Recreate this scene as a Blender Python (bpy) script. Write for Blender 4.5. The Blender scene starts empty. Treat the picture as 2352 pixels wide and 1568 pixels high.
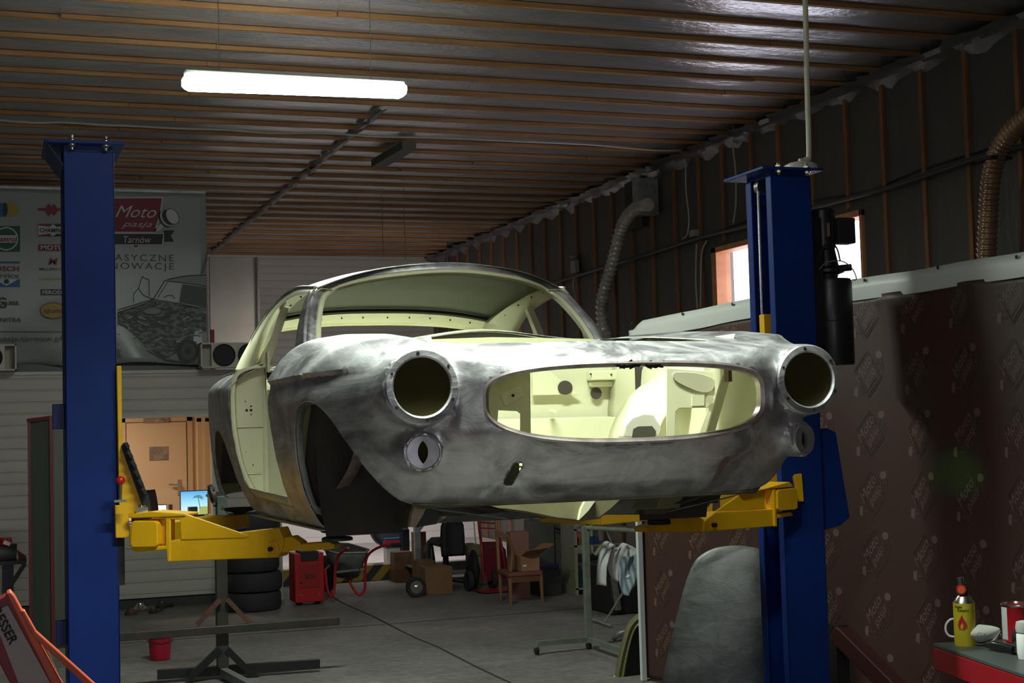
import bpy, bmesh, math, random
import numpy as np
from mathutils import Vector, Matrix
random.seed(7)
PI = math.pi
S = bpy.context.scene
COL = S.collection

# ---------------------------------------------------------------- camera
FPX = 3330.0; W_, H_ = 2352, 1568; CX, CY = 1176, 784; HC = 1.65
_yaw = math.atan(1196 / FPX); _pit = math.radians(3.22); _rol = math.atan(.028)
FW = np.array([math.sin(_yaw) * math.cos(_pit), math.cos(_yaw) * math.cos(_pit), math.sin(_pit)])
_r = np.array([math.cos(_yaw), -math.sin(_yaw), 0.0]); _u = np.cross(_r, FW)
RT = _r * math.cos(_rol) - _u * math.sin(_rol)
UP = np.cross(RT, FW)
cd = bpy.data.cameras.new('camera'); cam = bpy.data.objects.new('camera', cd); COL.objects.link(cam)
cd.sensor_width = 36; cd.lens = FPX / W_ * 36; cd.clip_start = .05; cd.clip_end = 200
M = Matrix(((RT[0], UP[0], -FW[0], 0), (RT[1], UP[1], -FW[1], 0), (RT[2], UP[2], -FW[2], HC), (0, 0, 0, 1)))
cam.matrix_world = M
cd.dof.use_dof = False
S.camera = cam

# ---------------------------------------------------------------- world, exposure, lights
S.view_settings.view_transform = 'Standard'; S.view_settings.look = 'None'
S.view_settings.gamma = 1; S.view_settings.use_curve_mapping = False
S.view_settings.exposure = 0.0
wd = bpy.data.worlds.new('overcast_sky'); S.world = wd; wd.use_nodes = True
bg = wd.node_tree.nodes['Background']; bg.inputs[0].default_value = (.92, .90, 1.0, 1); bg.inputs[1].default_value = 4.0

def area(name, loc, target, sx, sy, power, col, portal=False, spread=180):
    l = bpy.data.lights.new(name, 'AREA'); l.shape = 'RECTANGLE'; l.size = sx; l.size_y = sy
    l.energy = power; l.color = col
    o = bpy.data.objects.new(name, l); COL.objects.link(o); o.location = loc
    d = Vector(target) - Vector(loc)
    o.rotation_euler = d.to_track_quat('-Z', 'Y').to_euler()
    l.spread = math.radians(spread)
    if portal: l.cycles.is_portal = True
    return o
# daylight through the high window in the right wall (portal guiding the sky)
area('window_portal', (6.34, 10.6, 2.55), (0, 10.6, 2.55), 2.5, 1.3, 1, (1, 1, 1), True)
area('assumed_opening_portal', (-1.2, -3.12, 2.0), (-1.2, 0, 2.0), 2.8, 1.3, 1, (1, 1, 1), True)  # assumed unseen opening behind the camera, added as daylight fill on the car
# light of the fluorescent tubes (their fittings are built further down)
TUBE = (.86, 1.0, .86)
def tube_light(name, loc, power, length=1.2, spread=180):
    o = area(name, loc, (loc[0], loc[1], 0), length, .10, power, TUBE, spread=spread)
    return o

# ---------------------------------------------------------------- pixel -> place helpers (points measured on known planes)
def ray(px, py):
    d = FW * FPX + RT * (px - CX) - UP * (py - CY)
    return d / np.linalg.norm(d)
def at(px, py, ax, val):
    d = ray(px, py); t = (val - (0, 0, HC)[ax]) / d[ax]
    p = np.array([0, 0, HC]) + d * t
    return Vector(p)
def atp(px, py, p0, n):
    d = ray(px, py); o = np.array([0, 0, HC]); n = np.asarray(n, float)
    t = np.dot(np.asarray(p0, float) - o, n) / np.dot(d, n)
    return Vector(o + d * t)
CYAW = -.02586; CO = Vector((1.827, 4.729, 1.0925))
CM = Matrix.Translation(CO) @ Matrix.Rotation(CYAW, 4, 'Z'); CMI = CM.inverted()
def cat_(px, py, ax, val):                         # point in the car's own axes
    o = CMI @ Vector((0, 0, HC)); d = CMI.to_3x3() @ Vector(ray(px, py))
    return o + d * ((val - o[ax]) / d[ax])

# ---------------------------------------------------------------- materials
MATS = {}
def nmat(name, col, rough=.5, metal=0.0, col2=None, nscale=4.0, stretch=(1, 1, 1), bump=0.0, bscale=40.0, detail=5.0,
         ramp=(.35, .65), r2=None, coat=0.0, spec=.5, bstretch=None):
    if name in MATS: return MATS[name]
    m = bpy.data.materials.new(name); m.use_nodes = True; nt = m.node_tree; N = nt.nodes; L = nt.links
    b = N['Principled BSDF']
    b.inputs['Base Color'].default_value = (*col, 1); b.inputs['Roughness'].default_value = rough
    b.inputs['Metallic'].default_value = metal; b.inputs['Specular IOR Level'].default_value = spec
    b.inputs['Coat Weight'].default_value = coat
    tc = N.new('ShaderNodeTexCoord')
    def mapping(st):
        mp = N.new('ShaderNodeMapping'); mp.inputs['Scale'].default_value = st; L.new(tc.outputs['Object'], mp.inputs[0]); return mp
    if col2 is not None or r2 is not None:
        mp = mapping(stretch)
        n = N.new('ShaderNodeTexNoise'); n.inputs['Scale'].default_value = nscale; n.inputs['Detail'].default_value = detail
        n.inputs['Roughness'].default_value = .62; L.new(mp.outputs[0], n.inputs['Vector'])
        mr = N.new('ShaderNodeMapRange'); mr.inputs['From Min'].default_value = ramp[0]; mr.inputs['From Max'].default_value = ramp[1]
        L.new(n.outputs['Fac'], mr.inputs['Value'])
        if col2 is not None:
            mx = N.new('ShaderNodeMix'); mx.data_type = 'RGBA'
            mx.inputs[6].default_value = (*col, 1); mx.inputs[7].default_value = (*col2, 1)
            L.new(mr.outputs[0], mx.inputs[0]); L.new(mx.outputs[2], b.inputs['Base Color'])
        if r2 is not None:
            m2 = N.new('ShaderNodeMapRange'); m2.inputs['To Min'].default_value = rough; m2.inputs['To Max'].default_value = r2
            L.new(mr.outputs[0], m2.inputs['Value']); L.new(m2.outputs[0], b.inputs['Roughness'])
    if bump:
        mp = mapping(bstretch or stretch)
        n2 = N.new('ShaderNodeTexNoise'); n2.inputs['Scale'].default_value = bscale; n2.inputs['Detail'].default_value = 3
        L.new(mp.outputs[0], n2.inputs['Vector'])
        bp = N.new('ShaderNodeBump'); bp.inputs['Strength'].default_value = bump; bp.inputs['Distance'].default_value = .01
        L.new(n2.outputs['Fac'], bp.inputs['Height']); L.new(bp.outputs[0], b.inputs['Normal'])
    MATS[name] = m; return m
def emat(name, col, s):
    if name in MATS: return MATS[name]
    m = bpy.data.materials.new(name); m.use_nodes = True
    b = m.node_tree.nodes['Principled BSDF']; b.inputs['Base Color'].default_value = (*col, 1)
    b.inputs['Emission Color'].default_value = (*col, 1); b.inputs['Emission Strength'].default_value = s
    MATS[name] = m; return m

blue = nmat('blue_enamel', (.005, .029, .19), .5, col2=(.004, .023, .15), nscale=3, bump=.03, bscale=120, spec=.25)
dblue = nmat('dark_blue_enamel', (.006, .020, .12), .45)
yellow = nmat('yellow_enamel', (.88, .47, .008), .42, col2=(.74, .36, .008), nscale=7, ramp=(.5, .8), bump=.05, bscale=60)
cream = nmat('cream_primer', (.70, .68, .47), .34, col2=(.64, .62, .41), nscale=3, ramp=(.4, .7), coat=.15)
olive = nmat('olive_shade_and_underseal', (.060, .047, .016), .95, col2=(.045, .036, .012), nscale=6, spec=.1)  # for the headlight buckets: cream with its shade put into the colour
black = nmat('black_rubber', (.012, .012, .013), .7)
blackgl = nmat('black_paint', (.016, .017, .018), .35)
tyre_m = nmat('tyre_rubber', (.020, .020, .021), .75, bump=.3, bscale=90)
zinc = nmat('zinc_bolt', (.75, .72, .62), .25, 1.0)
galv = nmat('galvanised_steel', (.46, .49, .47), .45, .7, col2=(.30, .33, .31), nscale=12)
dsteel = nmat('dark_square_tube', (.055, .058, .055), .45, .5, col2=(.09, .07, .055), nscale=9)
rust = nmat('rusty_steel', (.16, .060, .04), .7, .2, col2=(.07, .04, .035), nscale=14)
redp = nmat('red_paint', (.42, .012, .014), .4)
dred = nmat('dark_red_paint', (.16, .010, .012), .45)
orange = nmat('orange_paint', (.62, .10, .035), .4, col2=(.50, .07, .03), nscale=8)
white = nmat('white_plastic', (.78, .78, .76), .4)
offw = nmat('off_white_paint', (.60, .57, .48), .5, col2=(.52, .49, .41), nscale=2)
wood = nmat('raw_pine', (.40, .20, .078), .65, col2=(.23, .10, .036), nscale=2.2, stretch=(.5, 6, 6), ramp=(.38, .66), bump=.1, bscale=30)
woodv = nmat('raw_pine_upright', (.30, .13, .045), .65, col2=(.16, .07, .03), nscale=2.2, stretch=(6, 6, .5), ramp=(.38, .66))
woodd = nmat('dark_wood', (.17, .075, .03), .5, col2=(.10, .04, .02), nscale=5, stretch=(1, 1, .3))
card = nmat('cardboard', (.24, .13, .06), .8, col2=(.18, .095, .045), nscale=4)
grey = nmat('grey_plastic', (.20, .21, .20), .5)
glassd = nmat('smoked_panel', (.055, .065, .055), .25, col2=(.075, .08, .065), nscale=1.5, stretch=(6, 6, .4))

# ---------------------------------------------------------------- mesh builder
class MB:
    def __init__(s): s.v = []; s.f = []; s.m = []
    def add(s, vs, fs, mi=0):
        o = len(s.v); s.v += [tuple(v) for v in vs]; s.f += [tuple(i + o for i in f) for f in fs]; s.m += [mi] * len(fs); return s
    def box(s, c, d, rot=None, mi=0):
        hx, hy, hz = d[0] / 2, d[1] / 2, d[2] / 2
        P = [Vector((x, y, z)) for x in (-hx, hx) for y in (-hy, hy) for z in (-hz, hz)]
        if rot is not None: P = [rot @ p for p in P]
        P = [p + Vector(c) for p in P]
        return s.add(P, [(0, 1, 3, 2), (4, 6, 7, 5), (0, 4, 5, 1), (2, 3, 7, 6), (0, 2, 6, 4), (1, 5, 7, 3)], mi)
    def box2(s, a, b, mi=0):
        return s.box([(a[i] + b[i]) / 2 for i in range(3)], [abs(b[i] - a[i]) for i in range(3)], None, mi)
    def bar(s, p, q, w, h, up=(0, 0, 1), mi=0):
        p = Vector(p); q = Vector(q); d = (q - p); L = d.length; x = d / L
        u = Vector(up); y = u.cross(x)
        if y.length < 1e-4: y = Vector((0, 1, 0)).cross(x)
        y.normalize(); z = x.cross(y)
        R = Matrix((x, y, z)).transposed()
        return s.box((p + q) / 2, (L, w, h), R, mi)
    def tube(s, path, r, n=10, closed=False, mi=0, caps=True, flat=None):
        P = [Vector(p) for p in path]; K = len(P); rr = r if hasattr(r, '__len__') else [r] * K
        rings = []; prev = None
        for i in range(K):
            a = P[(i - 1) % K] if (closed or i > 0) else P[0]; b = P[(i + 1) % K] if (closed or i < K - 1) else P[-1]
            t = (b - a).normalized()
            if prev is None:
                x = Vector((0, 0, 1)).cross(t)
                if x.length < .05: x = Vector((1, 0, 0)).cross(t)
            else:
                x = prev - t * prev.dot(t)
            x.normalize(); prev = x; y = t.cross(x)
            rings.append([P[i] + (x * math.cos(2 * PI * k / n) + y * math.sin(2 * PI * k / n)) * rr[i] for k in range(n)])
        vs = [v for rg in rings for v in rg]; fs = []
        for i in range(K if closed else K - 1):
            j = (i + 1) % K
            for k in range(n): fs.append((i * n + k, i * n + (k + 1) % n, j * n + (k + 1) % n, j * n + k))
        if caps and not closed:
            fs.append(tuple(reversed(range(n)))); fs.append(tuple((K - 1) * n + k for k in range(n)))
        return s.add(vs, fs, mi)
    def cyl(s, p, q, r, n=20, r2=None, mi=0): return s.tube([p, q], [r, r if r2 is None else r2], n, mi=mi)
    def lathe(s, prof, c=(0, 0, 0), n=32, rot=None, mi=0, closed=False):
        vs = []; fs = []; K = len(prof)
        for r, z in prof:
            for k in range(n):
                a = 2 * PI * k / n; p = Vector((r * math.cos(a), r * math.sin(a), z))
                if rot is not None: p = rot @ p
                vs.append(p + Vector(c))
        for i in range(K if closed else K - 1):
            j = (i + 1) % K
            for k in range(n): fs.append((i * n + k, i * n + (k + 1) % n, j * n + (k + 1) % n, j * n + k))
        if not closed:
            if prof[0][0] > 1e-5: fs.append(tuple(reversed(range(n))))
            if prof[-1][0] > 1e-5: fs.append(tuple((K - 1) * n + k for k in range(n)))
        return s.add(vs, fs, mi)
    def prism(s, poly, ext, mi=0):                     # planar 3D polygon extruded by the vector ext
        P = [Vector(p) for p in poly]; n = len(P); e = Vector(ext)
        fs = [tuple(range(n)), tuple(reversed(range(n, 2 * n)))] + [(i, i + n, (i + 1) % n + n, (i + 1) % n) for i in range(n)]
        return s.add(P + [p + e for p in P], fs, mi)
    def grid(s, pts, mi=0, flip=False):               # pts[i][j]
        a = len(pts); b = len(pts[0]); vs = [p for r in pts for p in r]; fs = []
        for i in range(a - 1):
            for j in range(b - 1):
                f = (i * b + j, i * b + j + 1, (i + 1) * b + j + 1, (i + 1) * b + j)
                fs.append(tuple(reversed(f)) if flip else f)
        return s.add(vs, fs, mi)
    def build(s, name, mat, parent=None, smooth=30, bevel=0, solid=None, sub=0, local=False):
        me = bpy.data.meshes.new(name); me.from_pydata([tuple(v) for v in s.v], [], s.f)
        for m in (mat if isinstance(mat, (list, tuple)) else [mat]): me.materials.append(m)
        if any(s.m): me.polygons.foreach_set('material_index', s.m)
        o = bpy.data.objects.new(name, me); COL.objects.link(o)
        bm = bmesh.new(); bm.from_mesh(me)
        bmesh.ops.recalc_face_normals(bm, faces=bm.faces) if not local == 'keep' else None
        for f in bm.faces: f.smooth = smooth > 0
        if smooth > 0:
            a = math.radians(smooth)
            for e in bm.edges:
                if len(e.link_faces) == 2 and e.calc_face_angle(0) > a: e.smooth = False
        bm.to_mesh(me); bm.free()
        if parent is not None:
            o.parent = parent
            if not local:
                root = parent
                Mx = Matrix.Identity(4)
                while root is not None: Mx = root.matrix_basis @ Mx; root = root.parent
                me.transform(Mx.inverted())
        if bevel:
            md = o.modifiers.new('bevel', 'BEVEL'); md.width = bevel; md.segments = 2; md.limit_method = 'ANGLE'; md.angle_limit = math.radians(40)
        if solid:
            md = o.modifiers.new('solid', 'SOLIDIFY'); md.thickness = solid; md.offset = -1
            if len(me.materials) > 1: md.material_offset = 1
        if sub:
            md = o.modifiers.new('sub', 'SUBSURF'); md.levels = sub; md.render_levels = sub
        return o
def thing(name, label, catg, loc=(0, 0, 0), rz=0.0, group=None):
    o = bpy.data.objects.new(name, None); COL.objects.link(o); o.location = loc; o.rotation_euler = (0, 0, rz)
    o.empty_display_size = .1; o['label'] = label; o['category'] = catg
    if group: o['group'] = group
    return o
def tag(o, label, catg, group=None):
    o['label'] = label; o['category'] = catg
    if group: o['group'] = group
    return o
def struct(o): o['kind'] = 'structure'; return o
def dup(root, loc, rz=None, label=None, parent=None):
    r = root.copy(); COL.objects.link(r); r.parent = parent
    if loc is not None: r.location = loc
    if rz is not None: r.rotation_euler = (0, 0, rz)
    if label: r['label'] = label
    for ch in list(root.children): dup(ch, None, None, None, r)
    return r
def text(name, body, size, mat, parent, loc, xdir, zdir, font_shear=0.0, bold=.0, align='LEFT', extr=.0006, spacing=1.0, sx=1.0):
    c = bpy.data.curves.new(name, 'FONT'); c.body = body; c.size = size; c.shear = font_shear; c.offset = bold * size
    c.align_x = align; c.space_character = spacing; c.extrude = extr; c.resolution_u = 3
    t = bpy.data.objects.new(name + '_tmp', c); COL.objects.link(t)
    bpy.context.view_layer.update()
    me = bpy.data.meshes.new_from_object(t.evaluated_get(bpy.context.evaluated_depsgraph_get()))
    bpy.data.objects.remove(t); bpy.data.curves.remove(c)
    x = Vector(xdir).normalized() ; z = Vector(zdir).normalized(); n = x.cross(z)
    R = Matrix((x * sx, z, n)).transposed().to_4x4(); me.transform(Matrix.Translation(Vector(loc)) @ R)
    me.materials.clear(); me.materials.append(mat)
    o = bpy.data.objects.new(name, me); COL.objects.link(o)
    if parent is not None:
        o.parent = parent; Mx = Matrix.Identity(4); root = parent
        while root is not None: Mx = root.matrix_basis @ Mx; root = root.parent
        me.transform(Mx.inverted())
    return o
def smooth_path(P, k=6):
    P = [Vector(p) for p in P]; out = []
    for i in range(len(P) - 1):
        a = P[max(i - 1, 0)]; b = P[i]; c = P[i + 1]; d = P[min(i + 2, len(P) - 1)]
        for j in range(k):
            t = j / k
            out.append(.5 * ((2 * b) + (c - a) * t + (2 * a - 5 * b + 4 * c - d) * t * t + (3 * b - a - 3 * c + d) * t ** 3))
    out.append(P[-1]); return out
# ================================================================ THE ROOM
XR, YB, ZC = 6.25, 20.9, 4.2
XL, YF = -5.0, -3.0
def mk_floor():
    m = bpy.data.materials.new('worn_concrete'); m.use_nodes = True; nt = m.node_tree; N = nt.nodes; L = nt.links; b = N['Principled BSDF']
    tc = N.new('ShaderNodeTexCoord')
    n1 = N.new('ShaderNodeTexNoise'); n1.inputs['Scale'].default_value = 1.1; n1.inputs['Detail'].default_value = 8; n1.inputs['Roughness'].default_value = .7
    L.new(tc.outputs['Object'], n1.inputs['Vector'])
    cr = N.new('ShaderNodeValToRGB'); cr.color_ramp.elements[0].position = .3; cr.color_ramp.elements[0].color = (.13, .122, .112, 1)
    cr.color_ramp.elements[1].position = .7; cr.color_ramp.elements[1].color = (.26, .245, .225, 1)
    L.new(n1.outputs['Fac'], cr.inputs[0])
    n2 = N.new('ShaderNodeTexNoise'); n2.inputs['Scale'].default_value = 14; n2.inputs['Detail'].default_value = 6
    L.new(tc.outputs['Object'], n2.inputs['Vector'])
    r2 = N.new('ShaderNodeMapRange'); r2.inputs['From Min'].default_value = .35; r2.inputs['From Max'].default_value = .7
    r2.inputs['To Min'].default_value = .75; r2.inputs['To Max'].default_value = 1.15; L.new(n2.outputs['Fac'], r2.inputs['Value'])
    mx = N.new('ShaderNodeMix'); mx.data_type = 'RGBA'; mx.blend_type = 'MULTIPLY'; mx.inputs[0].default_value = 1
    L.new(cr.outputs[0], mx.inputs[6]); L.new(r2.outputs[0], mx.inputs[7])
    L.new(mx.outputs[2], b.inputs['Base Color'])
    b.inputs['Roughness'].default_value = .55
    bp = N.new('ShaderNodeBump'); bp.inputs['Strength'].default_value = .25; bp.inputs['Distance'].default_value = .01
    L.new(n2.outputs['Fac'], bp.inputs['Height']); L.new(bp.outputs[0], b.inputs['Normal'])
    return m
concrete = mk_floor()
f = struct(MB().box2((XL - .2, YF - .2, -.2), (XR + .2, YB + .2, 0)).build('floor', concrete))
# the saw-cut joint in the slab, a dark filled groove
jb = MB(); pts = [(3.10 + random.uniform(-.015, .015), y * .5, .0015) for y in range(8, 41)]
for a, b in zip(pts[:-1], pts[1:]): jb.bar(a, b, .018, .002)
struct(jb.build('trim_1', nmat('joint_filler', (.03, .028, .026), .8)))
jb = MB()
for a, b in zip([(-3, 11.9), (0.5, 11.95), (3.1, 11.9)], [(0.5, 11.95), (3.1, 11.9), (6.2, 12.0)]): jb.bar((*a, .0012), (*b, .0012), .012, .002)
struct(jb.build('trim_2', MATS['joint_filler']))

def foil(name, col, col2, rough, wr, metal=.85, bs=.6):
    m = bpy.data.materials.new(name); m.use_nodes = True; nt = m.node_tree; N = nt.nodes; L = nt.links; b = N['Principled BSDF']
    tc = N.new('ShaderNodeTexCoord'); n = N.new('ShaderNodeTexNoise'); n.inputs['Scale'].default_value = 1.6; n.inputs['Detail'].default_value = 6
    mp = N.new('ShaderNodeMapping'); mp.inputs['Scale'].default_value = wr; L.new(tc.outputs['Object'], mp.inputs[0]); L.new(mp.outputs[0], n.inputs['Vector'])
    mx = N.new('ShaderNodeMix'); mx.data_type = 'RGBA'; mx.inputs[6].default_value = (*col, 1); mx.inputs[7].default_value = (*col2, 1)
    L.new(n.outputs['Fac'], mx.inputs[0]); L.new(mx.outputs[2], b.inputs['Base Color'])
    b.inputs['Metallic'].default_value = metal; b.inputs['Roughness'].default_value = rough
    bp = N.new('ShaderNodeBump'); bp.inputs['Strength'].default_value = bs; bp.inputs['Distance'].default_value = .06
    L.new(n.outputs['Fac'], bp.inputs['Height'])
    w = N.new('ShaderNodeTexNoise'); w.inputs['Scale'].default_value = 28; w.inputs['Detail'].default_value = 2; L.new(mp.outputs[0], w.inputs['Vector'])
    b2 = N.new('ShaderNodeBump'); b2.inputs['Strength'].default_value = .35; b2.inputs['Distance'].default_value = .01
    L.new(w.outputs['Fac'], b2.inputs['Height']); L.new(bp.outputs[0], b2.inputs['Normal']); L.new(b2.outputs[0], b.inputs['Normal'])
    return m
foil_c = foil('ceiling_foil', (.44, .455, .49), (.60, .62, .66), .27, (.8, 2.2, 1), .72)
foil_w = foil('wall_foil', (.11, .103, .095), (.15, .14, .125), .42, (3, 3, .5), .55, .35)
# ceiling foil sagging between the battens
Y0, DY = 8.12, .468
rows = []
ys = np.arange(YF - .2, YB + .21, DY / 6)
for y in ys:
    ph = ((y - Y0) / DY) % 1
    sag = .018 * math.sin(PI * ph) ** 2
    rows.append([(x, y, ZC - sag * (.6 + .4 * math.sin(x * 2.1 + int((y - Y0) // DY) * 1.7)) + .0) for x in np.linspace(XL - .2, XR + .2, 40)])
cb = MB().grid(rows); cb.box2((XL - .2, YF - .2, ZC + .01), (XR + .2, YB + .2, ZC + .15))
struct(cb.build('ceiling', foil_c, smooth=60))
k0 = int(math.floor((Y0 - YF - .3) / DY)); n_ = 3
y = Y0 - k0 * DY
while y < YB:
    b = MB(); x = XL; 
    while x < XR - .3:
        L_ = random.choice((3.0, 4.0, 2.4)); x2 = min(x + L_, XR - .04); o = random.uniform(-.018, .018)
        b.box2((x, y - .020 + o, ZC - .034 + random.uniform(-.002, .002)), (x2, y + .020 + o, ZC - .004)); x = x2 + .003
    struct(b.build('trim_%d' % n_, wood, bevel=.002)); n_ += 1; y += DY
# right wall with the window opening
WY0, WY1, WZ0, WZ1 = 9.40, 11.85, 1.95, 3.20
b = MB()
def wall_y(b, x0, x1, ya, yb, za, zb): b.box2((x0, ya, za), (x1, yb, zb))
wall_y(b, XR, XR + .2, YF - .2, WY0, 0, ZC); wall_y(b, XR, XR + .2, WY1, YB + .2, 0, ZC)
wall_y(b, XR, XR + .2, WY0, WY1, 0, WZ0); wall_y(b, XR, XR + .2, WY0, WY1, WZ1, ZC)
struct(b.build('wall_right', foil_w, smooth=0))
y = 7.6 - .5 * 20
while y < YB - .1:
    o = random.uniform(-.03, .03)
    segs = [(0, ZC - .04)] if not (WY0 - .03 < y + o < WY1 + .03) else [(0, WZ0 - .03), (WZ1 + .03, ZC - .04)]
    b = MB()
    for za, zb in segs: b.box2((XR - .022, y + o - .02, za), (XR, y + o + .02, zb))
    struct(b.build('trim_%d' % n_, woodv)); n_ += 1; y += .5
# window frame
b = MB(); t = .09; fx0, fx1 = XR - .03, XR + .12
b.box2((fx0, WY1 - t, WZ0), (fx1, WY1, WZ1)); b.box2((fx0, WY0, WZ0), (fx1, WY0 + .03, WZ1)); b.box2((fx0, WY0, WZ1 - .05), (fx1, WY1, WZ1)); b.box2((fx0, WY0, WZ0), (fx1, WY1, WZ0 + .05))
b.box2((XR + .05, 10.58, WZ0), (XR + .1, 10.66, WZ1))
win = struct(b.build('window_1', nmat('orange_window_frame', (.62, .27, .12), .5, col2=(.5, .2, .09), nscale=6), bevel=.004))
gm = bpy.data.materials.new('window_glass'); gm.use_nodes = True; gb = gm.node_tree.nodes['Principled BSDF']
gb.inputs['Roughness'].default_value = 0; gb.inputs['IOR'].default_value = 1.45; gb.inputs['Alpha'].default_value = .12; gb.inputs['Base Color'].default_value = (.9, .95, 1, 1)
MB().box2((XR + .07, WY0 + .03, WZ0 + .04), (XR + .075, WY1 - .05, WZ1 - .05)).build('pane', gm, win)
# foil fringe at the ceiling corner
b = MB(); rr = []
for i, y in enumerate(np.arange(YF, YB, .09)):
    q = random.uniform(-.03, .03)
    rr.append([(XR - .002, y, ZC - .13 - q - .03 * math.sin(i)), (XR - .035 - abs(q) * .5, y, ZC - .09), (XR - .07 + q, y, ZC - .075 + q * .5), (XR - .16 - q * 2, y, ZC - .055)])
struct(b.grid(rr).build('trim_%d' % n_, foil('crumpled_foil', (.20, .20, .21), (.30, .30, .32), .4, (2, 2, 2), .7), smooth=25)); n_ += 1
dplain = nmat('grey_render', (.22, .21, .19), .8)
struct(MB().box2((XL - .2, YF - .2, 0), (XL, YB + .2, ZC)).build('wall_left', foil_w))
b = MB(); b.box2((XL, YF - .2, 0), (-2.6, YF, ZC)); b.box2((.2, YF - .2, 0), (XR, YF, ZC)); b.box2((-2.6, YF - .2, 0), (.2, YF, 1.35)); b.box2((-2.6, YF - .2, 2.65), (.2, YF, ZC))  # wall behind the camera; its opening is assumed, cut to let in fill daylight
struct(b.build('wall_front', dplain, smooth=0))

# horizontal panel siding: real ribs
def siding(b, x0, x1, yf, z0, z1, pitch, z_ref=0.0):
    k = math.floor((z0 - z_ref) / pitch); z = z_ref + k * pitch
    prof = []
    while z < z1:
        for dz, dy in ((.004, .0), (.010, -.010), (pitch * .5, -.013), (pitch - .010, -.010), (pitch - .004, .0)):
            if z0 <= z + dz <= z1: prof.append((z + dz, dy))
        z += pitch
    prof = [(z0, prof[0][1])] + prof + [(z1, prof[-1][1])]
    b.grid([[(x0, yf + dy, z), (x1, yf + dy, z)] for z, dy in prof])
    b.grid([[(x0, yf + .1, z0), (x1, yf + .1, z0)], [(x0, yf + .1, z1), (x1, yf + .1, z1)]])
side_m = nmat('white_siding', (.52, .49, .425), .5, col2=(.46, .43, .375), nscale=1.2, ramp=(.3, .7))
b = MB(); siding(b, XL, XR, YB - .02, 0, ZC, .108, .03); b.box2((XL, YB, 0), (XR, YB + .2, ZC))
struct(b.build('wall_back', side_m, smooth=40))

# office partition in the left part of the hall
OY = 14.2; OX1 = 2.62; OZ = 2.22
ox0, ox1, oz0, oz1 = 1.12, 2.00, .80, 1.81
b = MB()
for (a, c, z0, z1) in ((XL, ox0, .10, OZ), (ox1, OX1, .10, OZ), (ox0, ox1, .10, oz0), (ox0, ox1, oz1, OZ)):
    siding(b, a, c, OY, z0, z1, .108, .022)
b.box2((XL, OY + .03, .10), (ox0, OY + .12, OZ)); b.box2((ox1, OY + .03, .10), (OX1, OY + .12, OZ))
b.box2((ox0, OY + .03, .10), (ox1, OY + .12, oz0)); b.box2((ox0, OY + .03, oz1), (ox1, OY + .12, OZ))
b.box2((OX1 - .08, OY, .1), (OX1, 17.6, OZ))
struct(b.build('wall_office', side_m, smooth=40))
struct(MB().box2((XL, OY + .02, 0), (OX1, OY + .10, .10)).build('baseboard_office', nmat('dark_plinth', (.045, .045, .042), .7)))
struct(MB().box2((XL, OY - .03, OZ), (OX1, 17.6, OZ + .03)).build('trim_%d' % n_, offw)); n_ += 1
b = MB()
b.box2((ox1 - .012, OY - .03, oz0), (ox1 + .035, OY + .13, oz1)); b.box2((ox0 - .03, OY - .025, oz1 - .012), (ox1 + .03, OY + .13, oz1 + .012)); b.box2((ox0 - .03, OY - .025, oz0 - .02), (ox1 + .03, OY + .13, oz0 + .01)); b.box2((ox0 - .03, OY - .02, oz0), (ox0 + .01, OY + .13, oz1))
struct(b.build('window_2', offw))
# doorway post at the end of the office wall
struct(MB().box2((2.55, OY - .06, .0), (2.645, OY + .04, OZ)).build('trim_%d' % n_, nmat('pale_green_post', (.42, .46, .38), .5))); n_ += 1
# office interior
warm = nmat('beige_office_wall', (.72, .53, .36), .7)
b = MB(); IY = 17.0
b.box2((XL, IY, 0), (OX1 - .08, IY + .05, OZ)); b.box2((OX1 - .12, OY + .12, 0), (OX1 - .08, IY, OZ))
struct(b.build('wall_office_back', warm, smooth=0))
p0 = at(290, 972, 1, IY - .02); p1 = at(427, 972, 1, IY - .02)
d = struct(MB().box2((p0.x, IY - .045, 0), (p1.x, IY - .002, p0.z)).build('door_1', nmat('beige_door', (.70, .51, .34), .55), bevel=.004))
MB().box2((p0.x - .07, IY - .03, 0), (p0.x - .01, IY - .001, p0.z + .07)).box2((p1.x + .01, IY - .03, 0), (p1.x + .07, IY - .001, p0.z + .07)).box2((p0.x - .07, IY - .03, p0.z + .01), (p1.x + .07, IY - .001, p0.z + .07)).build('door_frame', nmat('door_frame_beige', (.66, .47, .30), .5), d)
h = at(412, 1113, 1, IY - .06)
MB().cyl((h.x, IY - .10, h.z), (h.x, IY - .04, h.z), .012).bar((h.x, IY - .10, h.z), (h.x - .12, IY - .10, h.z + .01), .02, .02).box((h.x, IY - .05, h.z - .03), (.04, .01, .18)).build('door_handle', zinc, d)
a = at(343, 1026, 1, IY - .06); c = at(387, 1056, 1, IY - .06)
tag(MB().box2((a.x, IY - .052, c.z), (c.x, IY - .047, a.z)).build('picture', nmat('small_dark_photo', (.20, .15, .12), .4, col2=(.36, .30, .25), nscale=9)), 'small dark landscape picture stuck on the beige office door', 'picture')
a = at(330, 958, 1, IY - .06); c = at(388, 970, 1, IY - .06)
tag(MB().box2((a.x, IY - .06, c.z), (c.x, IY - .001, a.z)).build('sign', nmat('worn_strip', (.17, .12, .09), .6, col2=(.45, .33, .22), nscale=18)), 'narrow worn dark strip above the beige office door', 'sign')
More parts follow.
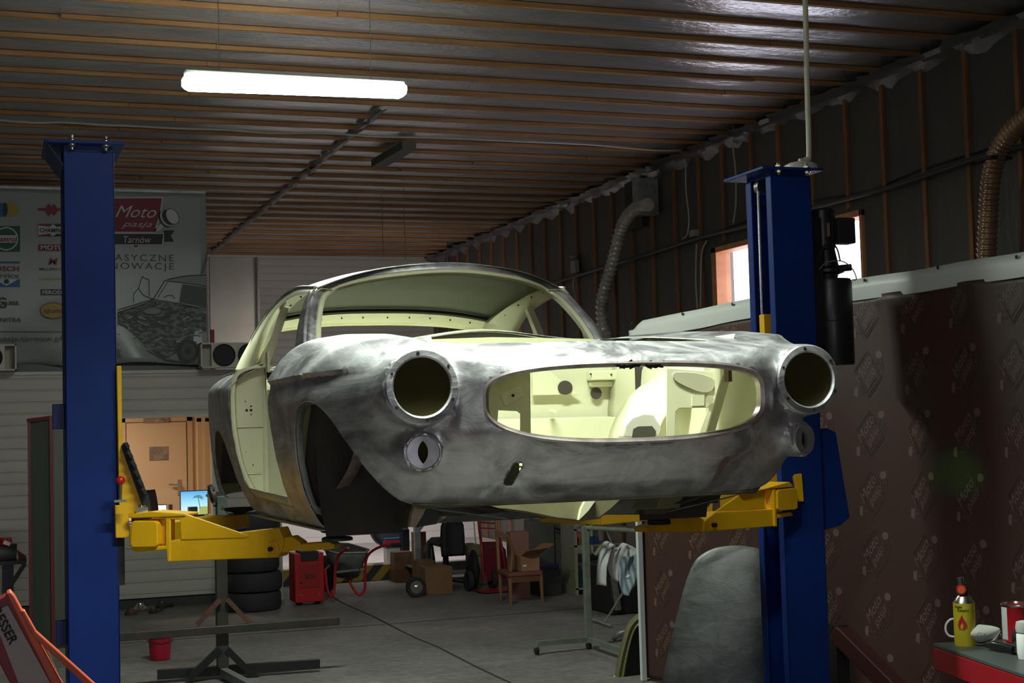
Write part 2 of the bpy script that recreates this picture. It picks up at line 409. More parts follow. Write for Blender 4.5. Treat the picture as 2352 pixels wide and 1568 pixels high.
# inner side window frame of the office
b = MB()
q0 = at(452, 960, 1, 16.0); q1 = at(478, 960, 1, 16.0)
b.box2((q0.x, 15.98, .75), (q0.x + .045, 16.02, q0.z)); b.box2((q1.x - .035, 15.98, .75), (q1.x + .02, 16.02, q0.z)); b.box2((q0.x, 15.98, q0.z - .04), (q1.x + .02, 16.02, q0.z + .02))
tag(b.build('frame', nmat('light_pine', (.66, .46, .27), .5)), 'tall narrow pine frame standing right of the beige office door', 'frame')
MB()
lo = area('assumed_office_light', (.6, 15.7, 2.15), (.6, 15.7, 0), .9, .3, 38, (1, .80, .58))
t_ = thing('assumed_ceiling_lamp', 'assumed small square office ceiling lamp, unseen behind the partition', 'lamp', (.6, 15.7, 2.18))  # assumed lamp, unseen; added as the source of the office light
MB().box2((.1, 15.5, 2.165), (1.1, 15.9, 2.215)).build('housing', white, t_)
# ================================================================ THE CAR BODY
def interp(x, xs, ys): return np.interp(x, xs, ys)
def smax(a, b, k):
    h = np.clip(.5 + .5 * (a - b) / k, 0, 1)
    return b * (1 - h) + a * h + k * h * (1 - h)
def smin(a, b, k): return -smax(-a, -b, k)
def A_half(v): return .87 - .12 * np.clip((v - 2.3) / 1.3, 0, 1) ** 2
def side_off(w): return interp(w, [.10, .15, .20, .29, .34, .45, .56, .66, 1.5], [-.20, -.16, -.125, -.078, -.058, -.030, -.012, 0, 0])
def rec(w): return interp(w, [.18, .25, .29, .33, .37, .42, .47, .53, .70, .745, .78, .82], [.50, .34, .24, .155, .105, .062, .03, .0, .0, .012, .045, .12])
def crest(v): return interp(v, [-.95, -.80, -.68, -.45, -.2, .24, .64, .95, 1.3, 1.85, 2.6, 3.2, 3.6], [.69, .742, .785, .826, .857, .886, .900, .895, .872, .850, .862, .875, .85])
def valley(v): return interp(v, [-.95, -.80, -.68, -.45, -.1, .3, .7, 1.9, 2.9, 3.3, 3.6], [.70, .742, .768, .806, .832, .858, .880, .84, .885, .86, .76])
def hoodc(v): return interp(v, [-.95, -.80, -.68, -.45, -.1, .3, .72, .8, 2.9, 3.3, 3.6], [.70, .742, .772, .816, .855, .895, .927, .93, .90, .87, .76])
def Top(a, v):
    C = crest(v); V = valley(v); Hc = hoodc(v); a0 = np.minimum(A_half(v) - .23, .64)
    D = interp(v, [-.8, -.68, -.3, .2, .6, 1.2, 1.85, 3], [.06, .08, .125, .155, .165, .13, .10, .10])
    inn = V + (C - V) * np.exp(-((a - a0) / .13) ** 2) + (Hc - V) * np.exp(-(a / .30) ** 2)
    return np.where(a > a0, C - D * (np.abs(a - a0) / .23) ** 2.5, inn)
def F(u, v, w):
    a = np.abs(u); so = side_off(w)
    A = A_half(v); so = so * interp(v, [2.5, 2.9], [1, .45])
    so = so - .013 * np.exp(-(np.clip(.728 - w, 0, 1) / .055) ** 2) * np.clip((.735 - w) / .008, 0, 1) * interp(v, [-.62, -.2, 1.2, 1.8], [0, 1, 1, 0])
    vv = v - rec(w) * interp(v, [-.2, .2], [1, 0]) - .034 * np.exp(-(((a - .615) / .13) ** 2 + ((w - .665) / .13) ** 2))
    X = np.clip((.2 - vv) / 1.0, 0, 3); Y = np.clip(a - so, 0, 3) / A
    r = X ** 2.4 + Y ** 3.0
    g = np.sqrt((2.4 * X ** 1.4) ** 2 + (3.0 * Y ** 2.0 / A) ** 2)
    fs = (r - 1) / np.maximum(g, 1.0)
    # rear rounding
    R_ = 3.5 - .28 * (a / .75) ** 4 - .25 * np.clip((.5 - w) / .3, 0, 1) ** 2 - .10 * np.clip((w - .6) / .3, 0, 1) ** 2
    fs = smax(fs, (v - R_) * .9, .08)
    kt = interp(v, [-.9, -.74, -.60, .0, 1.0, 1.6], [.11, .035, .014, .006, .006, .02])
    ft = (w - Top(a, v)) * .93
    f = smax(fs, ft, kt)
    bot = interp(v, [-.4, .1, .25, 2.2, 2.6, 3.4], [.295, .285, .195, .155, .20, .23])
    f = smax(f, bot - w, .05)
    # headlight tunnel
    hr = .113 + .022 * np.clip((v + .68) / .35, 0, 1)
    hc = .670 + 0 * v
    cyl = np.sqrt((a - .634) ** 2 + (w - hc) ** 2) - hr
    cyl = smax(cyl, -.682 - v, .010); cyl = smax(cyl, v - .1, .1)
    f = smin(f, cyl, interp(v, [-.68, -.65, -.5], [.010, .045, .06]))
    # side lamp seat
    l = np.sqrt((a - .628) ** 2 + (w - .480) ** 2) - .056
    n_ = (v + .655) * .93 - (a - .628) * .36
    l = smax(l, -n_, .008); l = smax(l, v + .3, .1)
    f = smin(f, l, .03)
    return f
def surf_net(fn, lo, hi, h):
    ax = [np.arange(lo[i], hi[i] + h, h, dtype=np.float64) for i in range(3)]
    U, V, Wg = np.meshgrid(*ax, indexing='ij')
    val = fn(U, V, Wg); sgn = val < 0
    nx, ny, nz = val.shape
    P = np.zeros((nx - 1, ny - 1, nz - 1, 3)); cnt = np.zeros((nx - 1, ny - 1, nz - 1))
    base = [ax[0], ax[1], ax[2]]
    corners = [(i, j, k) for i in (0, 1) for j in (0, 1) for k in (0, 1)]
    def sl(c): return tuple(slice(c[i], (val.shape[i] - 1) + c[i]) for i in range(3))
    for c in corners:
        for d in range(3):
            if c[d] == 1: continue
            e = list(c); e[d] = 1; e = tuple(e)
            a = val[sl(c)]; b = val[sl(e)]
            m = (a < 0) != (b < 0)
            t = np.where(m, a / np.where(m, a - b, 1), 0)
            for q in range(3):
                P[..., q] += np.where(m, c[q] + (t if q == d else 0), 0)
            cnt += m
    act = cnt > 0; idx = -np.ones(act.shape, int); idx[act] = np.arange(act.sum())
    pos = P[act] / cnt[act][:, None]
    ii = np.argwhere(act)
    verts = np.stack([ax[q][0] + (ii[:, q] + pos[:, q]) * h for q in range(3)], 1)
    quads = []
    # x edges
    def mk(d):
        o1, o2 = [(1, 2), (2, 0), (0, 1)][d]
        s1 = [slice(None)] * 3; s2 = [slice(None)] * 3
        s1[d] = slice(0, -1); s2[d] = slice(1, None)
        for o in (o1, o2): s1[o] = slice(1, -1); s2[o] = slice(1, -1)
        a = sgn[tuple(s1)]; b = sgn[tuple(s2)]; m = a != b
        I = np.argwhere(m)
        if len(I) == 0: return
        I2 = I.copy(); I2[:, o1] += 1; I2[:, o2] += 1
        def g(d1, d2):
            J = I2.copy(); J[:, o1] += d1; J[:, o2] += d2
            return idx[J[:, 0], J[:, 1], J[:, 2]]
        q = np.stack([g(-1, -1), g(0, -1), g(0, 0), g(-1, 0)], 1)
        fl = ~a[m]
        q[fl] = q[fl][:, ::-1]
        quads.append(q)
    for d in range(3): mk(d)
    Q = np.concatenate(quads); Q = Q[(Q >= 0).all(1)]
    e = 1e-4
    for it in range(4):
        u, v, w = verts.T; f0 = fn(u, v, w)
        G = np.stack([(fn(u + e, v, w) - f0), (fn(u, v + e, w) - f0), (fn(u, v, w + e) - f0)], 1) / e
        st = (f0 / np.maximum((G ** 2).sum(1), .2))[:, None] * G
        L = np.linalg.norm(st, axis=1, keepdims=True); st *= np.minimum(1, .012 / np.maximum(L, 1e-9))
        verts = verts - st
    return verts, Q
def clip(V, T, g):                                     # keep g>0, cut triangles exactly on g=0
    k = g > 0; n = k[T].sum(1)
    keep = T[n == 3]; out = [keep]; V = V.copy()
    P = T[(n == 1) | (n == 2)]
    if len(P):
        kk = k[P]; one = kk.sum(1) == 1
        piv = np.where(one[:, None], kk, ~kk).argmax(1)
        r = np.arange(len(P))
        a = P[r, piv]; b = P[r, (piv + 1) % 3]; c = P[r, (piv + 2) % 3]
        def edge(p, q):
            lo = np.minimum(p, q); hi = np.maximum(p, q); return lo.astype(np.int64) * (len(V) + 1) + hi
        E = np.concatenate([edge(a, b), edge(a, c)]); ue, inv = np.unique(E, return_inverse=True)
        lo = ue // (len(V) + 1); hi = ue % (len(V) + 1)
        t = g[lo] / (g[lo] - g[hi]); nv = V[lo] + (V[hi] - V[lo]) * t[:, None]
        base = len(V); V = np.concatenate([V, nv]); ab = base + inv[:len(P)]; ac = base + inv[len(P):]
        o = one
        out.append(np.stack([a[o], ab[o], ac[o]], 1))
        o = ~one
        out.append(np.stack([ab[o], b[o], c[o]], 1)); out.append(np.stack([ab[o], c[o], ac[o]], 1))
    T = np.concatenate(out)
    used = np.unique(T); mp = -np.ones(len(V), int); mp[used] = np.arange(len(used))
    return V[used], mp[T]
def poly_sdf(p, P):                                     # + outside, - inside
    P = np.asarray(P, float); d = np.full(len(p), 1e9); ins = np.zeros(len(p), bool)
    for i in range(len(P)):
        a = P[i]; b = P[(i + 1) % len(P)]; ab = b - a; ap = p - a
        t = np.clip((ap @ ab) / max(ab @ ab, 1e-12), 0, 1); d = np.minimum(d, np.linalg.norm(ap - t[:, None] * ab, axis=1))
        c = ((a[1] > p[:, 1]) != (b[1] > p[:, 1]))
        with np.errstate(divide='ignore', invalid='ignore'):
            xi = (b[0] - a[0]) * (p[:, 1] - a[1]) / (b[1] - a[1]) + a[0]
        ins ^= c & (p[:, 0] < xi)
    return np.where(ins, -d, d)

# grille opening outline in (u, w)
def grille_pts(n=96, grow=0.0):
    out = []
    for i in range(n):
        t = 2 * PI * i / n; c, s = math.cos(t), math.sin(t)
        if s >= 0: p, hh = .44, .114
        else: p, hh = .74, .122
        x = (.456 + grow) * math.copysign(abs(c) ** .80, c); z = .614 + (hh + grow) * math.copysign(abs(s) ** p, s)
        out.append((x, z))
    return out
GP = grille_pts()
Vv, Q = surf_net(F, (-.96, -.90, .08), (.96, 3.62, 1.0), .0145)
T = np.concatenate([Q[:, [0, 1, 2]], Q[:, [0, 2, 3]]])
def cut(fn):
    global Vv, T
    g = fn(Vv[:, 0], Vv[:, 1], Vv[:, 2]); Vv, T = clip(Vv, T, g)
cut(lambda u, v, w: np.where(v < -.2, poly_sdf(np.stack([u, w], 1), GP), .1))                       # grille
cut(lambda u, v, w: np.where((v < -.6), np.hypot(np.abs(u) - .634, w - .670) - .088, .1))            # headlights
def lens(u, v, w):
    x = np.abs(np.abs(u) - .632); z = w - .480; R_ = .045
    return np.where(v < -.45, np.hypot(x * 1.12, z) - .043, .1)
cut(lens)
for (hu, hw, s_) in ((-.361, .405, 1), (.361, .405, -1)):                                             # bumper iron slots
    cut(lambda u, v, w: np.where(v < -.3, np.maximum(np.abs(u - hu - s_ * .25 * (w - hw)) - .014, np.abs(w - hw) - .034) if hu < 0 else .1 + 0 * u, .1))
RW = 2.43
def arch(u, v, w, cv, cw, rr, n=2.2):
    x = np.abs(v - cv) / rr[0]; z = np.clip(w - cw, 0, 9) / rr[1]
    d = ((x ** n + z ** n) ** (1 / n) - 1) * .34
    return np.where(np.abs(u) > .40, d, .2)
cut(lambda u, v, w: arch(u, v, w, -.04, .26, (.345, .385)))
cut(lambda u, v, w: arch(u, v, w, RW, .26, (.34, .30)))
hood_poly = [(-.455, -.36), (-.40, -.43), (-.2, -.462), (0, -.47), (.2, -.462), (.40, -.43), (.455, -.36), (.50, .2), (.52, .60), (.46, .665), (0, .69), (-.46, .665), (-.52, .60), (-.50, .2)]
cut(lambda u, v, w: np.where(w > .76, poly_sdf(np.stack([u, v], 1), hood_poly), .1))
door_poly = [(.725, .27), (.735, .262), (1.70, .262), (1.78, .28), (1.83, .33), (1.855, .45), (1.865, .60), (1.86, .74), (1.845, .82), (1.82, 1.2), (.80, 1.2), (.735, .86), (.722, .74)]
cut(lambda u, v, w: np.where(np.abs(u) > .60, poly_sdf(np.stack([v, w], 1), door_poly), .1))
def cabin(u, v, w):
    lim = interp(v, [.78, 1.0, 1.85, 2.7, 3.15], [.585, .64, .66, .62, .56])
    front = .775 + .32 * np.clip(np.abs(u) / .60, 0, 1.2) ** 3
    d = np.maximum(np.maximum(np.abs(u) - lim, front - v), v - (3.17 - .1 * (np.abs(u) / .6) ** 2))
    return np.where(w > .70, d, .1)
cut(cabin)
cut(lambda u, v, w: np.where((v > .75) & (v < 1.83) & (w > .70), -.1, .1))
def under(u, v, w):
    lim = interp(v, [-.35, -.1, .1, .3, 1.0, 1.8, 2.2, 2.6, 3.4], [.312, .30, .215, .208, .187, .172, .175, .21, .24])
    return w - lim
cut(under)

steel_m = bpy.data.materials.new('bare_sanded_steel'); steel_m.use_nodes = True
def mk_steel(m, c0, c1, c2, rough=(.30, .55)):
    nt = m.node_tree; N = nt.nodes; L = nt.links; b = N['Principled BSDF']; tc = N.new('ShaderNodeTexCoord')
    def noise(sc, st, det=6, dis=0.0):
        mp = N.new('ShaderNodeMapping'); mp.inputs['Scale'].default_value = st; L.new(tc.outputs['Object'], mp.inputs[0])
        n = N.new('ShaderNodeTexNoise'); n.inputs['Scale'].default_value = sc; n.inputs['Detail'].default_value = det
        n.inputs['Roughness'].default_value = .65; n.inputs['Distortion'].default_value = dis; L.new(mp.outputs[0], n.inputs['Vector']); return n
    n1 = noise(2.6, (1, 1, 1.3), 7, .8); n2 = noise(7, (1, .35, 1.6), 6, 1.2); n3 = noise(60, (.4, .25, 1.0), 3)
    cr = N.new('ShaderNodeValToRGB'); e = cr.color_ramp.elements
    e[0].position = .38; e[0].color = (*c0, 1); e[1].position = .60; e[1].color = (*c1, 1)
    L.new(n1.outputs['Fac'], cr.inputs[0])
    m2 = N.new('ShaderNodeMapRange'); m2.inputs['From Min'].default_value = .46; m2.inputs['From Max'].default_value = .68; L.new(n2.outputs['Fac'], m2.inputs['Value'])
    mx = N.new('ShaderNodeMix'); mx.data_type = 'RGBA'; L.new(m2.outputs[0], mx.inputs[0]); L.new(cr.outputs[0], mx.inputs[6]); mx.inputs[7].default_value = (*c2, 1)
    L.new(mx.outputs[2], b.inputs['Base Color']); b.inputs['Metallic'].default_value = .74
    m3 = N.new('ShaderNodeMapRange'); m3.inputs['From Min'].default_value = .3; m3.inputs['From Max'].default_value = .7
    m3.inputs['To Min'].default_value = rough[0]; m3.inputs['To Max'].default_value = rough[1]; L.new(n2.outputs['Fac'], m3.inputs['Value']); L.new(m3.outputs[0], b.inputs['Roughness'])
    bp = N.new('ShaderNodeBump'); bp.inputs['Strength'].default_value = .07; bp.inputs['Distance'].default_value = .004; L.new(n3.outputs['Fac'], bp.inputs['Height'])
    b2 = N.new('ShaderNodeBump'); b2.inputs['Strength'].default_value = .10; b2.inputs['Distance'].default_value = .03; L.new(n2.outputs['Fac'], b2.inputs['Height']); L.new(bp.outputs[0], b2.inputs['Normal'])
    L.new(b2.outputs[0], b.inputs['Normal'])
mk_steel(steel_m, (.25, .235, .25), (.60, .575, .60), (.76, .76, .76), (.26, .52))
steel2 = bpy.data.materials.new('dull_sheet_steel'); steel2.use_nodes = True
mk_steel(steel2, (.20, .21, .20), (.30, .31, .30), (.36, .37, .36), (.45, .65))
lip_m = nmat('bare_metal_edge', (.55, .48, .47), .38, .75, col2=(.35, .27, .26), nscale=14)

car = thing('coupe_body', 'stripped bare steel vintage coupe body shell with cream inside, raised on the lift', 'car', tuple(CO), CYAW)
def npmesh(name, V, T, mats, parent, solid=None, smooth=38):
    me = bpy.data.meshes.new(name)
    me.vertices.add(len(V)); me.vertices.foreach_set('co', np.asarray(V, np.float32).ravel())
    me.loops.add(len(T) * 3); me.loops.foreach_set('vertex_index', T.ravel().astype(np.int32))
    me.polygons.add(len(T)); me.polygons.foreach_set('loop_start', np.arange(0, len(T) * 3, 3, dtype=np.int32))
    me.polygons.foreach_set('use_smooth', np.ones(len(T), bool))
    for m in mats: me.materials.append(m)
    me.update(calc_edges=True); me.validate()
    bm = bmesh.new(); bm.from_mesh(me)
    a = math.radians(smooth)
    for e in bm.edges:
        if len(e.link_faces) == 2 and e.calc_face_angle(0) > a: e.smooth = False
    bm.to_mesh(me); bm.free()
    o = bpy.data.objects.new(name, me); COL.objects.link(o); o.parent = parent
    if solid:
        md = o.modifiers.new('solid', 'SOLIDIFY'); md.thickness = solid; md.offset = -1; md.material_offset = 1; md.material_offset_rim = 0
        md.use_quality_normals = False
    return o
# merge slivers then mesh; normals must point outward (F gradient)
c_ = Vv[T].mean(1); nrm = np.cross(Vv[T[:, 1]] - Vv[T[:, 0]], Vv[T[:, 2]] - Vv[T[:, 0]])
e_ = 1e-4; gr = np.stack([F(c_[:, 0] + e_, c_[:, 1], c_[:, 2]) - F(c_[:, 0] - e_, c_[:, 1], c_[:, 2]), F(c_[:, 0], c_[:, 1] + e_, c_[:, 2]) - F(c_[:, 0], c_[:, 1] - e_, c_[:, 2]), F(c_[:, 0], c_[:, 1], c_[:, 2] + e_) - F(c_[:, 0], c_[:, 1], c_[:, 2] - e_)], 1)
fl = (nrm * gr).sum(1) < 0; T[fl] = T[fl][:, ::-1]
ar = np.linalg.norm(nrm, axis=1); T = T[ar > 1e-10]
npmesh('body_panels', Vv, T, [steel_m, cream], car, solid=.0035, smooth=32)

def carb(): return MB()
def K(b, name, mat, parent=None, **k): return b.build(name, mat, parent or car, local=True, **k)
def front_v(u, w):                                     # surface v at (u, w) on the nose
    lo, hi = -.95, .3
    for _ in range(40):
        m = (lo + hi) / 2
        if F(np.array([u]), np.array([m]), np.array([w]))[0] > 0: lo = m
        else: hi = m
    return hi
def side_u(v, w):
    lo, hi = .3, .95
    for _ in range(30):
        m = (lo + hi) / 2
        if F(np.array([m]), np.array([v]), np.array([w]))[0] < 0: lo = m
        else: hi = m
    return lo
# flange around the grille opening
b = MB(); n = 96; rings = []
gi = grille_pts(n, -.001); go = grille_pts(n, .006); gf = grille_pts(n, -.012)
for i in range(n):
    (x, z), (xo, zo), (xf, zf) = gi[i], go[i], gf[i]
    vo = front_v(xo, zo); va = front_v(x, z)
    rings.append([Vector((xo, vo - .002, zo)), Vector((x, vo - .007, z)), Vector((xf, vo + .000, zf)), Vector((xf, vo + .030, zf)), Vector((x, vo + .032, z)), Vector((xo, vo + .004, zo))])
rings.append(rings[0]); b.grid(rings)
fl_ = K(b, 'grille_flange', lip_m, smooth=50)
c_ = Vector((-.361, front_v(-.361, .405) + .03, .405)); b = MB(); b.box(c_ + Vector((.0, .06, .012)), (.09, .03, .10)); K(b, 'slot_dark_backing', nmat('slot_shade_dark', (.03, .028, .024), .7))  # added dark backing; its colour supplies the shade inside the slot
b = MB(); v0 = front_v(.325, .40); rr_ = []
for zz in (.375, .39, .405, .42, .435):
    x_ = .318 - .25 * (zz - .405) * -1; rr_.append([Vector((x_ - .011, front_v(x_ - .011, zz) - .0015, zz)), Vector((x_ + .011, front_v(x_ + .011, zz) - .0015, zz))])
b.grid(rr_); K(b, 'rusty_patch', nmat('pink_rust', (.33, .17, .14), .6, .2, col2=(.12, .07, .06), nscale=70))
# small dark patch of burnt weld at the flange top centre
b = MB(); 
for i in range(26):
    x = .02 + random.uniform(-.085, .085); z = .722 + random.uniform(-.008, .008)
    v0 = front_v(x, .736); b.box((x, v0 - .003, z), (random.uniform(.008, .03), .006, random.uniform(.003, .008)), Matrix.Rotation(random.uniform(-.6, .6), 3, 'Y'))
K(b, 'weld_patch', nmat('burnt_weld', (.035, .025, .022), .7, .2, col2=(.25, .2, .16), nscale=50, ramp=(.55, .75)), fl_)
# headlight rings and buckets
for sx in (-1, 1):
    b = MB(); pr = [(.086, .012), (.086, -.004), (.091, -.008), (.107, -.006), (.1115, .0), (.109, .012)]
    R_ = Matrix.Rotation(PI / 2, 3, 'X')
    ctr = Vector((sx * .634, -.688, .670))
    b.lathe([(r, -z) for r, z in pr], ctr, 64, R_, closed=True)
    hr = K(b, 'headlight_ring', steel_m, smooth=40)
    b = MB()
    for k in range(6):
        a = PI / 2 + k * PI / 3 + .12; p = ctr + Vector((math.cos(a) * .0985, -.0075, math.sin(a) * .0985))
        b.cyl(p + Vector((0, .003, 0)), p + Vector((0, -.0008, 0)), .0042 if k % 2 else .0052, 12)
    K(b, 'screw_hole', black, hr)
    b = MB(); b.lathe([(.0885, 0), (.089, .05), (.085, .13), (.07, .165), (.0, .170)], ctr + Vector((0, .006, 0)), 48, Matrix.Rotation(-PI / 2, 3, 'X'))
    bk = K(b, 'headlight_bucket', olive, smooth=50)  # dark olive carries the shade inside the cream bucket
    b = MB()
    for (x, z) in ((-.012, .02), (.004, .019), (.055, -.045)): b.cyl(ctr + Vector((x, .168, z)), ctr + Vector((x, .160, z)), .0022, 8)
    K(b, 'bucket_rivet', zinc, bk)
    # side lamp seat: a dished plate with a lens-shaped hole
    c0 = Vector((sx * .628, -.6585, .480)); nn = Vector((sx * .36, -.93, 0)).normalized(); xx = Vector((nn.y, -nn.x, 0)) * -1
    if xx.x < 0: xx = -xx
    b = MB(); n = 48; ringo = []; ringi = []; ringm = []
    for i in range(n):
        t = 2 * PI * i / n; c, s = math.cos(t), math.sin(t)
        # lens radius in this direction
        lo, hi = 0, .06
        for _ in range(30):
            m = (lo + hi) / 2; x = abs(m * c); z = m * s
            if math.hypot(x + .030, z) < .045: lo = m
            else: hi = m
        P3 = lambda rr, d: c0 + xx * (rr * c) + Vector((0, 0, 1)) * (rr * s) + nn * d
        ringo.append(P3(.0505, -.004)); ringm.append(P3(.047, .0035)); ringi.append(P3(lo, .0015))
    b.grid([[ringo[i % n], ringm[i % n], ringi[i % n], ringi[i % n] - nn * .012] for i in range(n + 1)])
    K(b, 'side_lamp_seat', nmat('zinc_grey_plate', (.55, .55, .58), .42, .7, col2=(.42, .42, .44), nscale=20), smooth=25)
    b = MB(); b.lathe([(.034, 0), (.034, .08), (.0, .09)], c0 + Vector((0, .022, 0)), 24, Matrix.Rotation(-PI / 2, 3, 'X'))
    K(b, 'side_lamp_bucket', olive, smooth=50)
    # arch lips
    b = MB(); path = []
    for i in range(41):
        t = PI * i / 40; c, s = math.cos(t), math.sin(t)
        v = -.04 + .345 * math.copysign(abs(c) ** (2 / 2.2), c); w = .26 + .385 * abs(s) ** (2 / 2.2)
        # side surface u at this (v, w)
        lo, hi = .3, .95
        for _ in range(30):
            m = (lo + hi) / 2
            if F(np.array([m]), np.array([v]), np.array([w]))[0] < 0: lo = m
            else: hi = m
        path.append(Vector((sx * (lo - .006), v, w)))
    rr = [[p, p + Vector((-sx * .002, 0, 0)), p + Vector((-sx * .022, (-.04 - p.y) * .02, -.006))] for p in path]
    b.grid(rr); K(b, 'wheel_arch_lip', steel2, smooth=60, solid=.003)
    # wheel well liner
    b = MB(); rows = []
    for uu in (.80, .74, .60, .48):
        row = []
        for i in range(25):
            t = PI * i / 24; k = 1.04 if uu > .7 else 1.06
            v_, w_ = -.02 + .36 * k * math.cos(t), .28 + .39 * k * abs(math.sin(t)) ** .9
            row.append(Vector((sx * min(uu, side_u(v_, w_) - .012), v_, w_)))
        rows.append(row)
    rows.append([Vector((sx * .478, -.02 + .3 * math.cos(PI * i / 24), .27 + .3 * math.sin(PI * i / 24))) for i in range(25)])
    rows.append([Vector((sx * .477, -.02, .27))] * 25)
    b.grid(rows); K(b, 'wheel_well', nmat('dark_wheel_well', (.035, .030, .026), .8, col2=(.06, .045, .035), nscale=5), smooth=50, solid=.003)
    b = MB(); rows = []
    for uu in (.80, .60, .46):
        rows.append([Vector((sx * uu, RW + .35 * math.cos(PI * i / 24), .29 + .30 * math.sin(PI * i / 24))) for i in range(25)])
    rows.append([Vector((sx * .458, RW, .29))] * 25)
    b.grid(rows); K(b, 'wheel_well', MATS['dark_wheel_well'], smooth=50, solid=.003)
    # curved brace inside the front arch
    b = MB(); P = [cat_(*p, 0, -.70) for p in ((818, 985), (815, 1020), (806, 1058), (788, 1095), (768, 1125))]
    if sx > 0: P = [Vector((-p.x, p.y, p.z)) for p in P]
    b.grid([[p, p + Vector((-sx * .05, .045, 0)), p + Vector((-sx * .052, .048, 0))] for p in smooth_path(P, 4)])
    K(b, 'arch_brace', nmat('dusty_steel', (.30, .25, .23), .5, .5, col2=(.22, .13, .09), nscale=12), smooth=50, solid=.003)
    # lower splash panel behind the wheel, closing the fender
    b = MB(); P = [Vector((sx * u, .30, w)) for u, w in ((.46, .178), (.735, .178), (.76, .33), (.77, .5), (.78, .64), (.76, .76), (.60, .82), (.46, .80))]
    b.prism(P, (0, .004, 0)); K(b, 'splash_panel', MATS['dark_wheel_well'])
    # rocker and door sill
    b = MB(); b.grid([[Vector((sx * x, v, z)) for x, z in ((.748, .205 - .02 * v), (.60, .20 - .02 * v), (.60, .258), (.74, .264), (.775, .262), (.795, .30))] for v in np.linspace(.34, 2.12, 12)])
    K(b, 'door_sill', cream, smooth=30, solid=.003)
    # rear door jamb
    prof = [(.757, .270), (.790, .32), (.826, .42), (.850, .56), (.857, .68), (.852, .77), (.835, .815), (.79, .838), (.725, .850)]
    b = MB(); inner = [(.700, .845), (.695, .60), (.690, .27)]
    b.prism([Vector((sx * x, 1.90, z)) for x, z in prof + inner], (0, .006, 0))
    dj = K(b, 'door_jamb', cream, bevel=.0)
    b = MB(); b.grid([[Vector((sx * (x + .006), 1.862, z + (.004 if i > 5 else 0))), Vector((sx * (x - .012), 1.864, z - (.004 if i > 5 else 0))), Vector((sx * (x - .022), 1.902, z - (.006 if i > 5 else 0)))] for i, (x, z) in enumerate(smooth_path([(x, z, 0) for x, z in prof], 4) and [(p.x, p.y) for p in smooth_path([(x, z, 0) for x, z in prof], 4)])])
    K(b, 'jamb_edge', cream, dj, smooth=40, solid=.003)
    b = MB()
    b.box((sx * .775, 1.895, .575), (.13, .006, .008)); b.box((sx * .77, 1.897, .36), (.10, .004, .006))
    b.box((sx * .71, 1.896, .56), (.006, .008, .55))
    K(b, 'pressed_rib', cream, dj, bevel=.002)
    b = MB()
    for (x, z, r) in ((.765, .650, .006), (.785, .650, .006), (.765, .668, .004), (.765, .63, .003), (.835, .50, .006), (.76, .40, .003), (.735, .36, .004), (.79, .46, .002), (.79, .69, .003)):
        b.cyl((sx * x, 1.901, z), (sx * x, 1.8975, z), r, 12)
    K(b, 'drilled_hole', black, dj)
    # quarter inner panel
    b = MB(); b.prism([(sx * .695, 1.905, .20), (sx * .695, 2.08, .24), (sx * .695, 2.2, .48), (sx * .695, 2.45, .58), (sx * .695, 2.7, .50), (sx * .695, 3.0, .35), (sx * .68, 3.0, .86), (sx * .695, 1.905, .85)], (-sx * .004, 0, 0))
    K(b, 'quarter_panel_inner', cream)
    # inner fender beside the engine bay
    b = MB(); b.grid([[Vector((sx * x, v, z)) for x, z in ((.455, .31), (.465, .38), (.475, .60), (.49, .74), (.53, .835))] for v in np.linspace(-.40, .62, 14)])
    K(b, 'inner_fender', cream, smooth=50, solid=.003)
    b = MB(); b.grid([[Vector((sx * u, -.30 + (max(v, front_v(u, w) + .02) + .30), w)) for u, v in ((.462, -.30), (.47, -.42), (.495, -.52), (.505, -.60), (.485, -.668))] for w in np.linspace(.36, .78, 12)])
    K(b, 'nose_inner_panel', cream, smooth=60, solid=.003)
    # A-post (hinge post) seen edge-on
    b = MB(); b.prism([(sx * .79, .735, .27), (sx * .66, .735, .27), (sx * .66, .735, .86), (sx * .72, .735, .88), (sx * .845, .735, .74), (sx * .83, .735, .45)], (0, .006, 0))
    K(b, 'hinge_post', cream)
    # chassis rail under the nose
    b = MB(); b.prism([(sx * .47, -.10, .30), (sx * .47, -.04, .24), (sx * .47, .6, .20), (sx * .47, .6, .30), (sx * .47, -.10, .36)], (-sx * .09, 0, 0))
    K(b, 'chassis_rail', nmat('dirty_cream', (.20, .175, .09), .6, col2=(.13, .11, .06), nscale=4), bevel=.006)

# firewall, floor, bulkheads
b = MB(); b.prism([(-.60, .62, .30), (.60, .62, .30), (.60, .62, .86), (.40, .62, .885), (0, .62, .895), (-.40, .62, .885), (-.60, .62, .86)], (0, .005, 0))
fw = K(b, 'firewall', cream)
def fw_box(pxs, d, nm='heater_box', par=None, v=.617, mat=cream, bevel=.006):
    P = [cat_(x, y, 1, v) for x, y in pxs]; b = MB(); b.prism(P, (0, -d, 0)); return K(b, nm, mat, par or fw, bevel=bevel)
fw_box([(1346, 852), (1432, 850), (1432, 873), (1346, 875)], .06, 'battery_shelf')
fw_box([(1350, 876), (1430, 874), (1428, 888), (1352, 889)], .03, 'heater_intake')
def disc(px, py, v, r, mat=black, nm='panel_hole', par=None, oval=1.0):
    c = cat_(px, py, 1, v); b = MB(); P = [c + Vector((math.cos(2 * PI * k / 24) * r * oval, -.0015, math.sin(2 * PI * k / 24) * r)) for k in range(24)]
    b.prism(P, (0, .001, 0)); return K(b, nm, mat, par or fw)
holem = nmat('dark_opening', (.05, .042, .030), .8)
disc(1298, 890, .586, .028, holem, oval=1.1); disc(1369, 903, .60, .024, holem); disc(1466, 880, .60, .03, holem, oval=1.1)
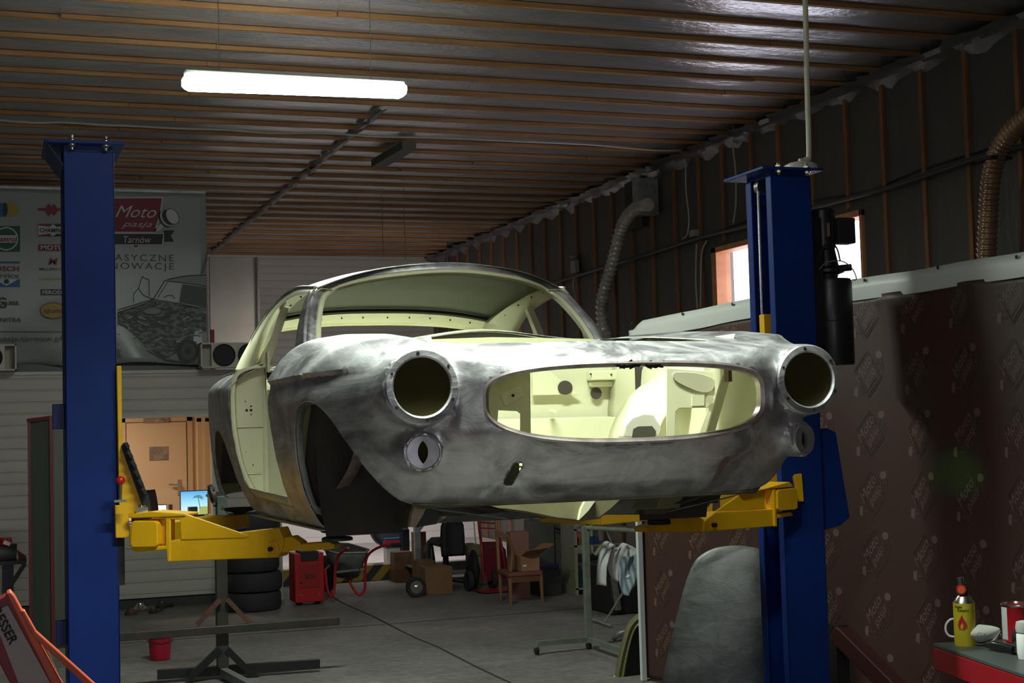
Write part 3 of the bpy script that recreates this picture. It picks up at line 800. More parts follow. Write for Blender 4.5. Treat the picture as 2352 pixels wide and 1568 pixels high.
for p in ((1357, 859), (1404, 860)): disc(*p, .555, .004)
b = MB(); P0 = [cat_(x, y, 1, .60) for x, y in ((1222, 850), (1262, 853), (1330, 906), (1222, 908))]; b.prism(P0, (0, -.01, 0)); K(b, 'gusset_plate', cream, fw, bevel=.002)
# bay cross shelf and crossmember
b = MB(); b.prism([(-.45, .58, .575), (.45, .58, .575), (.45, .40, .565), (-.45, .40, .565)], (0, 0, -.006)); b.box((0, .40, .50), (.9, .006, .14)); b.box((0, .38, .435), (.9, .05, .012))
K(b, 'bay_shelf', cream, bevel=.003)
b = MB(); b.box((-.08, .20, .425), (.70, .16, .04)); K(b, 'crossmember', cream, bevel=.008)
b = MB(); b.box((0, .05, .385), (.90, .60, .006)); b.box((-.05, -.10, .395), (.8, .05, .02)); K(b, 'bay_floor', cream)
c = cat_(1271, 945, 1, .36); b = MB(); b.cyl(c + Vector((0, .02, 0)), c + Vector((0, -.02, 0)), .011, 16, .006); K(b, 'stud_boss', cream)
# gearbox-style dome on the right of the bay (wheel housing)
b = MB(); rows = []
top = [cat_(x, y, 1, .12) for x, y in ((1406, 1010), (1412, 985), (1428, 950), (1455, 910), (1490, 878), (1530, 852), (1548, 860), (1552, 1010))]
top = smooth_path(top, 4)
c0 = cat_(1500, 985, 1, .0)
for k in range(8):
    t = k / 7; s = 1 - .45 * t * t; rows.append([Vector((c0.x + (p.x - c0.x) * s, .16 - .34 * math.sin(t * PI / 2), c0.z + (p.z - c0.z) * s)) for p in top])
b.grid(rows); K(b, 'wheel_housing', cream, smooth=50, solid=.004)
b = MB(); P = [cat_(x, y, 1, -.19) for x, y in ((1430, 1005), (1436, 975), (1452, 957), (1478, 948), (1502, 950), (1512, 968), (1522, 985), (1514, 1005))]
b.prism(P, (0, .05, 0)); wh = K(b, 'housing_collar', nmat('grey_primer', (.52, .49, .42), .5), bevel=.006)
b = MB(); P = [cat_(x, y, 1, -.195) for x, y in ((1452, 1006), (1455, 985), (1466, 979), (1498, 978), (1507, 990), (1504, 1006))]; b.prism(P, (0, .003, 0)); K(b, 'collar_opening', holem, wh)
# radiator side plates
def plate(pxs, v, nm, t=.004, holes=()):
    P = [cat_(x, y, 1, v) for x, y in pxs]; b = MB(); b.prism(P, (0, t, 0)); return K(b, nm, cream, bevel=.0015)
pl = plate([(1100, 830), (1218, 845), (1220, 1020), (1195, 1020), (1195, 950), (1188, 944), (1145, 942), (1140, 1000), (1100, 1000)], -.48, 'radiator_side_plate')
b = MB(); P = [cat_(x, y, 1, -.50) for x, y in ((1150, 905), (1195, 886), (1204, 908), (1162, 933))]; b.prism(P, (0, .018, 0)); K(b, 'relay_bracket', cream, pl, bevel=.003)
disc(1178, 908, -.503, .005, black, 'bracket_hole', pl)
pr_ = plate([(1531, 845), (1690, 858), (1672, 885), (1640, 960), (1612, 1010), (1600, 1010), (1628, 936), (1560, 937), (1552, 945), (1550, 1012), (1531, 1012)], -.36, 'radiator_side_plate')
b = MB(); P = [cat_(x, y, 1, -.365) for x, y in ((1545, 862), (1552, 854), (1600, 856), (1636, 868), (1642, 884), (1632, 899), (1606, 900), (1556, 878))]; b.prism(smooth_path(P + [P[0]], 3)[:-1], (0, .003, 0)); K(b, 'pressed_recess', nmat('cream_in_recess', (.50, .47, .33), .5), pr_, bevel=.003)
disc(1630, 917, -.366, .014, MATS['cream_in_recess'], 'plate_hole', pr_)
b = MB(); P = [cat_(x, y, 1, -.364) for x, y in ((1590, 907), (1618, 906), (1618, 931), (1590, 932))]; b.prism(P, (0, .003, 0)); K(b, 'reinforcement_patch', cream, pr_)
b = MB(); b.bar(cat_(1668, 862, 1, -.50), cat_(1626, 1010, 1, -.40), .03, .012, up=(0, 1, 0)); K(b, 'grille_stay', cream, bevel=.003)
b = MB(); b.box(cat_(1672, 858, 1, -.66), (.012, .03, .05)); K(b, 'hood_catch', nmat('rusty_brown', (.14, .06, .035), .7))
# underside
b = MB(); b.box((0, 1.93, .25), (1.18, 2.3, .01)); b.box((0, .2, .335), (.9, .9, .008)); K(b, 'floor_pan', olive)
b = MB(); rows = []
for u in np.linspace(-.6, .6, 13):
    rows.append([Vector((u, front_v(u, .325) + .01, .318)), Vector((u * .97, -.40, .30)), Vector((u * .95, -.28, .31))])
b.grid(rows); K(b, 'front_undertray', MATS['dirty_cream'], smooth=50, solid=.003)
MDC = MATS['dirty_cream']
b = MB(); b.prism([cat_(x, y, 1, -.24) for x, y in ((1016, 1146), (1440, 1136), (1408, 1168), (1378, 1191), (1330, 1197), (1280, 1192), (1210, 1178), (1160, 1171), (1100, 1171), (1045, 1180), (1003, 1203), (1001, 1165))], (0, .22, 0)); K(b, 'front_crossmember', MDC, bevel=.006)
b = MB(); b.prism([cat_(x, y, 1, -.26) for x, y in ((1347, 1145), (1371, 1145), (1352, 1172), (1330, 1194), (1335, 1170))], (0, .02, 0)); K(b, 'crossmember_highlight', cream)  # painted highlight: paler cream strip for the lit streak on the crossmember
b = MB(); b.prism([cat_(x, y, 1, -.30) for x, y in ((960, 1140), (990, 1142), (972, 1182), (954, 1211), (941, 1210), (946, 1180))], (0, .03, 0)); K(b, 'mounting_leg', nmat('leg_lit_tan', (.40, .30, .21), .5))  # lit strip of the leg, the light put into its tan colour
b = MB(); b.prism([cat_(x, y, 1, -.27) for x, y in ((985, 1143), (1018, 1146), (1003, 1203), (954, 1211), (968, 1185))], (0, .10, 0)); K(b, 'mounting_leg_shaded', nmat('leg_shade_dark', (.05, .048, .04), .7))  # shaded part of the same leg, the shade put into its colour
for sx in (-1, 1):
    P = [cat_(x, y, 0, -.475) for x, y in ((776, 1000), (775, 1207), (947, 1210), (985, 1140), (925, 1090), (850, 1000))]
    b = MB(); b.prism([Vector((-sx * p.x, p.y, p.z)) for p in P], (-sx * .004, 0, 0)); K(b, 'inner_arch_panel', nmat('brown_stained_steel', (.20, .145, .09), .5, .3, col2=(.07, .06, .05), nscale=3))
b = MB(); b.box((0, 2.05, .45), (1.36, .01, .5)); b.prism([(-.69, 2.06, .70), (.69, 2.06, .70), (.66, 3.1, .84), (-.66, 3.1, .84)], (0, 0, -.005)); K(b, 'rear_bulkhead', cream)
# cowl / windscreen base
b = MB(); rows = []
for u in np.linspace(-.60, .60, 25):
    f0 = .775 + .32 * abs(u / .60) ** 3; z = float(Top(np.array([abs(u)]), np.array([f0]))[0])
    rows.append([Vector((u, f0 - .012, z - .004)), Vector((u, f0 - .004, z + .008)), Vector((u, f0 + .012, z + .004)), Vector((u, f0 + .014, z - .03)), Vector((u, f0 + .10, z - .10))])
b.grid(rows); K(b, 'windscreen_base', cream, smooth=60, solid=.003)
# ---- greenhouse
WS = [(-.640, 1.07, .90), (-.622, 1.15, .985), (-.592, 1.25, 1.075), (-.556, 1.325, 1.140), (-.50, 1.355, 1.180), (-.42, 1.325, 1.205), (-.28, 1.255, 1.228), (-.12, 1.212, 1.243), (0, 1.20, 1.247)]
WS = WS + [(-x, y, z) for x, y, z in WS[-2::-1]]
WSs = smooth_path(WS, 5)
cen = Vector((0, 1.05, 1.0))
def band(path, o0, o1, dv=0.0):                     # flat band following the screen opening, offset inwards
    rows = []
    for i, p in enumerate(path):
        a = path[max(i - 1, 0)]; c = path[min(i + 1, len(path) - 1)]; t = (c - a).normalized()
        n = Vector((0, -.78, .62)); s = n.cross(t).normalized()
        if (cen - p).dot(s) < 0: s = -s
        rows.append([p + s * o0 + Vector((0, dv, 0)), p + s * (o0 + o1) * .5 - n * -.004 + Vector((0, dv, 0)), p + s * o1 + Vector((0, dv + .004, 0)), p + s * o1 + Vector((0, dv + .03, -.010))])
    return MB().grid(rows)
K(band(WSs, -.012, .024), 'windscreen_frame', steel_m, smooth=50, solid=.004)
K(band(WSs, .024, .048, .004), 'windscreen_rebate', cream, smooth=50, solid=.004)
# A-pillar returns + side rail
OUT = [(-.555, 1.33, 1.155), (-.585, 1.60, 1.178), (-.600, 1.87, 1.168), (-.605, 2.2, 1.142), (-.605, 2.54, 1.098), (-.62, 2.80, 1.03), (-.645, 3.02, .945), (-.665, 3.12, .88)]
INN = [(-.570, 1.31, 1.13), (-.600, 1.56, 1.140), (-.618, 1.84, 1.122), (-.628, 2.08, 1.085), (-.645, 2.28, 1.02), (-.66, 2.39, .95), (-.675, 2.44, .90), (-.69, 2.45, .85)]
HEAD = WSs
def roofpt(s, t):
    # s in -1..1, t in 0..1
    a = abs(s); sg = -1 if s < 0 else 1
    o = smooth_path([(-x, y, z) for x, y, z in OUT[:5]], 6)
    # resample edge
    f = t * (len(o) - 1); i = min(int(f), len(o) - 2); e = o[i].lerp(o[i + 1], f - i)
    vc = 1.20 + t * 1.44; wc = float(np.interp(vc, [1.2, 1.5, 1.9, 2.3, 2.66], [1.249, 1.268, 1.262, 1.222, 1.150]))
    hw = e.x
    # front header follows the screen top
    m = 1 - a ** 2.6
    p = Vector((hw * sg * (a ** .92), e.y + (vc - e.y) * (1 - a ** 1.9), e.z + (wc - e.z) * (1 - a ** 2.4)))
    return p
rows = [[roofpt(s, t) for s in np.linspace(-1, 1, 41)] for t in np.linspace(0, 1, 26)]
K(MB().grid(rows), 'roof_skin', [steel_m, nmat('olive_headliner', (.060, .072, .034), .6, col2=(.040, .050, .024), nscale=3)], smooth=60, solid=.004)
# headlining side: header band, rear header with dark seam and drilled holes
def off(rowpts, dz, dv): return [p + Vector((0, dv, dz)) for p in rowpts]
r_last = [roofpt(s, .93) for s in np.linspace(-.96, .96, 33)]
r_end = [roofpt(s, 1.0) for s in np.linspace(-.94, .94, 33)]
rh = [[a + Vector((0, 0, -.018)), a + Vector((0, 0, -.030)), b_ + Vector((0, .0, -.045)), b_ + Vector((0, .05, -.060))] for a, b_ in zip(r_last, r_end)]
rh_o = K(MB().grid(rh), 'rear_header', cream, smooth=50, solid=.003)
K(MB().tube([a + Vector((0, -.012, -.018)) for a in r_last], .008, 8), 'header_seam', black, rh_o)
b = MB()
for i in range(2, 31, 3):
    p = r_last[i].lerp(r_end[i], .45) + Vector((0, -.004, -.040)); b.cyl(p, p + Vector((0, -.004, -.002)), .004, 8)
K(b, 'trim_hole', black, rh_o)
for sx in (-1, 1):
    mir = lambda L_: [Vector((-sx * x, y, z)) for x, y, z in L_]
    o = smooth_path(mir(OUT), 5); i_ = smooth_path(mir(INN), 5)
    b = MB(); rows = []
    for p, q in zip(o, i_):
        w_ = Vector((sx * .012, 0, .0))
        rows.append([p + Vector((sx * .010, 0, .004)), q + Vector((sx * .012, 0, .002)), q + Vector((-sx * .004, 0, .002)), q + Vector((-sx * .03, 0, .02)), p.lerp(q, .3) + Vector((-sx * .07, 0, .0)), p + Vector((-sx * .055, 0, -.012))])
    b.grid(rows); sp = K(b, 'roof_side_rail', [cream], smooth=45, solid=.003)
    b = MB(); b.tube([p + Vector((sx * .012, 0, .005)) for p in o[:26]], .0055, 8); K(b, 'drip_rail', steel_m, sp)
    b = MB()
    for k in range(4, 34, 4):
        p = o[k].lerp(i_[k], .45) + Vector((-sx * .047, 0, .0)); b.cyl(p, p + Vector((-sx * .006, 0, -.002)), .004, 8)
    K(b, 'trim_hole', black, sp)
    # C pillar skin towards the rear window
    e = smooth_path(mir(OUT[4:]), 5); g_ = [Vector((sx * x, y, z)) for x, y, z in ((.54, 2.60, 1.118), (.52, 2.72, 1.075), (.535, 2.88, 1.01), (.56, 3.02, .94), (.58, 3.12, .885))]
    g_ = smooth_path(g_, 4)[:len(e)]
    n = min(len(e), len(g_)); e = [e[int(k * (len(e) - 1) / (n - 1))] for k in range(n)]
    b = MB(); b.grid([[e[k] + Vector((sx * .010, 0, .004)), e[k].lerp(g_[k], .5) + Vector((0, 0, .012)), g_[k], g_[k] + Vector((-sx * .01, -.03, -.03))] for k in range(n)])
    K(b, 'rear_pillar', [steel_m, cream], smooth=60, solid=.004)
    # A pillar: full-depth section
    a_ = smooth_path([Vector((sx * x, y, z)) for x, y, z in ((.652, 1.085, .885), (.633, 1.165, .985), (.602, 1.265, 1.072), (.568, 1.335, 1.145))], 5)
    b = MB(); b.grid([[p + Vector((-sx * .012, -.012, .004)), p + Vector((sx * .012, .0, .0)), p + Vector((sx * .018, .03 + (1.145 - p.z) * .55, .002)), p + Vector((-sx * .014, .035 + (1.145 - p.z) * .55, .0)), p + Vector((-sx * .035, .02, .0))] for p in a_])
    K(b, 'screen_pillar', [steel_m, cream], smooth=40, solid=.003)
    # door window divider post
    p0 = Vector((sx * .612, 1.90, 1.125)); p1 = Vector((sx * .715, 1.87, .845))
    b = MB(); b.prism([p0, p0 + Vector((0, .045, -.003)), p1 + Vector((0, .075, 0)), p1], (-sx * .03, 0, -.010)); K(b, 'window_post', cream, bevel=.003)
    b = MB(); b.box((sx * .70, 1.80, .865), (.012, .05, .09)); bh = K(b, 'striker_bracket', cream, bevel=.002)
    # belt panel under the quarter window
    b = MB(); b.grid([[Vector((sx * .665, v, .862)), Vector((sx * .70, v, .868)), Vector((sx * .76, v, .850))] for v in np.linspace(1.88, 3.1, 12)]); K(b, 'belt_panel', cream, smooth=50, solid=.003)
# rear deck lip under the back window
b = MB(); b.grid([[Vector((u, 3.06 - .1 * (u / .6) ** 2, .905 - .02 * abs(u))), Vector((u, 3.15 - .1 * (u / .6) ** 2, .90 - .02 * abs(u))), Vector((u, 3.2 - .1 * (u / .6) ** 2, .885))] for u in np.linspace(-.6, .6, 21)])
K(b, 'rear_window_base', cream, smooth=50, solid=.003)
# ================================================================ TWO-POST LIFT
LY0, LY1 = 6.30, 6.56
def bolt(b, p, up=1):
    p = Vector(p); b.cyl(p, p + Vector((0, 0, .012 * up)), .015, 6); b.cyl(p, p + Vector((0, 0, .004 * up)), .020, 16); b.cyl(p, p + Vector((0, 0, .024 * up)), .008, 10)
def post(xa, xb, opening, ZT=2.845, y0=LY0, y1=LY1):       # C section opening towards +X (opening=1) or -X
    b = MB(); t = .010; lip = .055
    xo = xa if opening > 0 else xb; xi = xb if opening > 0 else xa; s = 1 if opening > 0 else -1
    b.box2((xo, y0, 0), (xo + s * t, y1, ZT))                 # web
    b.box2((xa, y0, 0), (xb, y0 + t, ZT)); b.box2((xa, y1 - t, 0), (xb, y1, ZT))
    b.box2((xi - s * t, y0, 0), (xi, y0 + lip, ZT)); b.box2((xi - s * t, y1 - lip, 0), (xi, y1, ZT))
    return b
lift = []
for side in (0, 1):
    if side == 0: xa, xb, op, lab = .285, .492, 1, 'blue lift column on the left, with red ball lever and yellow carriage'
    else: xa, xb, op, lab = 3.655, 3.885, -1, 'blue lift column on the right, with steel cable and black motor unit'
    t = thing('lift_column', lab, 'lift', ((xa + xb) / 2, 6.43, 0), 0, 'columns of the two-post car lift')
    post(xa, xb, op).build('column', blue, t, bevel=.006, smooth=0)
    cx = (xa + xb) / 2
    ex = .075
    top = MB()
    x0, x1 = xa - ex * (1.0 if side == 0 else .95), xb + ex * (.55 if side == 0 else .6)
    top.box2((x0, LY0 - .05, 2.868), (x1, LY1 + .10, 2.882))
    tp = top.build('top_plate', blue, t, bevel=.003)
    if side == 0:
        MB().prism([(x0 + .01, LY0 - .03, 2.868), (x0 + .01, LY1 + .08, 2.868), (xa + .0, LY1 + .08, 2.78), (xa, LY0 - .0, 2.78)], (0, 0, .008)).build('gusset', dblue, tp)
    MB().box2((xa + .004, LY0 + .012, 2.845), (xb - .004, LY1 - .012, 2.868)).build('spacer', dblue, tp)
    for bx in (xa + .035, xb - .035):
        b = MB(); bolt(b, (bx, LY0 - .02, 2.882), 1); bolt(b, (bx, LY0 - .02, 2.868), -1); b.build('bolt', zinc, tp)
        b = MB(); bolt(b, (bx, LY1 + .05, 2.882), 1); b.build('bolt', zinc, tp)
    MB().box2((xa - .12, LY0 - .1, 0), (xb + .12, LY1 + .12, .018)).build('base_plate', blue, t, bevel=.003)
    lift.append(t)
L, Rr = lift
# left: brackets on the outer side, safety lever, guard
b = MB(); q = at(120, 928, 1, 6.42); q2 = at(148, 985, 1, 6.42); b.box2((q.x, 6.40, q2.z), (.285, 6.44, q.z)); b.build('hose_bracket', dblue, L, bevel=.003)
q = at(128, 1425, 1, 6.42); q2 = at(150, 1480, 1, 6.42)
MB().box2((q.x, 6.40, q2.z), (.285, 6.44, q.z)).build('hose_bracket', dblue, L, bevel=.003)
def car_arm_plane(p0, p1):
    d = Vector((p1[0] - p0[0], p1[1] - p0[1], 0)).normalized(); n = Vector((-d.y, d.x, 0)); return p0, n, d
def arm_poly(pxs, pl, th, nm, par, mat=yellow, bevel=.004, back=True, off=0.0):
    p0, n, d = pl; nn = n if n.y > 0 else -n
    P = [atp(x, y, (p0[0] + nn.x * off, p0[1] + nn.y * off, 0), n) for x, y in pxs]
    return MB().prism(P, nn * th).build(nm, mat, par, bevel=bevel, smooth=0)
carr = L
pl0 = ((.50, 6.26, 0), Vector((0, 1, 0)), Vector((1, 0, 0)))
arm_poly([(268, 840), (279, 840), (281, 1020), (345, 1172), (345, 1180), (296, 1180), (298, 1235), (266, 1235), (264, 1160), (274, 1160)], pl0, .10, 'carriage_plate', carr, bevel=.003)
g_ = arm_poly([(279, 1024), (287, 1015), (295, 1022), (345, 1150), (347, 1172), (332, 1172)], pl0, .05, 'rubber_guard', carr, black, .003, off=-.035)
b = MB(); pth = [atp(x, y, (.5, 6.20, 0), (0, 1, 0)) for x, y in ((291, 1022), (299, 1045), (307, 1066), (315, 1088), (323, 1108), (331, 1128))]
for p in pth: b.box(p, (.022, .05, .014), Matrix.Rotation(1.1, 3, 'Y'))
b.build('guard_teeth', black, g_)
c = at(277, 1103, 1, 6.18); c2 = at(276, 1150, 1, 6.18)
lv = MB().cyl(c, c2, .007, 12).box(c2, (.05, .03, .010)).build('lever', zinc, carr)
MB().lathe([(.0, -.019), (.010, -.016), (.017, -.008), (.019, 0), (.017, .008), (.010, .016), (0, .019)], c, 20).build('ball_knob', nmat('red_knob', (.55, .01, .015), .25, coat=.4), lv)
q = at(326, 1172, 1, 6.22)
MB().box(q, (.045, .04, .03)).cyl(q - Vector((0, 0, .02)), q + Vector((0, 0, .022)), .018, 16).build('pivot_pin', zinc, carr)
MB().box2((.487, 6.30, 1.02), (.515, 6.45, 1.22)).build('carriage_foot', black, carr)
# arms: measured in the vertical plane through post and lifting pad
def swing_arm(lab, pl, polys, pad, padh, gr='swing arms of the two-post car lift'):
    p0 = pl[0]
    t = thing('swing_arm', lab, 'lift', (p0[0], p0[1], 1.1), 0, gr)
    for nm, pxs, th, off, mat in polys: arm_poly(pxs, pl, th, nm, t, mat, .004, off=off)
    if pad is not None:
        b = MB(); P = Vector(pad)
        b.lathe([(0, 0), (.028, 0), (.028, .045), (.045, .052), (.062, .072), (.066, .086), (.058, .090), (0, .090)] if padh is None else padh, P, 28)
        b.build('lifting_pad', black, t, smooth=35)
    return t
plL = car_arm_plane((.56, 6.20), (1.30, 5.70))
A1 = swing_arm('front yellow swing arm on the left, reaching under the door sill', plL, [
    ('arm_box', [(385, 1242), (640, 1212), (652, 1240), (648, 1262), (638, 1280), (388, 1290)], .10, 0, yellow),
    ('gusset_plate', [(347, 1183), (426, 1180), (570, 1229), (566, 1235), (415, 1240), (413, 1193), (391, 1193), (391, 1290), (384, 1290), (382, 1262), (312, 1268), (302, 1262), (302, 1256), (380, 1253), (380, 1192), (347, 1192)], .012, -.004, yellow),
    ('gusset_web', [(415, 1192), (424, 1184), (568, 1232), (413, 1242)], .008, .012, yellow),
    ('gear_block', [(302, 1200), (306, 1196), (356, 1196), (361, 1202), (362, 1250), (357, 1256), (304, 1257), (299, 1250)], .13, -.02, yellow),
    ('pivot_collar', [(364, 1194), (379, 1192), (379, 1252), (364, 1254)], .09, .02, yellow),
    ('extension', [(640, 1236), (668, 1231), (690, 1246), (691, 1262), (640, 1270)], .075, .012, yellow),
    ('extension_tip', [(690, 1249), (756, 1244), (768, 1250), (768, 1260), (690, 1266)], .075, .014, yellow),
    ('joint_plate', [(614, 1246), (634, 1240), (640, 1262), (634, 1278), (616, 1278)], .01, -.008, yellow),
    ('top_bar', [(293, 1181), (345, 1174), (426, 1179), (426, 1185), (296, 1190)], .12, -.01, yellow),
], None, None)
p = atp(624, 1260, (plL[0][0], plL[0][1], 0), plL[1])
MB().cyl(p - plL[1] * .02, p + plL[1] * .02, .010, 12).build('lock_bolt', black, A1)
P = CM @ Vector((-.60, .80, 0)); pz = atp(735, 1246, (plL[0][0], plL[0][1], 0), plL[1]).z + .006
b = MB(); Pd = Vector((1.29, 5.72, pz)); hh = CO.z + .172 - pz
b.lathe([(0, 0), (.030, 0), (.030, hh * .45), (.060, hh * .55), (.085, hh * .86), (.088, hh), (0, hh)], Pd, 30); b.build('lifting_pad', black, A1, smooth=35)
b = MB(); b.lathe([(0, .002), (.062, .002), (.062, .012), (.055, .016), (0, .016)], Pd, 28); b.build('pad_ring', nmat('dull_green_paint', (.03, .07, .05), .5), A1)
# rear-left arm, running backwards under the sill
A2 = thing('swing_arm', 'rear yellow swing arm on the left, swung back behind the column', 'lift', (.6, 6.55, 1.1), 0, 'swing arms of the two-post car lift')
zr = 1.20
MB().bar((.60, 6.62, zr), (1.02, 7.15, zr), .09, .09).build('arm_box', yellow, A2, bevel=.004)
MB().bar((1.0, 7.12, zr), (1.18, 7.36, zr), .07, .07).build('extension', yellow, A2, bevel=.004)
MB().lathe([(0, 0), (.03, 0), (.03, .01), (.075, .02), (.08, .034), (0, .034)], (1.16, 7.33, 1.232), 24).build('lifting_pad', black, A2)
# right side carriage and arms
carR = Rr
plc = ((3.62, 6.28, 0), Vector((0, 1, 0)), Vector((1, 0, 0)))
arm_poly([(1829, 1089), (1842, 1087), (1847, 1151), (1834, 1152), (1825, 1095)], plc, .10, 'carriage_plate', carR, bevel=.003)
q = at(1750, 722, 1, 6.44); q2 = at(1778, 772, 1, 6.44)
MB().box2((q.x, 6.42, 1.15), (q2.x, 6.47, q.z)).build('slider', yellow, carR, bevel=.003)
plR = car_arm_plane((3.60, 6.20), (2.50, 5.72))
A3 = swing_arm('front yellow swing arm on the right, shaded, under the nose', plR, [
    ('arm_box', [(1644, 1176), (1778, 1169), (1784, 1208), (1637, 1220), (1616, 1222), (1620, 1196)], .10, 0, yellow),
    ('gusset_web', [(1644, 1174), (1709, 1129), (1757, 1121), (1757, 1169), (1650, 1174)], .010, .01, yellow),
    ('top_bar', [(1700, 1131), (1757, 1122), (1814, 1106), (1824, 1117), (1757, 1124), (1704, 1135)], .12, -.01, yellow),
    ('gear_block', [(1786, 1130), (1792, 1124), (1826, 1120), (1832, 1126), (1833, 1166), (1828, 1170), (1792, 1173), (1787, 1168)], .13, -.02, yellow),
    ('gusset_plate', [(1777, 1124), (1782, 1123), (1786, 1209), (1780, 1209)], .05, -.01, yellow),
    ('lower_bar', [(1786, 1180), (1818, 1176), (1823, 1184), (1786, 1190)], .08, 0, yellow),
    ('extension', [(1483, 1210), (1515, 1201), (1548, 1184), (1600, 1182), (1622, 1196), (1620, 1221), (1486, 1222)], .075, .012, yellow),
], None, None)
p = atp(1498, 1203, (plR[0][0], plR[0][1], 0), plR[1])
hh = CO.z + .24 - p.z
MB().lathe([(0, 0), (.05, 0), (.05, .02), (.034, .022), (.034, hh * .5), (.075, hh * .6), (.08, hh), (0, hh)], p + Vector(plR[1]) * .04, 28).build('lifting_pad', black, A3, smooth=35)
p = atp(1637, 1205, (plR[0][0], plR[0][1], 0), plR[1]); MB().cyl(p - plR[1] * .02, p + plR[1] * .02, .010, 12).build('lock_bolt', black, A3)
plR2 = car_arm_plane((3.55, 6.70), (2.45, 7.0))
A4 = swing_arm('rear yellow swing arm on the right, thin orange tip crossing under the car', plR2, [
    ('arm_box', [(1380, 1185), (1600, 1130), (1640, 1133), (1636, 1176), (1560, 1188), (1380, 1206)], .10, 0, yellow),
    ('extension', [(1240, 1189), (1382, 1186), (1382, 1206), (1330, 1203), (1242, 1200)], .07, .01, yellow),
], None, None)
arm_poly([(1655, 1133), (1702, 1126), (1704, 1150), (1655, 1166)], plR2, .012, 'gusset_plate', A4, yellow)
# blue cylinder cover bracket on the right column
P = [at(x, y, 1, 6.33) for x, y in ((1884, 984), (1900, 983), (1920, 993), (1952, 1188), (1930, 1207), (1896, 1216), (1887, 1212))]
MB().prism(P, (0, .012, 0)).build('side_shield', blue, Rr, bevel=.002)
# steel cable and pulley
q = at(1741, 425, 1, 6.46)
pu = MB().cyl((q.x + .03, 6.44, q.z - .01), (q.x + .03, 6.48, q.z - .01), .045, 28).build('pulley', zinc, Rr)
MB().box2((q.x + .01, 6.49, q.z - .10), (q.x + .09, 6.54, 2.845)).build('pulley_bracket', blue, Rr)
cab_m = nmat('steel_cable', (.62, .63, .66), .35, .9, col2=(.25, .25, .27), nscale=60, stretch=(1, 1, 6))
q1 = at(1741, 428, 1, 6.455); q2 = at(1752, 772, 1, 6.455)
MB().tube([Vector((q1.x + .02, 6.455, q1.z + .03)), q1, q2, Vector((q2.x, 6.455, 1.3))], .0075, 8).build('lift_cable', cab_m, Rr)
# motor and hydraulic tank
mt = thing('power_unit', 'black electric motor above a tall black oil tank on the right lift column', 'motor', (4.0, 6.45, 1.9))
c = at(1913, 740, 1, 6.46)
zt = at(1913, 640, 1, 6.46).z; zb = at(1913, 838, 1, 6.46).z; rt = (at(1953, 740, 1, 6.46).x - at(1873, 740, 1, 6.46).x) / 2
prof = [(0, zb), (rt * .96, zb), (rt, zb + .01)]
prof += [(rt, (zt + zb) / 2 - .002), (rt * .985, (zt + zb) / 2), (rt, (zt + zb) / 2 + .002), (rt, zt - .02), (rt * .93, zt - .004), (0, zt)]
MB().lathe(prof, (c.x, 6.46, 0), 40).build('oil_tank', blackgl, mt, smooth=30)
b = MB(); z0 = zt; z1 = at(1905, 590, 1, 6.46).z; z2 = at(1905, 568, 1, 6.46).z
b.lathe([(.05, z0), (.055, z0 + .02), (.085, z0 + .03), (.085, z0 + .045), (.06, z0 + .06), (.055, z1 - .03), (.04, z2), (0, z2)], (c.x - .02, 6.46, 0), 28); b.build('pump_block', blackgl, mt, smooth=30)
MB().cyl((c.x + .03, 6.43, z0 + .05), (c.x + .09, 6.41, z0 + .055), .018, 16).build('valve', blackgl, mt)
z3 = at(1905, 482, 1, 6.46).z
b = MB(); b.lathe([(0, z2 - .01), (.06, z2 - .01), (.064, z2 + .01), (.064, z3 - .01), (.056, z3), (0, z3)], (c.x - .04, 6.46, 0), 32)
for k in range(16): a = 2 * PI * k / 16; b.box((c.x - .04 + .066 * math.cos(a), 6.46 + .066 * math.sin(a), (z2 + z3) / 2), (.006, .006, z3 - z2 - .05), Matrix.Rotation(a, 3, 'Z'))
b.build('motor', blackgl, mt)
qa = at(1912, 502, 1, 6.42); qb = at(1954, 561, 1, 6.42)
MB().box2((qa.x, 6.37, qb.z), (qb.x, 6.45, qa.z)).build('switch_box', black, mt, bevel=.004)
qa = at(1909, 512, 1, 6.36); MB().box((qa.x, 6.39, qa.z - .03), (.006, .02, .07)).build('rating_plate', nmat('brown_label', (.30, .20, .16), .5), mt)
MB().tube(smooth_path([at(*p, 1, 6.38) for p in ((1882, 618), (1900, 602), (1935, 600), (1958, 618), (1967, 640), (1958, 642))], 5), .003, 6).build('wire_loop', grey, mt)
MB().tube(smooth_path([at(*p, 1, 6.37) for p in ((1880, 600), (1890, 570), (1905, 555), (1922, 570), (1930, 600))], 5), .004, 6).build('hose', black, mt)
MB().box2((3.885, 6.40, zb + .1), (c.x - rt * .8, 6.50, z3 - .05)).build('mounting_plate', blackgl, mt)
# ceiling conduit dropping on the right column
b = MB(); pth = [at(1850, -40, 1, 6.5), at(1851, 60, 1, 6.5), at(1854, 200, 1, 6.5), at(1858, 350, 1, 6.5), at(1852, 366, 1, 6.5), at(1836, 370, 1, 6.5)]
pth[0].z = ZC - .05
b.tube(smooth_path(pth, 5), .014, 12); tag(b.build('conduit', nmat('ivory_conduit', (.55, .53, .42), .45)), 'ivory cable conduit dropping from the ceiling onto the right lift column', 'pipe')
cc = at(1824, 371, 1, 6.46); b = MB(); b.lathe([(0, 0), (.085, 0), (.088, .015), (.085, .035), (.06, .048), (0, .052)], (cc.x, 6.40, 2.884), 28)
tag(b.build('junction_box', MATS['ivory_conduit']), 'round ivory junction cap on top of the right lift column', 'box')
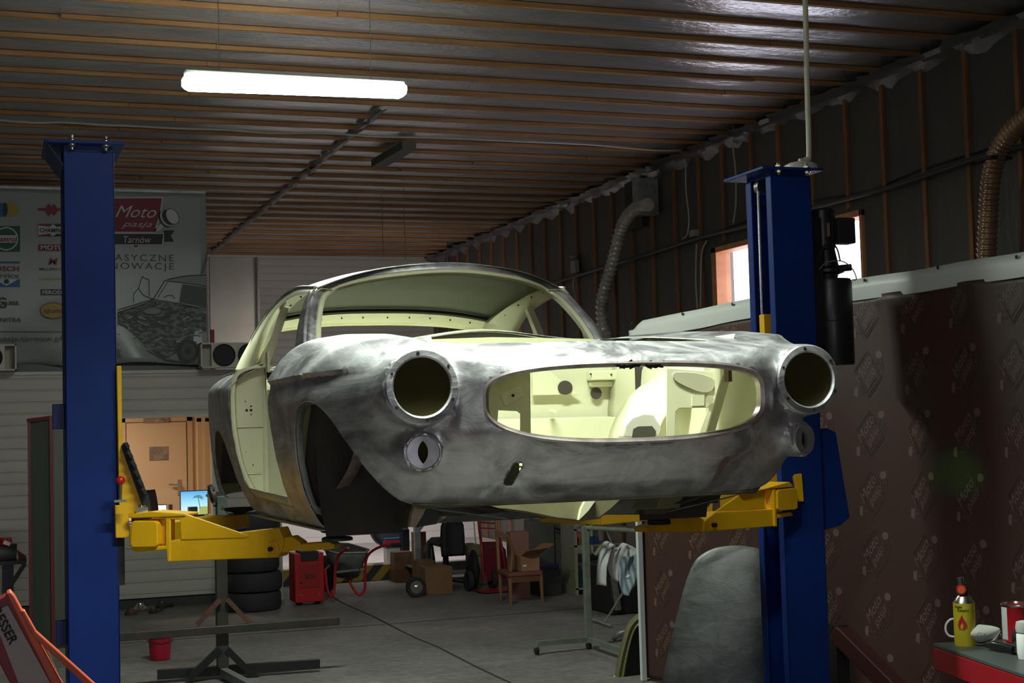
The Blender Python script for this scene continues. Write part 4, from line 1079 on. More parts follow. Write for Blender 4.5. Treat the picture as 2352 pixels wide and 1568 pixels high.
# ---------------------------------------------------------------- fluorescent fittings
lamp_m = emat('tube_diffuser', (.93, 1.0, .93), 26.0)
def fitting(x, y, z, L_, label, dy=0.0, power=120, wires=True, dz=0.0, spread=180):
    t = thing('fluorescent_lamp', label, 'lamp', (x, y, z), 0, 'hanging fluorescent lamps')
    b = MB(); n = 24
    sec = [(-.055, .030), (-.062, .0), (-.050, -.032), (-.02, -.048), (.02, -.048), (.050, -.032), (.062, .0), (.055, .030)]
    rows = []
    for xx, s in ((-.5, .55), (-.488, .8), (-.47, 1), (.47, 1), (.488, .8), (.5, .55)):
        rows.append([Vector((x + xx * L_, y + a * s, z + dz * xx + c * s)) for a, c in sec] + [Vector((x + xx * L_, y + sec[0][0] * s, z + dz * xx + sec[0][1] * s))])
    b.grid(rows); b.add([rows[0][i] for i in range(8)], [tuple(range(8))]); b.add([rows[-1][i] for i in range(8)], [tuple(range(8))])
    b.build('diffuser', lamp_m, t, smooth=40)
    MB().prism([(x - .49 * L_, y - .045, z + .030), (x + .49 * L_, y - .045, z + .030), (x + .49 * L_, y + .045, z + .030), (x - .49 * L_, y + .045, z + .030)], (0, 0, .022)).build('housing', nmat('pale_green_housing', (.55, .62, .50), .5), t, bevel=.004)
    if wires:
        for xx in (-.34, .34):
            MB().cyl((x + xx * L_, y, z + .05), (x + xx * L_, y, ZC - .01), .0025, 6).build('hanging_wire', nmat('grey_wire', (.20, .20, .18), .6), t)
    tube_light('tube_light', (x, y, z - .055), power, L_ * .94, spread)
    return t
fitting(1.627, 8.0, 3.58, 1.27, 'bright fluorescent lamp hanging under the foil ceiling above the car', power=95, dz=.02)
fitting(1.3, 3.9, 3.62, 1.27, 'assumed unseen fluorescent lamp, added above the view to light the nose of the car', power=92, spread=122)  # assumed lamp out of view, added to brighten the car's front and top
# ================================================================ BANNER ABOVE THE OFFICE
BY = 14.13
ban_m = nmat('banner_vinyl', (.27, .29, .27), .32, col2=(.25, .27, .25), nscale=2, bump=.15, bscale=3)
bt = thing('banner', 'wide grey printed banner with red shield logo hanging above the office', 'banner', (0, BY, 2.33))
def B(px, py, dy=0.0): p = at(px, py, 1, BY - dy); return p
x0 = -1.6; x1 = B(475, 600).x; zt = B(240, 436).z; zb = B(240, 836).z
rows = []
for x in np.linspace(x0, x1, 60):
    row = []
    for z in np.linspace(zb, zt, 34):
        f = max(0, 1 - (z - zb) / .62)
        lk = 1.0
        d = .035 * f * math.sin(x * 9 + z * 5) * f + .10 * f * max(0, 1 - abs(x - .45 - (z - zb) * .35) / .5)
        d += .004 * math.sin(x * 5)
        zz = z
        if f > .5: zz = z + .03 * math.sin(x * 6) * (f - .5)
        row.append(Vector((x, BY + d, zz)))
    rows.append(row)
MB().grid(rows).build('vinyl_sheet', ban_m, bt, smooth=60, solid=.002)
def pm(name, c, r=.5): return nmat(name, c, r)
ink = pm('print_black', (.018, .019, .02)); pw = pm('print_white', (.50, .52, .50)); pr_ = pm('print_red', (.20, .012, .022)); pg = pm('print_green', (.010, .07, .04)); pb = pm('print_blue', (.02, .10, .25)); py_ = pm('print_yellow', (.33, .26, .03)); pgr = pm('print_grey', (.20, .21, .20)); pgd = pm('print_dark_grey', (.06, .065, .065))
_lay = [0]
def shp(nm, pxs, mat, lay=1, par=bt, closed=True):
    P = [B(x, y, .004 + .003 * lay) for x, y in pxs]; return MB().prism(P, (0, .0015, 0)).build(nm, mat, par, smooth=0)
def rect(nm, a, b_, mat, lay=1): return shp(nm, [(a[0], a[1]), (b_[0], a[1]), (b_[0], b_[1]), (a[0], b_[1])], mat, lay)
def ell(nm, cx, cy, rx, ry, mat, lay=1, rot=0.0):
    return shp(nm, [(cx + rx * math.cos(t) * math.cos(rot) - ry * math.sin(t) * math.sin(rot), cy + rx * math.cos(t) * math.sin(rot) + ry * math.sin(t) * math.cos(rot)) for t in np.linspace(0, 2 * PI, 33)[:-1]], mat, lay)
def bar_(nm, pxs, w, mat, lay=2, par=bt):
    P = [B(x, y, .004 + .003 * lay) for x, y in pxs]; b = MB()
    for p, q in zip(P[:-1], P[1:]):
        if (q - p).length > 1e-4: b.bar(p, q, w, .0015, up=(0, 1, 0))
    return b.build(nm, mat, par, smooth=0)
def txt(nm, s, px, py, hpx, mat, lay=3, wpx=None, shear=0, bold=0.0, spacing=1.0):
    p = B(px, py, .004 + .003 * lay); h = (B(px, py - hpx).z - p.z)
    o = text(nm, s, h / .70, mat, bt, p, (1, 0, 0), (0, 0, 1), shear, bold, spacing=spacing)
    if wpx:
        xs = [v.co.x for v in o.data.vertices]; w = max(xs) - min(xs); tw = B(px + wpx, py).x - p.x; k = tw / w; mnx = min(xs)
        for v in o.data.vertices: v.co.x = mnx + (v.co.x - mnx) * k
    return o
# red shield + ribbon
shp('shield_border', [(222, 453), (375, 452), (369, 496), (356, 535), (240, 535), (226, 496)], pw, 1)
shp('shield', [(225, 456), (372, 455), (366, 495), (353, 532), (243, 532), (229, 495)], pr_, 2)
txt('lettering', 'Moto', 262, 498, 27, pw, 3, 94, .45, -.004)
txt('lettering', 'pasja', 280, 520, 13, pw, 3, 70, .45, -.004)
shp('piston_rod', [(348, 533), (362, 520), (378, 508), (382, 514), (366, 530)], pw, 1)
ell('piston_ring', 380, 503, 14, 21, ink, 2, -.55); ell('piston_ring', 383, 501, 13, 20, pw, 3, -.55); ell('piston_ring', 387, 499, 13.5, 19, ink, 4, -.55); ell('piston_head', 396, 497, 14, 20, ink, 5, -.55); ell('piston_head', 396, 497, 12.5, 18.5, pw, 6, -.55)
shp('ribbon_tail', [(376, 529), (402, 529), (392, 541), (400, 555), (378, 555)], ink, 1)
shp('ribbon_border', [(215, 535), (377, 535), (374, 563), (215, 563)], pw, 2); shp('ribbon', [(215, 537), (375, 537), (372, 561), (215, 561)], ink, 3)
txt('lettering', 'Tarnów', 281, 557, 15, pw, 4, 63, .15)
shp('ribbon_drop', [(300, 563), (324, 563), (312, 572)], pw, 1); shp('ribbon_drop', [(304, 563), (320, 563), (312, 569)], pr_, 2)
txt('lettering', 'KLASYCZNE', 226, 598, 15, ink, 2, 171, 0, -.008, 1.25)
txt('lettering', 'RENOWACJE', 214, 617, 15, ink, 2, 183, 0, -.008, 1.25)
# drawing of a classic car with open door and exposed engine bay
sk = .0035
lines = [[(270, 712), (352, 687), (378, 645), (392, 640), (430, 633), (474, 631)], [(386, 645), (430, 650), (474, 657)], [(362, 684), (386, 646)], [(352, 687), (420, 698), (474, 714)], [(318, 662), (326, 636), (330, 634)], [(326, 636), (342, 642), (343, 680)], [(318, 662), (330, 678), (352, 687)], [(318, 662), (307, 675), (307, 694)], [(462, 628), (478, 578)], [(466, 628), (478, 590)], [(268, 722), (350, 690)], [(305, 780), (350, 745), (400, 716), (440, 702)], [(270, 790), (310, 800), (340, 806), (380, 826), (430, 832)], [(270, 802), (330, 822), (360, 832)], [(400, 812), (410, 790), (430, 775), (450, 770), (474, 775)], [(420, 700), (474, 708)], [(300, 732), (340, 752), (360, 772)], [(376, 684), (384, 678), (396, 678), (402, 686)]]
for l in lines: bar_('sketch_line', l, .010 if len(l) > 4 else .007, ink, 3)
shp('sketch_roof', [(380, 645), (400, 637), (474, 632), (474, 655), (430, 650)], pgr, 2)
shp('sketch_interior', [(420, 652), (474, 660), (474, 706), (412, 694), (416, 668)], pgd, 2)
shp('sketch_engine_bay', [(270, 716), (352, 690), (440, 702), (474, 720), (474, 762), (420, 800), (380, 822), (340, 800), (268, 786)], nmat('print_engine_tangle', (.035, .037, .037), .5, col2=(.17, .18, .17), nscale=16, detail=6, stretch=(1, 1, 2.2), ramp=(.46, .60)), 2)
shp('sketch_bumper', [(268, 790), (345, 806), (352, 832), (270, 822)], nmat('print_bumper', (.10, .11, .11), .5, col2=(.03, .03, .03), nscale=12), 2)
ell('sketch_wheel', 432, 806, 25, 27, ink, 4); ell('sketch_wheel', 432, 806, 17, 19, pgd, 5); ell('sketch_wheel', 432, 806, 8, 9, ink, 6)
ell('sketch_air_filter', 350, 716, 22, 8, ink, 3); ell('sketch_air_filter', 350, 714, 20, 7, pgr, 4)
rng = random.Random(5)
for k in range(26):
    x = rng.uniform(275, 465); y = rng.uniform(720 + abs(x - 360) * .05, 790); bar_('sketch_line', [(x, y), (x + rng.uniform(-22, 22), y + rng.uniform(-10, 12))], .006, pw if k % 2 else ink, 4)
# sponsor column A (far left)
rect('logo_panel', (-30, 466), (14, 498), pb, 1); ell('logo_disc', 27, 481, 17, 17, py_, 2); ell('logo_ring', 12, 481, 6, 15, ink, 3)
rect('logo_panel', (-12, 519), (46, 578), pg, 1); ell('logo_ring', 14, 548, 28, 27, pw, 2); ell('logo_ring', 14, 548, 25, 24, pg, 3)
shp('logo_band', [(-14, 540), (38, 540), (36, 557), (-14, 557)], pw, 4); txt('lettering', 'Castrol', -12, 554, 11, pr_, 5, 50, .2, .02)
rect('logo_line', (-25, 600), (46, 605), pb, 1); txt('lettering', 'BOSCH', -24, 622, 11, pr_, 2, 67, 0, .02); txt('lettering', 'Service', -24, 637, 10, ink, 2, 67)
shp('logo_band', [(-20, 645), (46, 641), (46, 659), (-20, 659)], pb, 1); shp('logo_band', [(-14, 641), (42, 641), (15, 656)], pw, 2); ell('logo_ring', 15, 646, 6, 5.5, ink, 3)
txt('lettering', 'G', -8, 707, 24, ink, 2, 22, 0, .02); txt('lettering', 'CRUISE.', -8, 700, 8, ink, 3, 54, 0, .03)
txt('lettering', 'UNITRA', -12, 739, 9, ink, 2, 60, 0, .01)
# sponsor column B
rect('logo_bar', (87, 478), (150, 484), pr_, 1); ell('logo_disc', 118, 482, 14, 14, pr_, 2); shp('logo_notch', [(113, 466), (124, 466), (118, 474)], ban_m, 3); shp('logo_notch', [(113, 498), (124, 498), (118, 490)], ban_m, 3)
rect('logo_panel', (88, 514), (160, 543), pw, 1); shp('logo_bow', [(88, 514), (122, 514), (114, 521), (88, 517)], pr_, 2); shp('logo_bow', [(88, 543), (122, 543), (114, 536), (88, 540)], pr_, 2); shp('logo_bow', [(122, 514), (156, 514), (156, 518), (130, 521)], ink, 2); shp('logo_bow', [(122, 543), (156, 543), (156, 539), (130, 536)], ink, 2)
txt('lettering', 'CHAMPION', 91, 533, 9, ink, 3, 64, 0, .015)
rect('logo_panel', (88, 561), (165, 576), pr_, 1); txt('lettering', 'MOTUL', 93, 573, 10, pw, 2, 62, 0, .02)
txt('lettering', 'M', 110, 607, 14, pr_, 2, 22, .2, .03); txt('lettering', 'MILLERS OILS', 90, 620, 5, ink, 2, 68, 0, .01)
txt('lettering', 'Dellorto', 90, 643, 7, py_, 2, 60, .2)
rect('logo_panel', (93, 664), (165, 678), ink, 1); txt('lettering', 'FERODO', 97, 675, 8, pw, 2, 56, 0, .02)
ell('logo_disc', 122, 713, 30, 19, pr_, 1); ell('logo_disc', 122, 713, 28, 17, py_, 2); txt('lettering', 'sjumi', 100, 718, 10, pr_, 3, 44, 0, .02)
rect('rule_line', (0, 760.5), (146, 762), ink, 1); txt('lettering', 'motopasja.tarnow.pl', -62, 784, 12, ink, 9, 202)
tag(MB().box2((x0, BY - .01, zt - .012), (x1, BY + .02, zt + .012)).build('banner_rail', galv), 'thin metal rail along the top edge of the grey banner', 'rail')
# dark timber along the ledge
tag(MB().box2((x0, 14.24, OZ + .03), (B(470, 850).x, 14.36, B(240, 836).z + .06)).build('beam', blackgl), 'dark beam lying along the ledge behind the banner bottom', 'beam')
# loudspeakers
def speaker(xa, xb, lab, mirror=False):
    za = OZ + .032; zb_ = at(530, 787, 1, 13.95).z
    w = xb - xa; t = thing('loudspeaker', lab, 'speaker', ((xa + xb) / 2, 14.05, za), 0, 'loudspeakers on the ledge')
    m = MB(); th = .016; y0, y1 = 13.90, 14.09
    m.box2((xa, y0, za), (xb, y1, za + th)); m.box2((xa, y0, zb_ - th), (xb, y1, zb_)); m.box2((xa, y0, za), (xa + th, y1, zb_)); m.box2((xb - th, y0, za), (xb, y1, zb_)); m.box2((xa, y1 - .02, za), (xb, y1, zb_))
    s = -1 if mirror else 1
    px0 = xa + th + .085 if not mirror else xa + th; px1 = xb - th if not mirror else xb - th - .085
    m.box2((px0, y0 + .004, za), (px1, y0 + .02, zb_)); m.build('cabinet', nmat('ivory_cabinet', (.52, .49, .40), .55), t, bevel=.002)
    for k in (0, 1):
        cx = px0 + (px1 - px0) * (.25 + .5 * k); r = min((zb_ - za) * .43, (px1 - px0) * .235)
        d = MB(); d.lathe([(r, 0), (r * 1.04, -.006), (r * .98, -.008), (r * .9, .0), (r * .35, .03), (0, .025)], (cx, y0 - .004, (za + zb_) / 2), 28, Matrix.Rotation(-PI / 2, 3, 'X')); d.build('driver', black, t, smooth=40)
speaker(at(460, 820, 1, 13.93).x, at(603, 820, 1, 13.93).x, 'ivory loudspeaker with two black drivers on the ledge beside the white panel')
speaker(at(38, 820, 1, 13.93).x - .62, at(38, 820, 1, 13.93).x, 'ivory loudspeaker at the far left end of the ledge', True)
# white panel standing on the storage deck behind, and red strip
a = at(480, 590, 1, 17.2); c = at(597, 785, 1, 17.2)
pn = thing('panel', 'tall pale sheet panel standing on the office roof beside the banner', 'panel', (a.x, 17.2, OZ + .03))
MB().box2((a.x, 17.18, OZ + .03), (c.x, 17.22, a.z)).build('sheet', offw, pn, bevel=.003)
a2 = at(589, 590, 1, 17.15)
MB().box2((a2.x, 17.14, OZ + .03), (a2.x + .02, 17.18, a.z)).build('edge_strip', nmat('grey_strip', (.30, .30, .26), .5), pn)
a = at(484, 757, 1, 17.0); c = at(492, 786, 1, 17.0)
tag(MB().box2((a.x, 16.97, OZ + .03), (c.x, 17.01, a.z)).build('book', dred), 'dark red upright binder at the foot of the pale panel', 'binder')
# items hung on the upper back wall
tag(MB().bar(at(598, 744, 1, 20.84), at(640, 706, 1, 20.84), .05, .05).build('bracket', blackgl), 'dark angled bracket on the back wall left of the car roof', 'bracket')
cbm = nmat('pale_cable', (.42, .42, .37), .5)
# ================================================================ CEILING DETAILS
def ceil(px, py, d=.05): p = at(px, py, 2, ZC - d); return p
pth = [ceil(*p) for p in ((-30, 274), (80, 278), (150, 281), (230, 283), (300, 289), (400, 291), (520, 298), (620, 302), (740, 305), (860, 310), (1000, 316), (1180, 321), (1350, 332), (1500, 342), (1563, 345))]
for i, p in enumerate(pth): p.z -= .012 * (i % 2)
wl = [at(1566, 347, 0, XR - .05), at(1574, 362, 0, XR - .03), at(1576, 440, 0, XR - .03), at(1583, 500, 0, XR - .03), at(1578, 540, 0, XR - .03), at(1568, 548, 0, XR - .03)]
tag(MB().tube(smooth_path(pth + wl, 3), .009, 6).build('cable', cbm), 'long pale electric cable stapled across the ceiling and down the wall', 'cable')
b = ceil(868, 376, .09); c = ceil(940, 334, .09)
tag(MB().bar(b, c, .13, .07).build('beam', nmat('weathered_board', (.10, .10, .085), .7)), 'short dark board fixed under the ceiling beyond the lamp', 'board')
h_ = at(742, 360, 1, 13.2)
hk = thing('hook', 'small steel hook hanging from the ceiling beyond the lamp', 'hook', tuple(h_))
MB().tube(smooth_path([h_ + Vector(v) for v in ((0, 0, .07), (.02, 0, .04), (.022, 0, 0), (0, 0, -.03), (-.02, 0, -.01), (-.022, 0, .02), (-.01, 0, .04))], 4), .006, 8).build('hook_body', galv, hk)
MB().tube([h_ + Vector((0, 0, .07)), at(738, 330, 1, 13.2), at(733, 255, 1, 13.2) * .5 + Vector((h_.x, 13.2, ZC - .05)) * .5, Vector((h_.x, 13.2, ZC - .02))], .003, 6).build('cord', cbm, hk)
for (x, ya, yb, Y) in ((925, 335, 595, 14.6), (875, 380, 590, 15.2)):
    a = at(x, ya, 1, Y); c = at(x + 6, yb, 1, Y); c.x = a.x
    tag(MB().cyl(Vector((a.x, Y, ZC - .03)), c, .004, 6).build('wire', MATS['grey_wire']), 'thin hanging wire below the dark ceiling board' if x > 900 else 'thin hanging wire left of the dark ceiling board', 'wire')
# seam tape of the foil, crumpled, running down the hall
rr = []
for i, y in enumerate(np.arange(11.0, 20.6, .12)):
    q = random.uniform(-.02, .02); rr.append([(2.89 + q, y, ZC - .042), (2.91 + q, y, ZC - .050 - abs(q)), (2.94 - q, y, ZC - .048 + q * .3), (2.96 + q, y, ZC - .042)])
struct(MB().grid(rr).build('trim_%d' % n_, foil('crumpled_foil', (.2, .2, .2), (.2, .2, .2), .3, (1, 1, 1)), smooth=20)); n_ += 1
# ================================================================ RIGHT WALL DETAILS
pth = [at(*p, 0, XR - .06) for p in ((2420, 320), (2352, 335), (2261, 358), (2150, 395), (2050, 428), (1900, 468), (1700, 522), (1600, 548), (1500, 580), (1300, 640), (1140, 690))]
tag(MB().tube(smooth_path(pth, 3), .020, 8).build('pipe', nmat('dark_pipe', (.035, .034, .033), .5)), 'long dark pipe running along the right wall above the window', 'pipe')
pth = [at(*p, 0, XR - .012) for p in ((2420, 300), (2261, 345), (2100, 395), (1990, 440), (1860, 462), (1700, 512), (1560, 562), (1400, 606))]
tag(MB().tube(smooth_path(pth, 3), .009, 6).build('cable', blackgl), 'thin black cable running just above the dark wall pipe', 'cable')
for k, (pts, lab) in enumerate(((((1686, 290), (1683, 330), (1690, 400), (1690, 470), (1684, 512)), 'pale cable drooping down the wall left of the right lift column'), (((1600, 560), (1598, 640), (1602, 708)), 'pale vertical cable left of the orange window frame'), (((1623, 553), (1612, 580), (1610, 640), (1609, 706)), 'pale cable touching the orange window frame'), (((1325, 622), (1316, 650), (1322, 690)), 'short pale wire hanging below the small wall box'))):
    tag(MB().tube(smooth_path([at(*p, 0, XR - .04) for p in pts], 4), .008, 6).build('cable', cbm), lab, 'cable')
q = at(1320, 612, 0, XR - .05)
sb = thing('junction_box', 'small pale box on the dark wall pipe seen above the car roof', 'box', tuple(q))
MB().box(q, (.06, .14, .14)).build('box_body', nmat('dusty_ivory', (.30, .30, .24), .6), sb, bevel=.01); MB().lathe([(0, 0), (.04, 0), (.05, .03), (.03, .06), (0, .06)], q + Vector((0, 0, .09)), 16).build('box_cap', grey, sb)
q = at(1594, 536, 0, XR - .05); tag(MB().box(q, (.05, .10, .06)).build('junction_box', MATS['dusty_ivory']), 'small pale junction box where the ceiling cable meets the wall pipe', 'box')
# ventilation box and flexible duct
a = at(1440, 424, 0, XR - .02); c = at(1482, 520, 0, XR - .02)
vb = thing('ventilation_box', 'dark square wall vent with a grey flap near the ceiling', 'vent', (XR, 13.4, 3.9))
MB().box2((XR - .05, min(a.y, c.y), min(a.z, c.z)), (XR - .002, max(a.y, c.y), max(a.z, c.z))).build('opening', nmat('vent_dark', (.020, .026, .022), .4), vb)
a = at(1483, 414, 0, XR - .10); c = at(1499, 492, 0, XR - .10)
MB().box2((XR - .25, min(a.y, c.y), min(a.z, c.z)), (XR - .03, max(a.y, c.y) , max(a.z, c.z))).build('flap', galv, vb, bevel=.002)
def corr_tube(path, r, amp, pitch, n=16):
    P = smooth_path(path, 10); d = [0]
    for p, q in zip(P[:-1], P[1:]): d.append(d[-1] + (q - p).length)
    N = int(d[-1] / pitch * 4); out = []; rr = []
    for i in range(N + 1):
        s = d[-1] * i / N; k = min(int(np.searchsorted(d, s, 'right')) - 1, len(P) - 2); t = (s - d[k]) / max(d[k + 1] - d[k], 1e-6)
        out.append(P[k].lerp(P[k + 1], t)); rr.append(r + amp * (1 if i % 4 == 0 else (-.4 if i % 4 == 2 else .1)))
    return MB().tube(out, rr, n)
dpts = ((1488, 470), (1462, 478), (1440, 500), (1425, 530), (1415, 570), (1402, 620), (1388, 665), (1381, 700), (1385, 750), (1396, 775), (1400, 800))
duct = [at(*p, 0, XR - .22) for p in dpts]
duct_m = nmat('ribbed_plastic_duct', (.62, .59, .52), .3, .2, col2=(.42, .39, .33), nscale=5, coat=.5)
tag(corr_tube(duct, .056, .014, .06).build('flexible_duct', duct_m, smooth=80), 'grey ribbed flexible duct hanging from the wall vent down behind the car', 'duct')
d2 = [at(*p, 0, XR - .28) for p in ((2420, 232), (2352, 275), (2310, 318), (2287, 362), (2275, 420), (2270, 500), (2266, 580), (2266, 640), (2275, 760))]
tag(corr_tube(d2, .06, .008, .035).build('flexible_duct', nmat('amber_ribbed_duct', (.34, .20, .11), .22, .3, col2=(.22, .13, .08), nscale=6, coat=.5), smooth=80), 'brownish transparent ribbed duct bending down the wall at the right edge', 'duct')
q = at(2282, 366, 0, XR - .28); tag(MB().box(q, (.16, .16, .02)).build('clamp', black), 'black clamp band around the brownish duct', 'clamp')
# ================================================================ MAROON PRINTED CURTAIN
cur_m = bpy.data.materials.new('maroon_banner_fabric'); cur_m.use_nodes = True
cb_ = cur_m.node_tree.nodes['Principled BSDF']; cb_.inputs['Base Color'].default_value = (.060, .027, .020, 1); cb_.inputs['Roughness'].default_value = .5
ct = thing('curtain', 'maroon banner curtain printed with repeated pale diamond logos and a white top hem', 'curtain', (4.42, 6.35, 0))
CPTS = [(3.2, 4.66), (6.30, 4.43), (8.42, 3.90), (9.0, 3.755)]
def cx(y): return float(np.interp(y, [p[0] for p in CPTS], [p[1] for p in CPTS]))
def atc(px, py):                                       # point on the curtain
    for (y0, x0), (y1, x1) in zip(CPTS[:-1], CPTS[1:]):
        d = Vector((x1 - x0, y1 - y0, 0)); p = atp(px, py, (x0, y0, 0), (d.y, -d.x, 0))
        if min(y0, y1) - .02 <= p.y <= max(y0, y1) + .02: return p
    return p
ya, yb = atc(1450, 745).y, 3.25
_tp = [atc(*p) for p in ((1450, 740), (1560, 718), (1717, 688), (1947, 643), (2150, 610), (2352, 580))]
def ztop_(y): return float(np.interp(-y, [-p.y for p in _tp] + [-yb], [p.z for p in _tp] + [_tp[-1].z]))
def cury(y, z):
    g = 0.0; zt_ = ztop_(y)
    for (y0, sl, w, am) in ((7.0, .32, .09, .026), (6.42, .34, .09, .030), (5.85, .36, .09, .030), (5.2, .33, .10, .026)):
        yy = y0 - (zt_ - z) * sl; f = math.exp(-((y - yy) / (w + .10 * (zt_ - z))) ** 2) * math.exp(-(zt_ - z) / 1.0); g += am * f
    return g + .004 * math.sin(y * 7 + z * 2)
rows = []
for y in np.linspace(ya, yb, 150):
    zt_ = ztop_(y); rows.append([Vector((cx(y) - cury(y, z), y, z)) for z in np.linspace(.02, zt_ - .10, 60)])
MB().grid(rows).build('fabric', cur_m, ct, smooth=60, solid=.002)
hem_m = nmat('white_hem', (.62, .63, .60), .45)
rows = []
for y in np.linspace(ya, yb, 120):
    s = .008 * math.sin((y - 1) * 3.3) + .003 * math.sin(y * 11); zt_ = ztop_(y)
    e = max(0, (y - ya + .12)) * .6; X_ = cx(y)
    rows.append([Vector((X_ - .012 - .004 * math.sin(y * 9), y, zt_ + s * .5 - e)), Vector((X_ - .02, y, zt_ - .05 + s)), Vector((X_ - .016, y, zt_ - .115 + s * .6)), Vector((X_ - .006, y, zt_ - .118 + s * .6))])
hem = MB().grid(rows).build('top_hem', hem_m, ct, smooth=60, solid=.002)
for px, py in ((1459, 742), (1575, 720), (1690, 698), (1994, 643), (2163, 614), (2344, 590)):
    q = atc(px, py); MB().lathe([(.010, 0), (.004, .004), (0, .004)], (cx(q.y) - .024, q.y, q.z), 12, Matrix.Rotation(-PI / 2, 3, 'Y')).build('grommet', black, hem)
q = atc(1480, 1300)
MB().bar((cx(q.y) - .03, q.y, .005), (cx(q.y) - .03, q.y, 1.9), .035, .03, up=(1, 0, 0)).build('edge_lath', nmat('white_lath', (.66, .68, .68), .4), ct)
ya2 = q.y
MB().box2((4.46, 6.28, 0), (4.50, 6.32, 2.3)).build('support_post', dsteel, ct)
# repeated print: diamond with lettering and two pistons
pr1 = nmat('faded_print', (.165, .100, .084), .5); pr2 = nmat('faded_print_head', (.155, .090, .078), .5)
def motif():
    b = MB(); T_ = .0006
    def seg(p, q, w=.004): 
        b.bar((0, p[0], p[1]), (0, q[0], q[1]), w, T_, up=(1, 0, 0))
    D = [(-.075, .015), (-.005, .125), (.075, -.015), (.005, -.125)]
    D = [(.085, .02), (.0, .125), (-.085, -.02), (.0, -.125)]
    for i in range(4): seg(D[i], D[(i + 1) % 4])
    D2 = [(p[0] * .86, p[1] * .88) for p in D]
    for i in range(4): seg(D2[i], D2[(i + 1) % 4], .002)
    def disc(c, r, mi=1): b.add([(0, c[0] + r * math.cos(2 * PI * k / 18), c[1] + r * math.sin(2 * PI * k / 18)) for k in range(18)], [tuple(range(18))], mi)
    disc((-.072, .10), .021); seg((-.060, .082), (-.052, .03), .008); seg((-.09, .07), (-.10, .02), .003); seg((-.07, .06), (-.095, .0), .003)
    b.add([(0, .062, -.065), (0, .085, -.07), (0, .088, -.11), (0, .066, -.12)], [(0, 1, 2, 3)], 1); seg((.06, -.095), (.02, -.09), .010); seg((.03, -.12), (.0, -.14), .003)
    seg((.02, -.10), (-.045, -.025), .003); seg((.01, -.118), (-.055, -.04), .003); seg((.045, -.06), (.03, -.11), .003)
    return b
c = bpy.data.curves.new('t', 'FONT'); c.body = 'Moto'; c.size = .075; c.shear = .3; c.align_x = 'CENTER'; c.offset = .0
to = bpy.data.objects.new('t', c); COL.objects.link(to); bpy.context.view_layer.update()
tm = bpy.data.meshes.new_from_object(to.evaluated_get(bpy.context.evaluated_depsgraph_get())); bpy.data.objects.remove(to)
tv = [v.co.copy() for v in tm.vertices]; tf = [tuple(p.vertices) for p in tm.polygons]
c.body = 'pasja'; c.size = .065
to = bpy.data.objects.new('t', c); COL.objects.link(to); bpy.context.view_layer.update()
tm2 = bpy.data.meshes.new_from_object(to.evaluated_get(bpy.context.evaluated_depsgraph_get())); bpy.data.objects.remove(to)
tv2 = [v.co.copy() for v in tm2.vertices]; tf2 = [tuple(p.vertices) for p in tm2.polygons]
mo = motif(); ang = math.radians(50)
def addt(tv, tf, dy, dz):
    vs = []
    for v in tv:
        x, z = v.x, v.y; xr = x * math.cos(ang) - z * math.sin(ang); zr = x * math.sin(ang) + z * math.cos(ang)
        vs.append((0, -(xr * .82) + dy, zr + dz))
    mo.add(vs, tf, 0)
addt(tv, tf, .012, .010); addt(tv2, tf2, -.030, -.018)
pat = MB()
gy, gz = .34, .315
for i in range(-1, 24):
    for j in range(-1, 8):
        y0 = 8.62 - i * gy; z0 = 2.17 - j * gz
        if y0 > ya2 - .02 or y0 < yb + .12 or z0 < .14: continue
        vs = []; ok = []
        for v in mo.v:
            yy, zz = y0 + v[1] * 1.05, z0 + v[2]; ok.append(zz < ztop_(yy) - .122)
            vs.append((cx(yy) - cury(yy, zz) - .0035, yy, zz))
        o = len(pat.v); pat.v += vs
        for f, m_ in zip(mo.f, mo.m):
            if all(ok[q] for q in f): pat.f.append(tuple(q + o for q in f)); pat.m.append(m_)
pt = pat.build('logo_print', [pr1, pr2], ct, smooth=0)
# green laser reflection on the curtain, made by an added spot light without fitting
gl = bpy.data.lights.new('green_laser_glow', 'SPOT'); gl.energy = 90; gl.color = (.02, 1, .18); gl.spot_size = math.radians(7); gl.spot_blend = 1.0; gl.shadow_soft_size = .01
q = atc(2197, 1085); go = bpy.data.objects.new('green_laser_glow', gl); COL.objects.link(go); go.location = (3.3, 3.9, 1.35); go.rotation_euler = (q - Vector(go.location)).to_track_quat('-Z', 'Y').to_euler()
# ================================================================ BACK OF THE HALL
# kerb with hazard stripes, white slatted partition behind it
KY = 15.3
hz = bpy.data.materials.new('hazard_stripes'); hz.use_nodes = True; nt = hz.node_tree; N = nt.nodes; L_ = nt.links; hb = N['Principled BSDF']
tc = N.new('ShaderNodeTexCoord'); sp = N.new('ShaderNodeSeparateXYZ'); L_.new(tc.outputs['Object'], sp.inputs[0])
ma = N.new('ShaderNodeMath'); ma.operation = 'SUBTRACT'; L_.new(sp.outputs[0], ma.inputs[0]); mz = N.new('ShaderNodeMath'); mz.operation = 'MULTIPLY'; L_.new(sp.outputs[2], mz.inputs[0]); mz.inputs[1].default_value = .9; L_.new(mz.outputs[0], ma.inputs[1])
m2 = N.new('ShaderNodeMath'); m2.operation = 'MULTIPLY'; m2.inputs[1].default_value = 4.6; L_.new(ma.outputs[0], m2.inputs[0]); m3 = N.new('ShaderNodeMath'); m3.operation = 'FRACT'; L_.new(m2.outputs[0], m3.inputs[0]); m4 = N.new('ShaderNodeMath'); m4.operation = 'GREATER_THAN'; m4.inputs[1].default_value = .5; L_.new(m3.outputs[0], m4.inputs[0])
